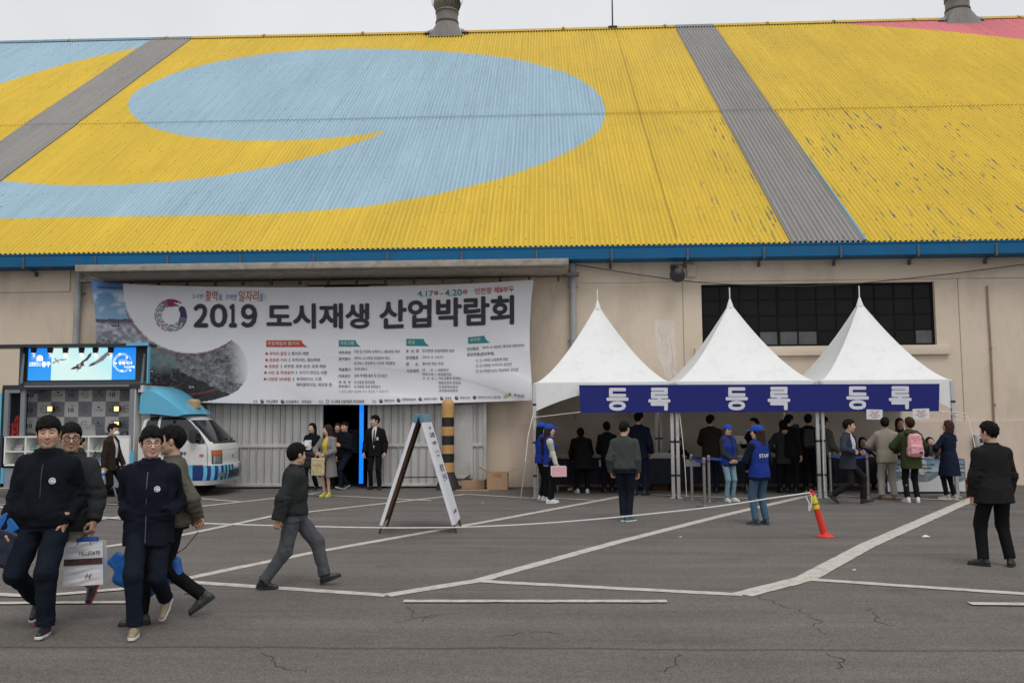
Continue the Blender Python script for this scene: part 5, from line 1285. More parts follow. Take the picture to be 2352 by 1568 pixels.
for (px, py, s_, lb) in ((2127, 1232.5, .055, 'crumpled white paper scrap on the lot behind the traffic post line'), (1563, 1233, .02, 'tiny white paper scrap between the wide painted lines'), (1962, 1309, .02, 'tiny white scrap beside the widest painted line'), (1108, 1145 + 10, .018, 'tiny white scrap on the ground beside the striped column'), (430, 1364, .03, 'small black scrap on the lot next to the man in olive')):
    p = gp(px, py); b = MB(); b.add([(-s_, -s_ * .6, .004), (s_, -s_ * .5, .006), (s_ * .8, s_ * .7, .012), (0, s_ * .3, .03 if s_ > .04 else .012), (-s_ * .9, s_ * .6, .005)], [(0, 1, 3), (1, 2, 3), (2, 4, 3), (4, 0, 3)])
    o = b.build('paper_scrap', M_paper if 'black' not in lb else M_clamp); o.location = p; tag(o, lb, 'paper scrap')
# blue light strip in the gateway
a, c = wp(827, 1112, 21.5), wp(827, 926, 21.5); b = MB(); b.box(-.05, .05, -.03, .03, 0, c[2] - .12)
M_led = mat('led_blue', (.004, .20, .95), rough=.4, var=.02, emit=1.0); o = b.build('light_column', M_led, None, bevel=.01); o.location = (a[0], 21.62, .10); tag(o, 'tall glowing blue light column in the gateway', 'light column')
# dim exhibit panels inside the hall
for px0, px1, py0, py1, lb in ((758, 790, 990, 1045, 'dim framed panel inside the hall, behind the women leaving'), (792, 822, 985, 1040, 'dim framed panel inside the hall beside the blue light column')):
    a, c = wp(px0, py1, 25.5), wp(px1, py0, 25.5); e = empty('exhibit_panel', ((a[0] + c[0]) / 2, 25.5, a[2]), label=lb, cat='panel', group='panels inside the hall'); W_, H_ = c[0] - a[0], c[2] - a[2]
    b = MB(); b.box(-W_ / 2, W_ / 2, 0, .03, 0, H_); b.box(-W_ / 2, -W_ / 2 + .04, -.02, 0.0, 0, H_); b.box(W_ / 2 - .04, W_ / 2, -.02, 0, 0, H_); b.box(-W_ / 2 + .04, W_ / 2 - .04, -.02, 0, H_ - .04, H_); b.build('panel_board', mat('panel_grey', (.35, .37, .40)), e)
    for sx in (-1, 1): b = MB(); b.box(sx * W_ * .4 - .02, sx * W_ * .4 + .02, 0, .03, -a[2], -.001); b.build('leg', M_clamp, e)

# ================================================================== promotion truck with its stage side open
TRY = 19.25
tr = empty('stage_truck', (wp(320, 1120, TRY)[0], TRY, 0), label='small white and sky blue stage truck parked with an open display side', cat='truck')
def tp_(name, mb, m, parent=None, smooth=False, bevel=0.0):
    o = mb.build(name, m, None, smooth, bevel); o.parent = parent or tr
    if o.parent is tr: o.matrix_parent_inverse = Matrix.Translation(-tr.location)
    return o
def tx(x, y, Y=TRY): return wp(x, y, Y)[0]
def tz(x, y, Y=TRY): return wp(x, y, Y)[2]
def pbox(mb, x0, x1, yt, yb, Y0, Y1, ref=None):
    r = ref or Y0; xm = (x0 + x1) / 2
    mb.box(tx(x0, (yt + yb) / 2, r), tx(x1, (yt + yb) / 2, r), Y0, Y1, tz(xm, yb, r), tz(xm, yt, r)); return mb
M_tg = mat('truck_grey', (.20, .215, .235), rough=.45, var=.06, scale=3); M_td = mat('truck_dark', (.022, .023, .026), rough=.5); M_tw = mat('truck_white', (.62, .62, .60), rough=.28, var=.03, coat=.4)
M_tb = mat('truck_blue', (.10, .42, .62), rough=.3, var=.03, coat=.3); M_tskirt = mat('truck_skirt', (.235, .27, .315), rough=.45, var=.05, scale=3); M_cw = mat('counter_white', (.78, .78, .75), rough=.4, var=.03); M_navy2 = mat('stripe_navy', (.012, .035, .16), rough=.35)
# cargo body
BYK = 20.15
b = MB(); pbox(b, 6, 320, 883, 893, TRY, 20.95); pbox(b, 0, 6, 893, 1119, TRY, 20.95); tp_('roof_rail', b, M_td)
b = MB(); pbox(b, 18.5, 45.6, 893, 902, TRY + .01, 20.9); pbox(b, 6.5, 18.5, 893, 1001, TRY, TRY + .08); pbox(b, 46, 56, 893, 1001, TRY + .05, TRY + .12); pbox(b, 296, 306, 893, 1060, TRY, TRY + .1); pbox(b, 56, 296, 884, 888, TRY - .02, TRY - .001); tp_('side_pillar', b, M_tg)
b = MB(); pbox(b, -6, 0, 902, 1110, TRY - .01, 20.9); tp_('outer_panel', b, M_tb)
b = MB(); b.box(tx(18, 1000), tx(296, 1000), TRY + .12, 20.9, tz(150, 1075) - .04, tz(150, 1075)); tp_('floor_deck', b, M_tg)
b = MB(); b.box(tx(0, 1000), tx(306, 1000), 20.9, 20.95, tz(150, 1075), tz(150, 893)); b.box(tx(0, 1000), tx(4, 1000), TRY + .09, 20.9, tz(150, 1075), tz(150, 893)); b.box(tx(300, 1000), tx(306, 1000), TRY + .11, 20.9, tz(150, 1075), tz(150, 893)); tp_('body_wall', b, M_td)
b = MB(); pbox(b, 306.5, 309.5, 883, 1060, TRY + .02, 20.9); pbox(b, 317, 329, 884, 900, TRY + .05, 20.9); b.box(tx(309.6, 980), tx(330, 980), TRY + .3, 20.9, tz(320, 1060), tz(320, 900)); tp_('cab_bulkhead', b, M_tw)
b = MB(); pbox(b, 296, 306, 1062, 1070, TRY + .0, TRY + .1); pbox(b, 299, 307, 1035, 1068, TRY - .012, TRY - .001); tp_('corner_trim', b, M_tb)
b = MB(); pbox(b, 9, 286, 1073.5, 1119, TRY - .02, TRY + .02); pbox(b, 9, 286, 1104, 1105.5, TRY - .026, TRY - .021); tp_('skirt_panel', b, M_tskirt)
b = MB(); pbox(b, 1, 8, 1074, 1110, TRY - .02, TRY + .02); tp_('skirt_trim', b, M_tb)
b = MB()
for px in (26, 40, 262): b.bar(wp(px, 1119, TRY), wp(px + 6, 1133, TRY) * np.array([1, 1, 0]) + np.array([0, 0, .01]), .03)
tp_('stabiliser', b, M_tg)
# checkered backdrop
xs = [wp(q, 940, BYK)[0] for q in np.linspace(53 + 1.2, 296 + 9, 9)]; zs_ = [wp(170, q, BYK)[2] for q in (887.5, 922, 957, 993, 1004)]
M_c1 = mat('check_light', (.74, .73, .72), rough=.6, var=.03); M_c2 = mat('check_dark', (.27, .29, .315), rough=.6, var=.03); M_mark = mat('check_mark', (.06, .063, .07), rough=.6)
b1 = MB(); V_, F_ = [], []
def mk(w, f, Y):
    n = len(V_); V_.extend([(q[0], Y, q[1]) for q in w]); F_.extend([tuple(j + n for j in k) for k in f])
for i in range(8):
    for j in range(4):
        b1.cur = (i + j) % 2 if j < 3 else 1
        b1.box(xs[i], xs[i + 1], BYK, BYK + .02, zs_[j + 1], zs_[j])
        if j == 3: continue
        cx, cz, s_ = (xs[i] + xs[i + 1]) / 2, (zs_[j] + zs_[j + 1]) / 2, (xs[1] - xs[0])
        kind = (i + [0, 1, 0][j] + 2 * (j == 1)) % 3
        if kind == 0:
            w, f = text_fit('10', cx - s_ * .22, cx + s_ * .18, cz - s_ * .22, cz + s_ * .1, .03); mk(w, f, BYK - .004); w, f = text_fit('인천중구', cx - s_ * .1, cx + s_ * .24, cz + s_ * .16, cz + s_ * .28); mk(w, f, BYK - .004)
        elif kind == 1:
            for r in (.21, .26):
                n = 18; A = np.linspace(.7, 5.9, n); w = [(cx + s_ * rr * cos(a), cz + s_ * rr * sin(a)) for a in A for rr in (r, r + .018)]; mk(w, [(2 * k, 2 * k + 1, 2 * k + 3, 2 * k + 2) for k in range(n - 1)], BYK - .004)
            w, f = text_fit('평화역사', cx - s_ * .14, cx + s_ * .18, cz - s_ * .06, cz + s_ * .06); mk(w, f, BYK - .004)
        else:
            w, f = text_fit('인천광역시', cx - s_ * .32, cx + s_ * .04, cz - s_ * .14, cz - s_ * .03); mk(w, f, BYK - .004); w, f = text_fit('중구', cx + s_ * .08, cx + s_ * .32, cz - s_ * .16, cz - s_ * .01, .02); mk(w, f, BYK - .004)
            n = 14; w = [(cx + s_ * .09 * cos(a), cz + s_ * (.11 + .09 * sin(a))) for a in np.linspace(-.5, pi + .5, n)]; mk(w, [tuple(range(n))], BYK - .004)
bd = tp_('checkered_backdrop', b1, [M_c1, M_c2])
o = obj('lettering', mesh('lettering', V_, F_), M_mark, bd); o.parent = bd
# counter with shelves
CYF = TRY - .08
b = MB(); pbox(b, 9, 296, 1001, 1004, CYF, CYF + .55); pbox(b, 9, 296, 1065, 1069, CYF, CYF + .52); pbox(b, 9, 262, 1035, 1037.5, CYF + .01, CYF + .52)
for px in (9, 56, 104, 152, 201, 262): pbox(b, px, px + 3, 1004, 1065, CYF + .0, CYF + .52)
pbox(b, 265, 296, 1004, 1065, CYF, CYF + .52); pbox(b, 12, 262, 1004, 1065, CYF + .50, CYF + .52)
ct = tp_('display_counter', b, M_cw)
# LED screen on its lifted hood
LY = 19.50
sx0, sx1, sz0, sz1 = wp(64, 835, LY)[0], wp(311.5, 835, LY)[0], wp(190, 872.5, LY)[2], wp(190, 797, LY)[2]
b = MB(); b.box(wp(46, 835, LY)[0], sx0, LY, LY + .10, sz0 - .07, sz1 + .03); b.box(sx1, wp(337, 835, LY)[0], LY, LY + .10, sz0 - .07, sz1 + .03); b.box(sx0, sx1, LY, LY + .10, sz0 - .07, sz0); b.box(sx0, sx1, LY + .03, LY + .10, sz0, sz1 + .03); tp_('screen_frame', b, M_td)
b = MB(); hx0, hx1 = wp(-40, 792, TRY - .1)[0], wp(340, 792, TRY - .1)[0]; hz = wp(190, 796, TRY - .1)[2]; b.box(hx0, hx1, TRY - .1, TRY + .36, hz, hz + .07); tp_('hood', b, M_td, bevel=.01)
b = MB(); b.box(wp(291, 792, TRY - .1)[0], hx1 + .02, TRY - .12, TRY - .101, hz + .01, hz + .075); b.box(hx1 - .02, hx1 + .01, TRY - .08, TRY + .02, sz0 - .1, hz - .001); tp_('hood_trim', b, M_tb)
b = MB()
for px in (52, 329): b.tube([wp(px - 3, 880, TRY + .1), wp(px + 3, 812, TRY + .1)], [.028, .02], 10)
tp_('lift_strut', b, M_tg)
b = MB(); pbox(b, 46, 340, 876, 884, TRY + .2, TRY + .36); pbox(b, 44, 50, 796, 884, TRY + .15, TRY + .24); pbox(b, 316, 336, 796, 884, TRY + .30, TRY + .36); tp_('screen_mount', b, mat('truck_slate', (.07, .078, .088), rough=.5))
nx_, nz_ = 216, 70; gx, gz = np.meshgrid(np.linspace(0, 1, nx_), np.linspace(0, 1, nz_)); X_ = 64 + 247.5 * gx.ravel(); Y_ = 872.5 - 75.5 * gz.ravel()
cc = lerp(np.array((.72, .97, .95)), np.array((.40, .88, .97)), np.clip((X_ - 150) / 130 - (Y_ - 820) / 90, 0, 1)[:, None])
m = (X_ < 117.5) | (X_ > 257); cc[m] = lerp(np.array((.005, .26, .98)), np.array((.012, .36, 1.0)), np.clip((Y_ - 797) / 75, 0, 1)[:, None])[m]
def poly_in(pts):
    q = np.array(pts, float); ins = np.zeros(len(X_), bool)
    for a, c in zip(q, np.roll(q, -1, 0)):
        cnd = (a[1] > Y_) != (c[1] > Y_); ins ^= cnd & (X_ < a[0] + (Y_ - a[1]) / (c[1] - a[1] + 1e-9) * (c[0] - a[0]))
    return ins
S_ = lambda pts: [(64.5 + q[0] * .0822, 761 + q[1] * .0822) for q in pts]
for pts, c in ((S_([(650, 890), (690, 840), (760, 820), (740, 760), (700, 745), (760, 735), (790, 790), (920, 762), (1000, 770), (1090, 738), (1040, 790), (950, 810), (830, 810), (860, 890), (780, 830), (720, 885)]), (.25, .24, .27)),
               (S_([(1180, 1065), (1240, 1000), (1340, 960), (1360, 910), (1440, 900), (1500, 820), (1610, 750), (1680, 640), (1760, 580), (1750, 680), (1650, 810), (1560, 850), (1555, 920), (1590, 970), (1530, 960), (1480, 1000), (1490, 1035), (1430, 1040), (1350, 1150), (1390, 1040), (1300, 1050)]), (.045, .028, .028)),
               (S_([(1680, 980), (1760, 890), (1900, 820), (2050, 690), (2240, 540), (2330, 520), (2330, 660), (2200, 690), (2100, 810), (1950, 890), (1800, 960)]), (.20, .16, .15)), (S_([(1400, 930), (1460, 900), (1470, 990), (1420, 1010)]), (.5, .4, .38)), (S_([(1680, 980), (1740, 900), (1850, 880), (1880, 920), (1780, 965)]), (.05, .04, .06))):
    cc[poly_in(pts)] = c
pts = np.stack([sx0 + (sx1 - sx0) * gx.ravel(), np.full(X_.shape, LY + .012), sz0 + (sz1 - sz0) * gz.ravel()], 1) - np.array(tr.location)
i2 = np.arange(nx_ * nz_).reshape(nz_, nx_); f2 = np.stack([i2[:-1, :-1], i2[:-1, 1:], i2[1:, 1:], i2[1:, :-1]], -1).reshape(-1, 4)
M_scr = mat('screen_picture', (1, 1, 1), rough=.4, var=.0, attr='Col', emit=.92)
so_ = obj('led_screen', mesh('led_screen', pts, f2), M_scr, tr); color_attr(so_.data, cc); M_scr.node_tree.nodes['Principled BSDF'].inputs['Base Color'].default_value = (.02, .02, .02, 1)
for l in list(M_scr.node_tree.nodes['Principled BSDF'].inputs['Base Color'].links): M_scr.node_tree.links.remove(l)
V_, F_ = [], []
def sgeo(w, f):
    n = len(V_); V_.extend([tuple(np.array(wp(q[0], q[1], LY + .004)) - np.array(tr.location)) for q in w]); F_.extend([tuple(j + n for j in k) for k in f])
def stext(t, x0, x1, yt, yb, bold=.02): w, f = text_fit(t, 0, 1, 0, 1, bold); sgeo(np.stack([x0 + (x1 - x0) * w[:, 0], yb + (yt - yb) * w[:, 1]], 1), f)
stext('인천광역시', 67.5, 93, 831.5, 837.5); stext('중구', 95.5, 116, 830.5, 842.5, .05); sgeo([(66.5, 838.5), (94, 838.5), (94, 840), (66.5, 840)], [(0, 1, 2, 3)])
n = 18; sgeo([(91.5 + 7.2 * cos(a), 822 - 7.0 * sin(a)) for a in np.linspace(-.2, pi + .2, n)] + [(84.5, 829.5), (88, 828), (91.5, 829.6), (95, 828), (98.5, 829.5)], [tuple(range(n)) + tuple(n + k for k in range(5))])
for r, a0, a1 in ((20.5, .4, 5.2), (18.3, .9, 5.9), (22.3, 1.2, 3.6)):
    A = np.linspace(a0, a1, 34); w = [(282 + (rr + .0) * cos(a), 833.5 - rr * sin(a)) for a in A for rr in (r - .35, r + .35)]; sgeo(w, [(2 * k, 2 * k + 1, 2 * k + 3, 2 * k + 2) for k in range(33)])
for cx, cy in ((275, 813), (291, 821), (266, 834), (280, 851), (299, 850)):
    for a in np.arange(0, pi, pi / 3): d_ = np.array([cos(a), sin(a)]) * 2.8; e_ = np.array([-sin(a), cos(a)]) * .5; c_ = np.array([cx, cy]); sgeo([c_ - d_ - e_, c_ + d_ - e_, c_ + d_ + e_, c_ - d_ + e_], [(0, 1, 2, 3)])
stext('평화역사', 272, 304, 829, 837.5, .03); stext('이야기여행', 285, 309, 840, 845.5, .02); stext('인천 중구와 함께', 273, 292, 825, 828, 0)
obj('lettering', mesh('lettering', V_, F_), mat('screen_white', (.95, 1, 1), emit=.9), so_)
# spot lamps and flood lamps
M_hot = mat('lamp_glow', (1, .80, .55), emit=2.2, var=0); M_warm = mat('flood_glow', (1.0, .70, .30), emit=1.5, var=.0)
for px in (77.5, 115.5, 150.5, 187.5, 219.5, 254.5):
    p = wp(px, 805, TRY + .25); ez = empty('spotlight', p, label=None); ez['label'] = 'black stage spotlight at the screen top, %s' % {77.5: 'over the white shell emblem', 115.5: 'on the edge between blue and pale picture', 150.5: 'over the small pale bird', 187.5: 'over the dark bird with raised wing', 219.5: 'between the dark bird and the blurred wing', 254.5: 'beside the ring emblem panel'}[px]
    ez['category'] = 'spotlight'; ez['group'] = 'spotlights above the truck screen'
    b = MB(); b.lathe([(.02, .075), (.05, .07), (.056, .03), (.056, -.03), (.062, -.06), (.056, -.062)], n=20); b.build('can', M_td, ez, smooth=False)
    b = MB(); b.lathe([(.005, -.066), (.048, -.066), (.048, -.062), (.005, -.062)], n=20); b.build('lens', M_hot, ez)
    b = MB(); b.box(-.068, -.060, -.01, .01, -.01, .13); b.box(.060, .068, -.01, .01, -.01, .13); b.box(-.068, .068, -.012, .012, .13, .15); b.box(-.012, .012, -.012, .012, .15, hz - p[2] - .001); b.build('yoke', M_td, ez)
for px, py, wh in ((114.5, 938.5, 'the left of the three lit lamps'), (267.5, 938.5, 'the upper of the pair near the cab'), (267.5, 973.5, 'the lower of the pair near the cab')):
    p = wp(px, py, BYK - .18); ez = empty('flood_lamp', p); tag(ez, 'square glowing flood lamp before the checkered panel, ' + wh, 'lamp', 'flood lamps on the truck')
    b = MB(); b.box(-.075, .075, 0, .06, -.075, .075); b.build('housing', mat('flood_frame', (.05, .025, .012)), ez, bevel=.012); b = MB(); b.box(-.055, .055, -.008, -.0005, -.055, .055); b.build('lens', M_warm, ez, bevel=.003); b = MB(); b.box(-.02, .02, .06, .17, -.02, .02); b.build('bracket', M_td, ez)
for px in (77.5, 115.5, 150.5, 187.5, 219.5, 254.5):
    ld = bpy.data.lights.new('stage_spot', 'SPOT'); ld.energy = 14; ld.spot_size = radians(95); ld.spot_blend = .6; ld.color = (1, .9, .78); ld.shadow_soft_size = .05
    lo = bpy.data.objects.new('stage_spot', ld); LINK(lo); pz = wp(px, 805, TRY + .25); lo.location = (pz[0], pz[1], pz[2] - .08); lo.rotation_euler = (radians(28), 0, 0); lo.parent = tr; lo.matrix_parent_inverse = Matrix.Translation(-tr.location)
# ---- cab: stacked plan outlines, widest at the waist
CYC = TRY + .84
Xr = tx(318, 1000); 
def front_x(z):
    return np.interp(z, [.25, .34, .5, .66, .72, 1.0, 1.16, 1.22, 1.5, 1.72, 1.80], [1.75, 1.81, 1.84, 1.84, 1.80, 1.79, 1.73, 1.66, 1.40, 1.17, 1.02]) + Xr
def half_w(z): return np.interp(z, [.25, .4, .7, 1.15, 1.25, 1.7, 1.80], [.80, .83, .84, .84, .825, .70, .60])
def rear_x(z): return Xr + np.interp(z, [.25, 1.2, 1.7, 1.8], [.0, .0, .05, .14])
def plan(z, n=16):
    """outline of the cab at height z, near side first"""
    xf, xr, hw = front_x(z), rear_x(z), half_w(z); r = .34; rz = .06; o = []
    bow = .10
    for t in np.linspace(0, 1, 10): o.append((xr + (xf - r - xr) * t, CYC - hw))
    for a in np.linspace(-pi / 2, -.12, n): o.append((xf - r + r * cos(a) * 1.0 - bow * (1 - ((CYC - hw + r + r * sin(a) - CYC) / hw) ** 2) * 0, CYC - hw + r + r * sin(a)))
    for t in np.linspace(-1, 1, 9)[1:-1]: o.append((xf + .045 * (1 - t * t), CYC + t * (hw - r)))
    for a in np.linspace(.12, pi / 2, n): o.append((xf - r + r * cos(a), CYC + hw - r + r * sin(a)))
    for t in np.linspace(1, 0, 10): o.append((xr + (xf - r - xr) * t, CYC + hw))
    return o
zl = [.25, .28, .34, .42, .5, .58, .66, .69, .72, .8, .9, 1.0, 1.08, 1.14, 1.18, 1.22, 1.26, 1.3, 1.38, 1.46, 1.54, 1.62, 1.68, 1.72, 1.76, 1.80]
vv = []; ff = []
for z in zl: vv += [(x, y, z) for x, y in plan(z)]
n = len(plan(.5))
for i in range(len(zl) - 1):
    for k in range(n): ff.append((i * n + k, i * n + (k + 1) % n, (i + 1) * n + (k + 1) % n, (i + 1) * n + k))
ff.append(tuple(range(n))[::-1]); ff.append(tuple((len(zl) - 1) * n + k for k in range(n)))
b = MB(); b.add(vv, ff); cab = tp_('cab', b, M_tw, smooth=True); cab.data.set_sharp_from_angle(angle=radians(50))
def side_pt(x, z, off=.006): return np.array([x, CYC - half_w(z) - off, z])
def plan_at(z, t):
    """a point t of the way round the front of the cab, from the near corner (0) to the far one (1)"""
    q = np.array(plan(z)[10:10 + 16 + 7 + 16]); d = np.r_[0, np.cumsum(np.linalg.norm(np.diff(q, axis=0), axis=1))]; d /= d[-1]
    return np.array([np.interp(t, d, q[:, 0]), np.interp(t, d, q[:, 1])])
def front_pt(t, z, off=.008):
    p = plan_at(z, t); q = plan_at(z, min(t + .02, 1)) - plan_at(z, max(t - .02, 0)); nn_ = np.array([q[1], -q[0]]); nn_ /= np.linalg.norm(nn_) + 1e-9
    return np.array([p[0] + nn_[0] * off, p[1] + nn_[1] * off, z])
def side_patch(name, poly, m, off=.006, th=.004, n=10, parent=None):
    """a panel on the near side outlined in (x, z)"""
    v2, f2_ = slice_geo(np.array(poly), [tuple(range(len(poly)))], .06)
    b = MB(); b.add([side_pt(q[0], q[1], off) for q in v2], f2_); return tp_(name, b, m, parent or cab)
def pxs(x, y): p = wp(x, y, TRY + .02); return (p[0], p[2])
C2 = lambda *a: [pxs(.24675 * q[0], 773.7 + .24675 * q[1]) for q in a]
M_glass = mat('cab_glass', (.018, .02, .022), rough=.08, spec=.6, var=.1)
M_seam = mat('cab_seam', (.08, .08, .08))
side_patch('door_window', C2((1478, 744), (1600, 742), (1700, 752), (1760, 795), (1830, 865), (1890, 935), (1915, 985), (1860, 995), (1760, 965), (1640, 940), (1475, 925)), M_glass)
side_patch('quarter_window', C2((1372, 742), (1455, 738), (1450, 905), (1330, 890), (1345, 800)), M_glass)
for pl in (((1462, 735), (1460, 1000), (1455, 1200)), ((1932, 1010), (1935, 1200)), ((1455, 1205), (1935, 1205)), ((1462, 735), (1700, 740), (1780, 790), (1930, 1000))):
    b = MB(); q = [side_pt(*p, .004) for p in C2(*pl)]
    for a, c in zip(q[:-1], q[1:]): b.bar(a, c, .008, .006)
    tp_('door_seam', b, M_seam, cab)
b = MB(); q = C2((1560, 1010), (1640, 1010)); b.bar(side_pt(*q[0], .02), side_pt(*q[1], .02), .03, .02); tp_('door_handle', b, M_tw, cab, bevel=.004)
b = MB(); p = C2((1880, 1098))[0]; b.lathe([(.01, .0), (.05, 0), (.045, .02), (.01, .024)], n=16, R=rotx(radians(90)) @ np.diag([1, .5, 1]), c=side_pt(*p, .004)); tp_('side_repeater', b, mat('lamp_orange', (.55, .12, .02), rough=.3), cab)
# windshield round the front
def front_patch(name, t0, t1, z0, z1, m, off=.008, nt_=18, nz=8, skew=0, parent=None):
    vv = []; ff = []
    for j in range(nz + 1):
        z = z0 + (z1 - z0) * j / nz; sh = skew * j / nz
        for i in range(nt_ + 1): vv.append(front_pt(t0 + sh + (t1 - sh - t0 - sh) * i / nt_, z, off))
    for j in range(nz):
        for i in range(nt_): k = j * (nt_ + 1) + i; ff.append((k, k + 1, k + nt_ + 2, k + nt_ + 1))
    b = MB(); b.add(vv, ff); return tp_(name, b, m, parent or cab, smooth=True)
front_patch('windshield', .14, .86, 1.215, 1.70, M_glass, skew=.0)
front_patch('cowl', .16, .84, 1.175, 1.212, M_td)
for t0 in (.30, .58):
    b = MB(); b.tube([front_pt(t0, 1.21, .03), front_pt(t0 + .10, 1.26, .03), front_pt(t0 + .26, 1.27, .03)], .010, 6); tp_('wiper', b, M_td, cab)
front_patch('front_seam', .10, .90, 1.018, 1.024, M_seam, off=.003, nz=1)
for t0, t1 in ((.10, .24), (.76, .90)):
    front_patch('headlight', t0, t1, .72, 1.02, mat('lamp_black', (0, 0, 0)), off=.010, nt_=8)
    front_patch('headlight_lens', t0 + .012, t1 - .02, .735, .90, mat('head_glass', (.32, .33, .34), rough=.12, metal=.5), off=.014, nt_=8)
    front_patch('indicator', t0 + .006, t1 - .012, .91, 1.01, mat('lamp_orange', (0, 0, 0)), off=.014, nt_=8)
# striped bumper and lower door
k_ = 0
for i in range(26):
    t0 = i / 26
    front_patch('bumper_stripe', t0, t0 + 1 / 26, .36, .685, [mat('stripe_sky', (.13, .45, .66), rough=.3), M_navy2][i % 2], off=.012, nt_=3, nz=5)
ws = np.linspace(Xr + .02, front_x(.6) - .345, 19)
for i in range(18): side_patch('side_stripe', [(ws[i], .36), (ws[i + 1], .36), (ws[i + 1], .70), (ws[i], .70)], [mat('stripe_sky', (0, 0, 0)), M_navy2][(i * 7 // 3) % 2], off=.007)
front_patch('grille', .34, .66, .40, .56, M_td, off=.018, nt_=10)
front_patch('number_plate', .44, .60, .60, .70, mat('plate_white', (.55, .55, .53)), off=.03, nt_=4, nz=2)
for t0, t1 in ((.16, .27), (.73, .84)): front_patch('fog_light', t0, t1, .42, .53, mat('head_glass', (0, 0, 0)), off=.02, nt_=5, nz=3)
V_, F_ = [], []
w, f = text_fit('중구', *[q for q in (C2((1672, 1100))[0][0], C2((1740, 1100))[0][0], C2((1700, 1102))[0][1], C2((1700, 1068))[0][1])], .05); V_ += [tuple(side_pt(q[0], q[1], .009)) for q in w]; F_ += f
w, f = text_fit('인천광역시', C2((1500, 1100))[0][0], C2((1655, 1100))[0][0], C2((1700, 1100))[0][1], C2((1700, 1076))[0][1], .02); n = len(V_); V_ += [tuple(side_pt(q[0], q[1], .009)) for q in w]; F_ += [tuple(j + n for j in k) for k in f]
o = obj('lettering', mesh('lettering', V_, F_), M_navy2, cab); o.parent = cab; o.matrix_parent_inverse = Matrix.Identity(4)
b = MB(); pm_ = C2((1815, 925))[0]; c_ = side_pt(*pm_, .14); b.lathe([(.02, -.15), (.075, -.13), (.085, .0), (.075, .13), (.02, .15)], n=16, R=np.diag([1, .55, 1.0]), c=c_); b.bar(side_pt(pm_[0] + .10, pm_[1] - .05, .0), c_ + np.array([.02, .03, -.06]), .03); tp_('mirror', b, M_td, cab, smooth=True)
n_ = 18; b = MB(); b.lathe([(.034, -.003), (.044, -.003), (.044, .003), (.034, .003)], n=20, R=roty(radians(80)), c=front_pt(.5, .88, .012)); tp_('emblem', b, mat('chrome', (.5, .5, .5), rough=.2, metal=.9), cab)
# wheels
for wx, wy in ((Xr + .95, CYC - .66), (Xr + .95, CYC + .66), (Xr - 1.6, CYC - .62), (Xr - 1.6, CYC + .62)):
    b = MB(); b.lathe([(.14, -.1), (.27, -.1), (.30, -.07), (.30, .07), (.27, .1), (.14, .1)], n=28, R=rotx(radians(90)), c=(wx, wy, .302)); wh = tp_('wheel', b, mat('tyre', (.02, .02, .02), rough=.8))
    b = MB(); b.lathe([(.02, -.06), (.139, -.07), (.139, .07), (.02, .06)], n=20, R=rotx(radians(90)), c=(wx, wy, .302)); tp_('rim', b, mat('rim_grey', (.3, .3, .3), metal=.4, rough=.4), wh)
b = MB(); b.box(tx(9, 1100), Xr + .6, CYC - .45, CYC + .45, .30, .62); tp_('chassis', b, M_td)
# wind deflector on the cab roof
def dpx(x, y, Y): return wp(.24675 * x, 773.7 + .24675 * y, Y)
prof = [(1305, 707), (1306, 690), (1312, 600), (1318, 520), (1330, 482), (1380, 470), (1455, 466), (1530, 492), (1620, 540), (1720, 606), (1810, 670), (1885, 716), (1850, 722), (1770, 738), (1640, 726), (1480, 712)]
xz = [(dpx(x, y, TRY + .12 + .75 * max(0, (x - 1330) / 555))[0], dpx(x, y, TRY + .12 + .75 * max(0, (x - 1330) / 555))[2]) for x, y in prof]; zb_ = min(q[1] for q in xz)
secs = []
for yy, s_, nx0 in ((0, .86, .05), (.05, .95, .02), (.16, 1.0, 0), (.5, 1.02, -.03), (.76, 1.02, -.04), (1.02, 1.02, -.03), (1.36, 1.0, 0), (1.47, .95, .02), (1.52, .86, .05)):
    xm = xz[0][0]
    secs.append([(xm + (q[0] - xm) * (1 - nx0), TRY + .07 + yy, zb_ + (q[1] - zb_) * s_) for q in xz])
vv = [p for s_ in secs for p in s_]; n = len(xz); ff = [(i * n + k, i * n + (k + 1) % n, (i + 1) * n + (k + 1) % n, (i + 1) * n + k) for i in range(len(secs) - 1) for k in range(n)] + [tuple(range(n))[::-1], tuple((len(secs) - 1) * n + k for k in range(n))]
b = MB(); b.add(vv, ff); df = tp_('wind_deflector', b, M_tb, smooth=True, bevel=0); df.data.set_sharp_from_angle(angle=radians(35))
b = MB(); p = dpx(1805, 620, TRY + .9); b.lathe([(.13, -.12), (.15, -.10), (.15, .05), (.12, .10), (.01, .11)], n=20, c=(p[0], p[1], p[2])); b.box(p[0] - .03, p[0] + .03, p[1] - .03, p[1] + .03, zb_ - .2, p[2] - .1); tp_('roof_beacon', b, mat('beacon_tan', (.42, .28, .14)))
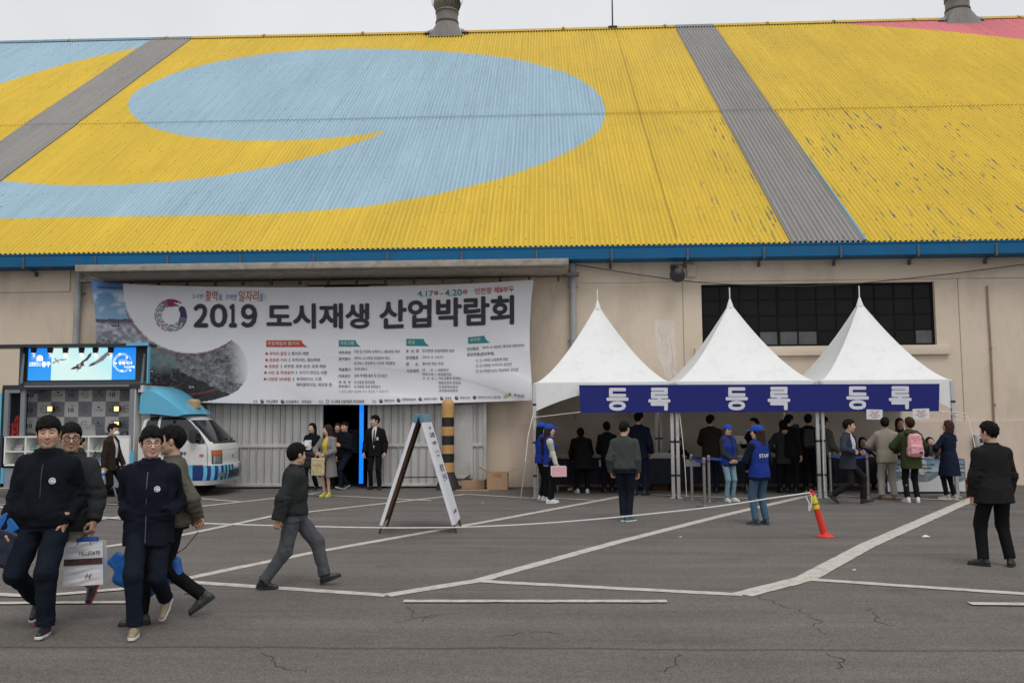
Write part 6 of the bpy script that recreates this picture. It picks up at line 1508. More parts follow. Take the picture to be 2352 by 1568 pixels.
# loose things on the counter and shelves
def loose(name, px, py, Y, size, m, label, cat, rz=0, rx=0, grp=None):
    p = wp(px, py, Y); w_, d_, h_ = size; b = MB(); b.box(-w_ / 2, w_ / 2, -d_ / 2, d_ / 2, 0, h_); o = b.build(name, m, None, bevel=min(.004, min(size) / 4)); o.location = p; o.rotation_euler = (rx, 0, rz); return tag(o, label, cat, grp)
zt = tz(150, 1001, CYF)
e = empty('laptop', (wp(202, 1000, CYF + .3)[0], CYF + .3, zt + .001), label='open grey laptop seen from behind on the white truck counter', cat='laptop')
M_lap = mat('laptop_grey', (.33, .34, .35), rough=.35, metal=.4); b = MB(); b.box(-.18, .18, -.0, .006, .01, .25, R=rotx(radians(12))); b.build('lid', M_lap, e, bevel=.002); b = MB(); b.box(-.18, .18, .0, .25, 0, .012); b.build('keyboard_base', M_lap, e, bevel=.002)
b = MB(); b.box(-.12, .12, -.09, .09, 0, .24); o = b.build('carton', mat('carton_beige', (.45, .37, .31)), None, bevel=.004); o.location = (wp(172, 1000, CYF + .35)[0], CYF + .35, zt + .001); tag(o, 'beige carton on the truck counter beside the laptop', 'carton')
b = MB(); b.lathe([(.12, 0), (.11, .05), (.06, .09), (.01, .10)], n=20); o = b.build('dark_cap', M_td, None, smooth=True); o.location = (wp(288, 1000, CYF + .3)[0], CYF + .3, zt + .001); tag(o, 'black cap lying at the end of the truck counter', 'cap')
cols = {'light blue': (.20, .45, .55), 'white': (.6, .6, .6), 'pale green': (.40, .52, .42), 'brown': (.25, .17, .12), 'lavender': (.45, .42, .55), 'yellow': (.5, .45, .2), 'deep blue': (.10, .22, .42)}
sp = [(26, 1034, 'lavender', 'upper left shelf of the truck'), (35, 1034, 'white', 'upper left shelf of the truck'), (46, 1034, 'brown', 'upper left shelf of the truck'), (63, 1034, 'light blue', 'second upper shelf of the truck'), (74, 1034, 'yellow', 'second upper shelf of the truck'), (84, 1034, 'deep blue', 'second upper shelf of the truck'), (30, 1064, 'brown', 'lower left shelf of the truck'), (39, 1064, 'deep blue', 'lower left shelf of the truck'), (50, 1064, 'white', 'lower left shelf of the truck'),
      (213, 1034, 'pale green', 'upper right shelf of the truck'), (224, 1034, 'white', 'upper right shelf of the truck'), (218, 1064, 'light blue', 'lower right shelf of the truck'), (228, 1064, 'white', 'lower right shelf of the truck')]
for px, py, c, wh in sp:
    p = wp(px, py, CYF); e = empty('brochure', (p[0], CYF + .16, p[2] + .004), label='%s brochure on the %s' % (c, wh), cat='brochure', group='brochures on the truck shelves')
    b = MB(); b.box(-.045, .045, 0, .012, 0, .16, R=rotx(radians(-38))); b.build('cover', mat('leaflet_' + c.replace(' ', '_'), cols[c], rough=.5, var=.35, scale=18), e); b = MB(); b.box(-.03, .03, -.002, -.0005, .10, .135, R=rotx(radians(-38))); b.build('print', mat('leaflet_print', (.55, .52, .45), var=.4, scale=30), e)
# craft models in the dark doorway
for px, lb, c in ((26, 'small red and white lattice model in the truck doorway', (.45, .05, .06)), (38, 'taller red lattice tower model in the truck doorway', (.4, .03, .03))):
    p = wp(px, 1000, TRY + .3); b = MB(); hh = .28 if px == 26 else .46; w_ = .11 if px == 26 else .08
    for sx in (-1, 1):
        for sy in (-1, 1): b.bar((sx * w_, sy * w_, 0), (sx * w_ * .2, sy * w_ * .2, hh), .016)
    for k in range(3):
        z0, z1 = hh * k / 3, hh * (k + 1) / 3; r0_, r1_ = w_ * (1 - .8 * k / 3), w_ * (1 - .8 * (k + 1) / 3)
        for sx in (-1, 1): b.bar((-sx * r0_, -r0_, z0), (sx * r1_, -r1_, z1), .012); b.bar((-sx * r0_, r0_, z0), (sx * r1_, r1_, z1), .012)
    o = b.build('lattice_model', mat('craft_%d' % px, c, var=.6, scale=20)); o.location = (p[0], p[1], zt + .001); tag(o, lb, 'model', 'lattice models in the truck')

# ================================================================== people
# one person = Empty > body (skin, one surface), hair, garments, shoes; all grown from one posed skeleton
def ik(a, t, l1, l2, pole):
    d = t - a; L = np.linalg.norm(d)
    if L > (l1 + l2) * .998: t = a + d / L * (l1 + l2) * .998; L = (l1 + l2) * .998; d = t - a
    u = d / L
    x = (l1 * l1 - l2 * l2 + L * L) / (2 * L)
    h = sqrt(max(l1 * l1 - x * x, 1e-6))
    pv = np.asarray(pole, float); pv = pv - u * (pv @ u)
    return a + u * x + nrm(pv) * h, t
SKIN = (.53, .325, .23)
SKIN_PALE = (.60, .385, .29)
def skin_mat(): return mat('skin', (1, 1, 1), rough=.5, var=.06, scale=40, attr='Col', bump=.05, bscale=300)
def cloth(name, col, rough=.85, var=.12, bump=.12, bscale=60, sheen=.0): return mat(name, col, rough=rough, var=var, scale=14, bump=bump, bscale=bscale, spec=.10, sheen=sheen, stretch=(1, 1, .55))

HS = 1.045
class Skel: pass
def skeleton(lean=0, side=0, twist=0, pel=(0, 0, .942), ptilt=0, pyaw=0, feet=((-.1, 0, 0, 0, 0), (.1, 0, 0, 0, 0)),
             hands=((-.22, .04, .82), (.22, .04, .82)), poles=((-.5, -1, 0), (.5, -1, 0)), palms=None, hdirs=None, head=(0, 0, 0), knees=((0, 1, 0), (0, 1, 0)), w=1.0, hunch=0):
    k = Skel(); k.pel = np.array(pel, float)
    k.Rp = rotz(pyaw) @ rotx(-lean * .35) @ roty(ptilt)
    k.waist = k.pel + k.Rp @ np.array([0, 0, .16])
    k.Rc = rotz(twist + pyaw) @ rotx(-lean) @ roty(side)
    C = lambda x, y, z: k.waist + k.Rc @ np.array([x, y, z])
    k.sh = [C(-.165 * w, -.008 + hunch, .262), C(.165 * w, -.008 + hunch, .262)]
    k.neck = C(0, -.012 + hunch, .355)
    k.Rh = rotz(twist + pyaw + head[0]) @ rotx(-lean * .4 + head[1]) @ roty(head[2])
    k.head = k.neck + k.Rc @ np.array([0, .01, .05]) + k.Rh @ np.array([0, .018, .105])
    k.w = w
    k.el = []; k.wr = []; k.hd = []; k.palm = []; k.kn = []; k.an = []; k.hip = []; k.ft = []
    for i in (0, 1):
        t = np.array([hands[i][0] + pel[0], hands[i][1] + pel[1], hands[i][2]], float)
        e, t = ik(k.sh[i], t, .285, .25, poles[i])
        k.el.append(e); k.wr.append(t)
        k.hd.append(nrm(hdirs[i]) if hdirs and hdirs[i] is not None else nrm(t - e))
        k.palm.append(np.array(palms[i], float) if palms and palms[i] is not None else np.array([(1, -1)[i], -.2, 0.]))
        hip = k.pel + k.Rp @ np.array([(-.09, .09)[i], 0, -.03])
        f = feet[i]
        an = np.array([f[0], f[1], f[2] + .085])
        Rf = rotz(f[4]) @ rotx(-f[3])
        an = np.array([f[0], f[1], f[2]]) + Rf @ np.array([0, -.12, 0]) * 0 + np.array([0, 0, .085])
        kn, an = ik(hip, an, .43, .415, knees[i])
        k.hip.append(hip); k.kn.append(kn); k.an.append(an); k.ft.append(Rf)
    return k

def tcoords(k, p):
    ql = (p - k.pel.astype(np.float32)) @ k.Rp.astype(np.float32)
    qc = (p - k.waist.astype(np.float32)) @ k.Rc.astype(np.float32)
    qc = qc + np.array([0, 0, .16], np.float32)
    wt = np.clip((qc[:, 2] - .08) / .18, 0, 1); wt = (wt * wt * (3 - 2 * wt))[:, None]
    return ql * (1 - wt) + qc * wt
TORSO = np.array([  # s, half width, half depth, y offset
    (-.50, .185, .150, 0), (-.25, .180, .138, -.004), (-.12, .176, .130, -.006), (0, .174, .124, -.006), (.12, .160, .110, 0), (.22, .168, .114, .004),
    (.32, .176, .114, .004), (.40, .158, .102, -.004), (.455, .118, .085, -.010), (.49, .078, .070, -.010), (.56, .062, .064, -.002)])
def torso_prof(s, k, grow=0, belly=0, bust=0, flare=0):
    a = np.interp(s, TORSO[:, 0], TORSO[:, 1]) * k.w; b = np.interp(s, TORSO[:, 0], TORSO[:, 2]); y = np.interp(s, TORSO[:, 0], TORSO[:, 3])
    g = np.exp(-((s - .08) / .13) ** 2) * belly + np.exp(-((s - .29) / .07) ** 2) * bust
    fl = flare * np.clip(.12 - s, 0, 1)
    return a + grow + g * .5 + fl, b + grow + g * .8 + fl, y + g * .45
def torso_d(k, p, s0, s1, grow=0, belly=0, bust=0, flare=0, n=2.4):
    q = tcoords(k, p)
    a, b, y = torso_prof(q[:, 2], k, grow, belly, bust, flare)
    r = (np.abs(q[:, 0] / a) ** n + np.abs((q[:, 1] - y) / b) ** n) ** (1 / n)
    d = (r - 1) * np.minimum(a, b)
    return np.maximum(d, np.maximum(s0 - q[:, 2], q[:, 2] - s1))
def on_torso(k, x, s, side=1, off=.008, **kw):
    a, b, y = torso_prof(np.array([s]), k, **kw)
    f = max(1 - abs(x / a[0]) ** 2.4, 0) ** (1 / 2.4)
    q = np.array([x, y[0] + side * (b[0] * f + off), s])
    if s < .17 and abs(s) < .5:
        wt = np.clip((s - .08) / .18, 0, 1); wt = wt * wt * (3 - 2 * wt)
        return (k.pel + k.Rp @ q) * (1 - wt) + (k.waist + k.Rc @ (q - np.array([0, 0, .16]))) * wt
    return k.waist + k.Rc @ (q - np.array([0, 0, .16]))

def head_sdf(p):
    ax = np.abs(p[:, 0]); m = np.stack([ax, p[:, 1], p[:, 2]], 1)
    d = s_ell(p, (0, -.012, .032), (.0735, .093, .083))
    d = smin(d, s_ell(p, (0, .026, -.028), (.0645, .064, .078)), .035)
    d = smin(d, s_cone(m, (.050, -.008, -.055), (.010, .056, -.092), .016, .019), .03)
    d = smin(d, s_cone(m, (.036, .058, -.022), (.040, .052, -.030), .024, .020), .022)
    d = smin(d, s_cone(p, (0, .084, .014), (0, .104, -.027), .0075, .0125), .012)
    d = smin(d, s_cone(m, (.011, .092, -.030), (.012, .088, -.030), .0085, .006), .008)
    d = smin(d, s_cone(m, (.010, .082, .026), (.046, .066, .028), .010, .008), .014)
    e = s_cone(m, (.031, .100, .006), (.034, .095, .006), .016, .016)
    d = -smin(-d, e, .008)
    d = smin(d, s_cone(m, (.031, .0735, .006), (.031, .0735, .0061), .0125, .0125), .003)
    d = smin(d, s_ell(p, (0, .083, -.057), (.024, .011, .0065)), .006)
    d = smin(d, s_ell(p, (0, .081, -.068), (.020, .011, .0070)), .006)
    d = smin(d, s_ell(m, (.0765, -.014, -.003), (.010, .017, .031), roty(.15) @ rotz(-.35)), .006)
    return smin(d, s_cone(p, (0, -.022, -.06), (0, -.040, -.24), .052, .058), .03)
def head_cols(p, skin, smile, lips=None, mask=False):
    ax = np.abs(p[:, 0]); y = p[:, 1]; z = p[:, 2]
    c = np.tile(np.array(skin), (len(p), 1))
    red = np.exp(-((ax - .04) / .02) ** 2 - ((z + .025) / .022) ** 2) * (y > .03) + np.exp(-(ax / .014) ** 2 - ((z + .025) / .015) ** 2) * (y > .08)
    c *= 1 - red[:, None] * np.array([-.05, .14, .14])
    fr = y > .05
    zl = -.0625 + (ax / .024) ** 2 * (.006 if smile else -.001)
    wl = .029 if smile else .024
    lip = fr & ((ax / wl) ** 2 + ((z - zl) / .0105) ** 2 < 1); c[lip] = lips or (.30, .10, .085)
    if smile:
        t = fr & ((ax / .0185) ** 2 + ((z - zl - .0005) / .0036) ** 2 < 1); c[t] = (.60, .55, .49)
    else:
        t = fr & (ax < .022) & (np.abs(z - zl) < .0016); c[t] = (.12, .05, .045)
    br = fr & (np.abs(z - .0275 - .005 * np.clip((ax - .012) / .03, 0, 1) + .007 * np.clip((ax - .034) / .014, 0, 1)) < .0040) & (ax > .013) & (ax < .049); c[br] = (.035, .025, .021)
    hz = .0026 if smile else .0040
    ey = fr & (((ax - .032) / .0155) ** 2 + ((z - .0065) / (hz + .0030)) ** 2 < 1); c[ey] = (.02, .014, .012)
    wh = fr & (((ax - .032) / .0135) ** 2 + ((z - .006) / hz) ** 2 < 1) & (np.abs(ax - .0315) > .0052); c[wh] = (.36, .32, .30)
    return c

HL = {'short': ([-.13, -.078, -.050, -.036, -.030, .004, .010, .020, .028, .034, .046, .07, .12], [-.078, -.074, -.050, -.020, .020, .026, .010, -.014, -.012, .036, .050, .062, .074]),
      'fringe': ([-.13, -.078, -.050, -.036, -.030, .004, .010, .022, .030, .036, .050, .07, .12], [-.082, -.078, -.054, -.024, .014, .020, .004, -.020, -.016, .020, .032, .040, .046]),
      'side': ([-.13, -.078, -.050, -.036, -.030, .004, .010, .020, .028, .034, .046, .07, .12], [-.080, -.076, -.052, -.022, .018, .024, .008, -.016, -.014, .030, .040, .050, .058]),
      'long': ([-.13, -.075, -.045, -.02, .0, .030, .046, .07, .12], [-.10, -.10, -.09, -.07, -.06, -.03, .030, .060, .074])}
def hair_sdf(p, style, vol, seed, capped=False):
    g = np.random.default_rng(seed)
    base = {'bob': 'long', 'pony': 'long', 'bun': 'short', 'back': 'short'}.get(style, style)
    ys, zs = HL[base]
    men = style in ('short', 'fringe', 'side')
    d = s_ell(p, (0, -.016, .034), (.0755 + vol * (.40 if men else .8), .094 + vol * (.75 if men else 1), .085 + vol * 1.25))
    if men: d = smin(d, s_ell(p, (0, .012, .062), (.060 + vol * .35, .070 + vol * .9, .048 + vol * 1.2)), .03)
    flow = np.stack([p[:, 0] * 1.0, p[:, 1] * 1.0, p[:, 2] * .35], 1)
    d = d + wrinkle(flow, .0058, seed, (14, 46)) + wrinkle(flow, .0034, seed + 1, (40, 80))
    if capped: d = np.maximum(d, p[:, 2] - .040)
    cut = p[:, 2] - np.interp(p[:, 1], ys, zs) + wrinkle(p * np.array([1, 1, .25], np.float32), .0115, seed + 2, (16, 42))
    d = np.maximum(d, -cut * .9)
    m = np.stack([np.abs(p[:, 0]), p[:, 1], p[:, 2]], 1)
    if style in ('long', 'bob'):
        zl = -.115 if style == 'bob' else -.25
        l = s_cone(m, (.068, -.030, .01), (.066, -.045, zl), .030, .030)
        l = smin(l, s_cone(p, (0, -.085, .0), (0, -.105, zl - .01), .045, .042), .04)
        l = smin(l, s_cone(m, (.03, -.085, .0), (.05, -.085, zl), .04, .034), .03) + wrinkle(flow, .004, seed + 4, (20, 50))
        d = smin(d, l, .02)
    if style == 'pony':
        d = smin(d, s_cone(p, (0, -.115, .03), (0, -.135, -.03), .026, .024), .012)
        d = smin(d, s_cone(p, (0, -.135, -.03), (0, -.125, -.20), .026, .014), .012)
    if style == 'bun':
        d = smin(d, s_ell(p, (0, -.115, -.01), (.036, .032, .034)), .01)
    return d

def hand_sdf(p, side, curl, grip=0.0):
    sd = side
    d = s_box(p, (0, .046, 0), (.039, .046, .0135), r=.012)
    d = smin(d, s_cone(p, (0, -.06, 0), (0, .012, 0), .027, .025), .02)
    for i, (bx, L) in enumerate(((-.030, .060), (-.0105, .074), (.0095, .079), (.0295, .070))):
        a = np.array([bx * sd, .088 - (.008 if i == 0 else 0), 0.0]); ang = .12 + .08 * (3 - i) * (curl > .2)
        for j, q in enumerate((.45, .32, .23)):
            ang += curl * (1, 1.1, .8)[j]
            b = a + np.array([(i - 1.5) * .0035 * sd, cos(ang), -sin(ang)]) * L * q
            d = smin(d, s_cone(p, a, b, .0092 - .0008 * j, .0086 - .0010 * j), .004 if j else .006)
            a = b
    a = np.array([.030 * sd, .020, -.006])
    t = [a, a + np.array([.024 * sd, .026, -.014]), a + np.array([.030 * sd - .012 * grip * sd, .052, -.026 - .012 * grip]), a + np.array([.028 * sd - .03 * grip * sd, .074, -.036 - .012 * grip])]
    for j in range(3): d = smin(d, s_cone(p, t[j], t[j + 1], .0125 - .0015 * j, .0112 - .0015 * j), .006)
    return d

def place(k, o_v, S): return o_v * S

def person(loc, rz, h, label, pose, top=None, bottom=None, shoes=None, hair=None, skin=SKIN, smile=False, near=0, shirt=None,
           cap=None, glasses=None, vest=None, mask=False, curl=(.35, .35), hide=(0, 0), w=1.0, belly=0, bust=0, extras=(), legs_bare=False, vox=None, seed=None, group='people at the registration event', cat=None):
    """near 0 = far in the photograph, 1 = middle, 2 = close"""
    seed = seed or (abs(hash(label)) % 1000 if False else sum(map(ord, label)) % 997)
    k = skeleton(w=w, **pose)
    S = h / 1.72 * .97
    hv = (.0075, .0052, .0030)[near]; gv = vox or (.019, .0145, .0105)[near]; fv = (.0075, .006, .0036)[near]
    root = empty('person', (loc[0], loc[1], 0), rz, label=label, cat=cat or 'person', group=group)
    root['label'] = label
    def put(name, v, f, m, cols=None, parent=None, smooth=True):
        me = mesh(name, np.asarray(v) * S, f)
        o = obj(name, me, m, parent or root, smooth)
        if cols is not None: color_attr(me, cols)
        return o
    # ---- body: head and neck, trunk, limbs, hands in one mesh
    V, Fc, Cc = [], [], []
    def acc(v, f, c):
        n = sum(len(x) for x in V)
        V.append(v); Fc.append(f + n); Cc.append(c)
    v, f = polygonise(head_sdf, (-.09, -.115, -.20), (.09, .12, .12), hv)
    c = head_cols(v, skin, smile)
    acc(v @ k.Rh.T * HS + k.head, f, c)
    def body(p):
        d = torso_d(k, p, -.05, .49, grow=-.024, belly=belly, bust=bust)
        d = smin(d, s_cone(p, k.waist + k.Rc @ np.array([0, -.02, .25]), k.neck + k.Rc @ np.array([0, 0, .06]), .06, .054), .05)
        for i in (0, 1):
            d = smin(d, s_cone(p, k.sh[i], k.el[i], .046, .038), .03)
            d = smin(d, s_cone(p, k.el[i], k.el[i] * .35 + k.wr[i] * .65 if hide[i] else k.wr[i], .036, .025), .015)
            d = smin(d, s_cone(p, k.hip[i], k.kn[i], .062, .043), .02)
            cm = k.kn[i] * .65 + k.an[i] * .35 + np.array([0, -.012, 0])
            d = smin(d, s_cone(p, k.kn[i], cm, .042, .042), .015)
            d = smin(d, s_cone(p, cm, k.an[i], .042, .029), .015)
            d = smin(d, s_cone(p, k.an[i], k.an[i] + k.ft[i] @ np.array([0, .09, -.045]), .028, .020), .015)
        return d
    pts = np.array(k.sh + k.el + k.wr + k.hip + k.kn + k.an + [k.neck, k.pel])
    lo, hi = pts.min(0) - .14, pts.max(0) + .14
    lo[2] = max(lo[2], 0.0)
    v, f = polygonise(body, lo, hi, gv * 1.25)
    acc(v, f, np.tile(np.array(skin), (len(v), 1)))
    for i in (0, 1):
        if hide[i]: continue
        y = k.hd[i]; z = -k.palm[i]; z = nrm(z - y * (z @ y)); x = np.cross(y, z)
        Rr = np.stack([x, y, z], 1)
        sd = (1, -1)[i]
        v, f = polygonise(lambda p: hand_sdf(p, sd, curl[i], curl[i]), (-.085, -.07, -.10), (.085, .185, .03), fv)
        acc(v @ Rr.T + k.wr[i], f, np.tile(np.array(skin) * np.array([1, .93, .9]), (len(v), 1)))
    put('body', np.concatenate(V), np.concatenate(Fc), skin_mat(), np.concatenate(Cc))
    # ---- hair
    if hair:
        st, vol, hm = hair
        lo, hi = ((-.13, -.17, -.32 if st in ('long', 'pony') else -.16), (.13, .13, .17))
        v, f = polygonise(lambda p: hair_sdf(p, st, vol, seed, bool(cap)), lo, hi, hv * 1.15)
        put('hair', v @ k.Rh.T * HS + k.head, f, hm)
    # ---- garments
    def limbs(p, d, grow, sleeve=1.0, amp=.0):
        for i in (0, 1):
            d = smin(d, s_cone(p, k.neck - k.Rc @ np.array([0, 0, .035]), k.sh[i] + k.Rc @ np.array([0, 0, -.002]), .052 + grow, .054 + grow), .05)
            d = smin(d, s_cone(p, k.sh[i], k.el[i], .056 + grow, .049 + grow), .03)
            e = k.el[i]; wv = k.wr[i] - nrm(k.wr[i] - e) * .012
            en = e + (wv - e) * sleeve
            d = smin(d, s_cone(p, e, en, .049 + grow, .038 + grow, flat=True), .012)
        return d
    def top_mesh(name, m, hem=-.10, s1=.53, grow=.004, sleeves=1.0, amp=.006, flare=0, opening=None, lapel=0, n=2.4, cuff=False):
        kw = dict(grow=grow, belly=belly, bust=bust, flare=flare)
        def fn(p):
            d = torso_d(k, p, hem, s1, n=n, **kw)
            if sleeves: d = limbs(p, d, grow, sleeves)
            elif name == 'vest':
                for i in (0, 1): d = smin(d, s_cone(p, k.neck - k.Rc @ np.array([0, 0, .035]), k.neck * .38 + k.sh[i] * .62, .058 + grow, .062 + grow), .04)
            d = d + wrinkle(p, amp * .75, seed, (2.5, 6), (1, 1, .6)) + wrinkle(p, amp * .35, seed + 21, (5, 11), (1, 1, .45))
            if sleeves:
                for i in (0, 1):
                    ed = np.linalg.norm(p - k.el[i].astype(np.float32), axis=1)
                    d = d + wrinkle(p, amp * 1.1, seed + 3 + i, (7, 13), (.6, .6, 1.6)) * np.exp(-(ed / .12) ** 2)
                    wd = np.linalg.norm(p - k.wr[i].astype(np.float32), axis=1)
                    d = d + wrinkle(p, amp * .6, seed + 13 + i, (10, 17), (.7, .7, 1.6)) * np.exp(-(wd / .08) ** 2)
            if hem < 0 and name != 'vest': d = d + wrinkle(p, amp * .5, seed + 9, (6, 10), (.8, .8, 1.3)) * np.exp(-((tcoords(k, p)[:, 2] - max(hem + .07, .05)) / .07) ** 2)
            return d
        ex = max(0, flare * .6)
        pl = k.sh + [k.neck, k.pel, k.pel + k.Rp @ np.array([0, 0, hem])] + (k.el + k.wr if sleeves else [])
        pp = np.array(pl); lo, hi = pp.min(0) - .2 - ex, pp.max(0) + .2 + ex
        lo[2] = max(lo[2] + .1, 0.03)
        v, f = polygonise(fn, lo, hi, gv * (.62 if opening else 1))
        if opening:
            q = tcoords(k, v.astype(np.float32))
            wv = np.interp(q[:, 2], opening[0], opening[1])
            fr = q[:, 1] > .02
            near_arm = np.minimum.reduce([np.minimum(s_cone(v.astype(np.float32), k.el[i], k.wr[i], 0, 0), s_cone(v.astype(np.float32), k.sh[i] * .6 + k.el[i] * .4, k.el[i], 0, 0)) for i in (0, 1)]) < .075 + grow
            ins_ = fr & (np.abs(q[:, 0]) < wv) & ~near_arm
            if lapel:
                lp = fr & (np.abs(q[:, 0]) >= wv) & (np.abs(q[:, 0]) < wv + lapel * np.clip((q[:, 2] - .1) / .2, 0, 1)) & (q[:, 2] > .12) & (q[:, 2] < .46)
                v = v + (lp[:, None] * (k.Rc @ np.array([0, .007, 0]))[None])
            keep = ~(ins_[f].sum(1) >= 2)
            rim = np.zeros(len(v), bool); rim[f[~keep].ravel()] = True
            kp = np.zeros(len(v), bool); kp[f[keep].ravel()] = True
            rim &= kp & fr & ~near_arm & (np.abs(np.abs(q[:, 0]) - wv) < .03) & (q[:, 2] > hem + .02)
            # the open edge runs straight
            v = v + (rim * (np.sign(q[:, 0]) * wv - q[:, 0]))[:, None] * k.Rc[:, 0][None]
            f = f[keep]
        return put(name, v, f, m)
    if shirt: top_mesh(shirt.get('name', 'shirt'), shirt['m'], hem=shirt.get('hem', -.06), s1=shirt.get('s1', .515), grow=shirt.get('grow', -.010), sleeves=shirt.get('sleeves', 0), amp=.003)
    if top:
        t = dict(top); m = t.pop('m'); nm = t.pop('name', 'jacket')
        col_m, band = t.pop('collar', None), t.pop('band', None)
        top_mesh(nm, m, **t)
        if col_m: top_mesh('collar', col_m, hem=.462, s1=.552, grow=t.get('grow', .004) * .6 + .002, sleeves=0, amp=.002, opening=([.45, .49, .56], [.004, .010, .022]))
        if band: top_mesh('hem_band', m, hem=t.get('hem', -.1) - .028, s1=t.get('hem', -.1) + .020, grow=t.get('grow', .004) - .006, sleeves=0, amp=.001)
    if vest:
        t = dict(vest); m = t.pop('m')
        top_mesh('vest', m, hem=t.get('hem', -.11), s1=.485, grow=t.get('grow', .018), sleeves=0, amp=.005, opening=t.get('opening'))
    if bottom:
        b = dict(bottom); m = b['m']; ft = b.get('fit', 1.0); amp = b.get('amp', .006)
        if b.get('kind') == 'skirt':
            sl = b.get('len', -.42)
            def fn(p):
                return torso_d(k, p, sl, .10, grow=-.004, flare=b.get('flare', -.02)) + wrinkle(p, .004, seed, (3, 8), (1, 1, .3))
            c0 = k.pel + np.array([0, 0, sl]); lo = np.minimum(k.pel, c0) - .25; hi = k.pel + .25; lo[2] = k.pel[2] + sl - .03
            v, f = polygonise(fn, lo, hi, gv); put('skirt', v, f, m)
        else:
            tt = b.get('taper', 1.0)
            def fn(p):
                d = torso_d(k, p, -.10, .10, grow=-.004, belly=belly * .6)
                for i in (0, 1):
                    kn = k.kn[i]; an = k.an[i]; u = nrm(kn - an)
                    hem = an - u * b.get('hem', -.012)
                    hp = k.hip[i] + np.array([0, -.012, 0])
                    d = smin(d, s_cone(p, hp, kn, .092 * (.5 + .5 * ft), .066 * ft), .025)
                    leg = s_cone(p, kn, hem, .061 * ft, .054 * ft * tt, flat=True)
                    hmz = p @ u.astype(np.float32) - float(hem @ u)
                    leg = leg + wrinkle(p, .5 * amp, seed + i, (7, 16), (.6, .6, 1.8)) * np.exp(-(hmz / .10) ** 2)
                    d = smin(d, leg, .028)
                    kd = np.linalg.norm(p - kn.astype(np.float32), axis=1)
                    d = d + wrinkle(p, amp * .5, seed + 7, (8, 15), (.7, .7, 1.6)) * np.exp(-(kd / .12) ** 2)
                return d + wrinkle(p, amp * .6, seed + 5, (3, 9), (1, 1, .8))
            pp = np.array(k.hip + k.kn + k.an + [k.pel]); lo, hi = pp.min(0) - .2, pp.max(0) + .2
            lo[2] = max(.01, pp[:, 2].min() - .10)
            v, f = polygonise(fn, lo, hi, gv); put('trousers', v, f, m)
    if shoes:
        um, sm = shoes
        hi_top = .0
        for i in (0, 1):
            def up_(p):
                d = s_cone(p, (0, -.045, -.046), (0, .06, -.046), .033, .036)
                d = smin(d, s_cone(p, (0, .06, -.048), (0, .150, -.056), .036, .027), .01)
                d = smin(d, s_cone(p, (0, -.03, -.03), (0, -.018, .022), .036, .038, flat=True), .02)
                d = smin(d, s_cone(p, (0, .0, -.01), (0, .09, -.035), .030, .022), .02)
                return np.maximum(d, -.072 - p[:, 2])
            def so_(p):
                q = p * np.array([1, 1, 0], np.float32)
                d = s_cone(q, (0, -.045, 0), (0, .06, 0), .037, .040)
                d = smin(d, s_cone(q, (0, .06, 0), (0, .152, 0), .041, .031), .01)
                return np.maximum(d, np.abs(p[:, 2] + .0725) - (.0125 if near else .013))
            sv = max(fv * 1.2, .0045)
            v, f = polygonise(up_, (-.05, -.09, -.085), (.05, .19, .03), sv)
            so = put('shoe', v @ k.ft[i].T + k.an[i], f, um)
            v, f = polygonise(so_, (-.05, -.095, -.09), (.05, .195, -.05), sv)
            put('sole', v @ k.ft[i].T + k.an[i], f, sm, parent=so)
    if cap:
        def fn(p):
            d = s_ell(p, (0, -.012, .038), (.089, .109, .096))
            d = np.maximum(d, .028 - p[:, 2])
            br = s_ell(p * np.array([1, 1, 1], np.float32), (0, .105, .030 ), (.072, .085, .012))
            br = np.maximum(br, .06 - p[:, 1])
            return smin(d, br, .006)
        v, f = polygonise(fn, (-.1, -.13, .01), (.1, .20, .14), hv); put('cap', v @ k.Rh.T * HS + k.head, f, cap)
    if glasses:
        b = MB()
        for sx in (-1, 1):
            ring = [np.array([sx * .0325 + .0245 * cos(a) , .100 - .006 * abs(cos(a)) , .002 + .0215 * sin(a)]) for a in np.linspace(0, 2 * pi, 17)]
            b.tube(ring, glasses[1], 5)
            b.tube([(sx * .056, .094, .008), (sx * .076, .06, .008), (sx * .080, -.01, .004)], glasses[1] * .9, 5)
        b.tube([(-.009, .101, .006), (.009, .101, .006)], glasses[1], 5)
        me_v = np.array(b.v) @ k.Rh.T * HS + k.head; b.v = [tuple(q * S) for q in me_v]
        b.build('glasses', glasses[0], root)
    if mask:
        v, f = polygonise(lambda p: np.maximum(s_ell(p, (0, .060, -.052), (.064, .062, .052)), -.04 + .0 * p[:, 0] + (.045 - p[:, 1])), (-.08, .0, -.12), (.08, .14, .02), hv)
        put('face_mask', v @ k.Rh.T * HS + k.head, f, mat('mask_white', (.75, .77, .78), rough=.8))
    root['_k'] = 0; del root['_k']
    for fn in extras: fn(k, root, S)
    return root, k, S

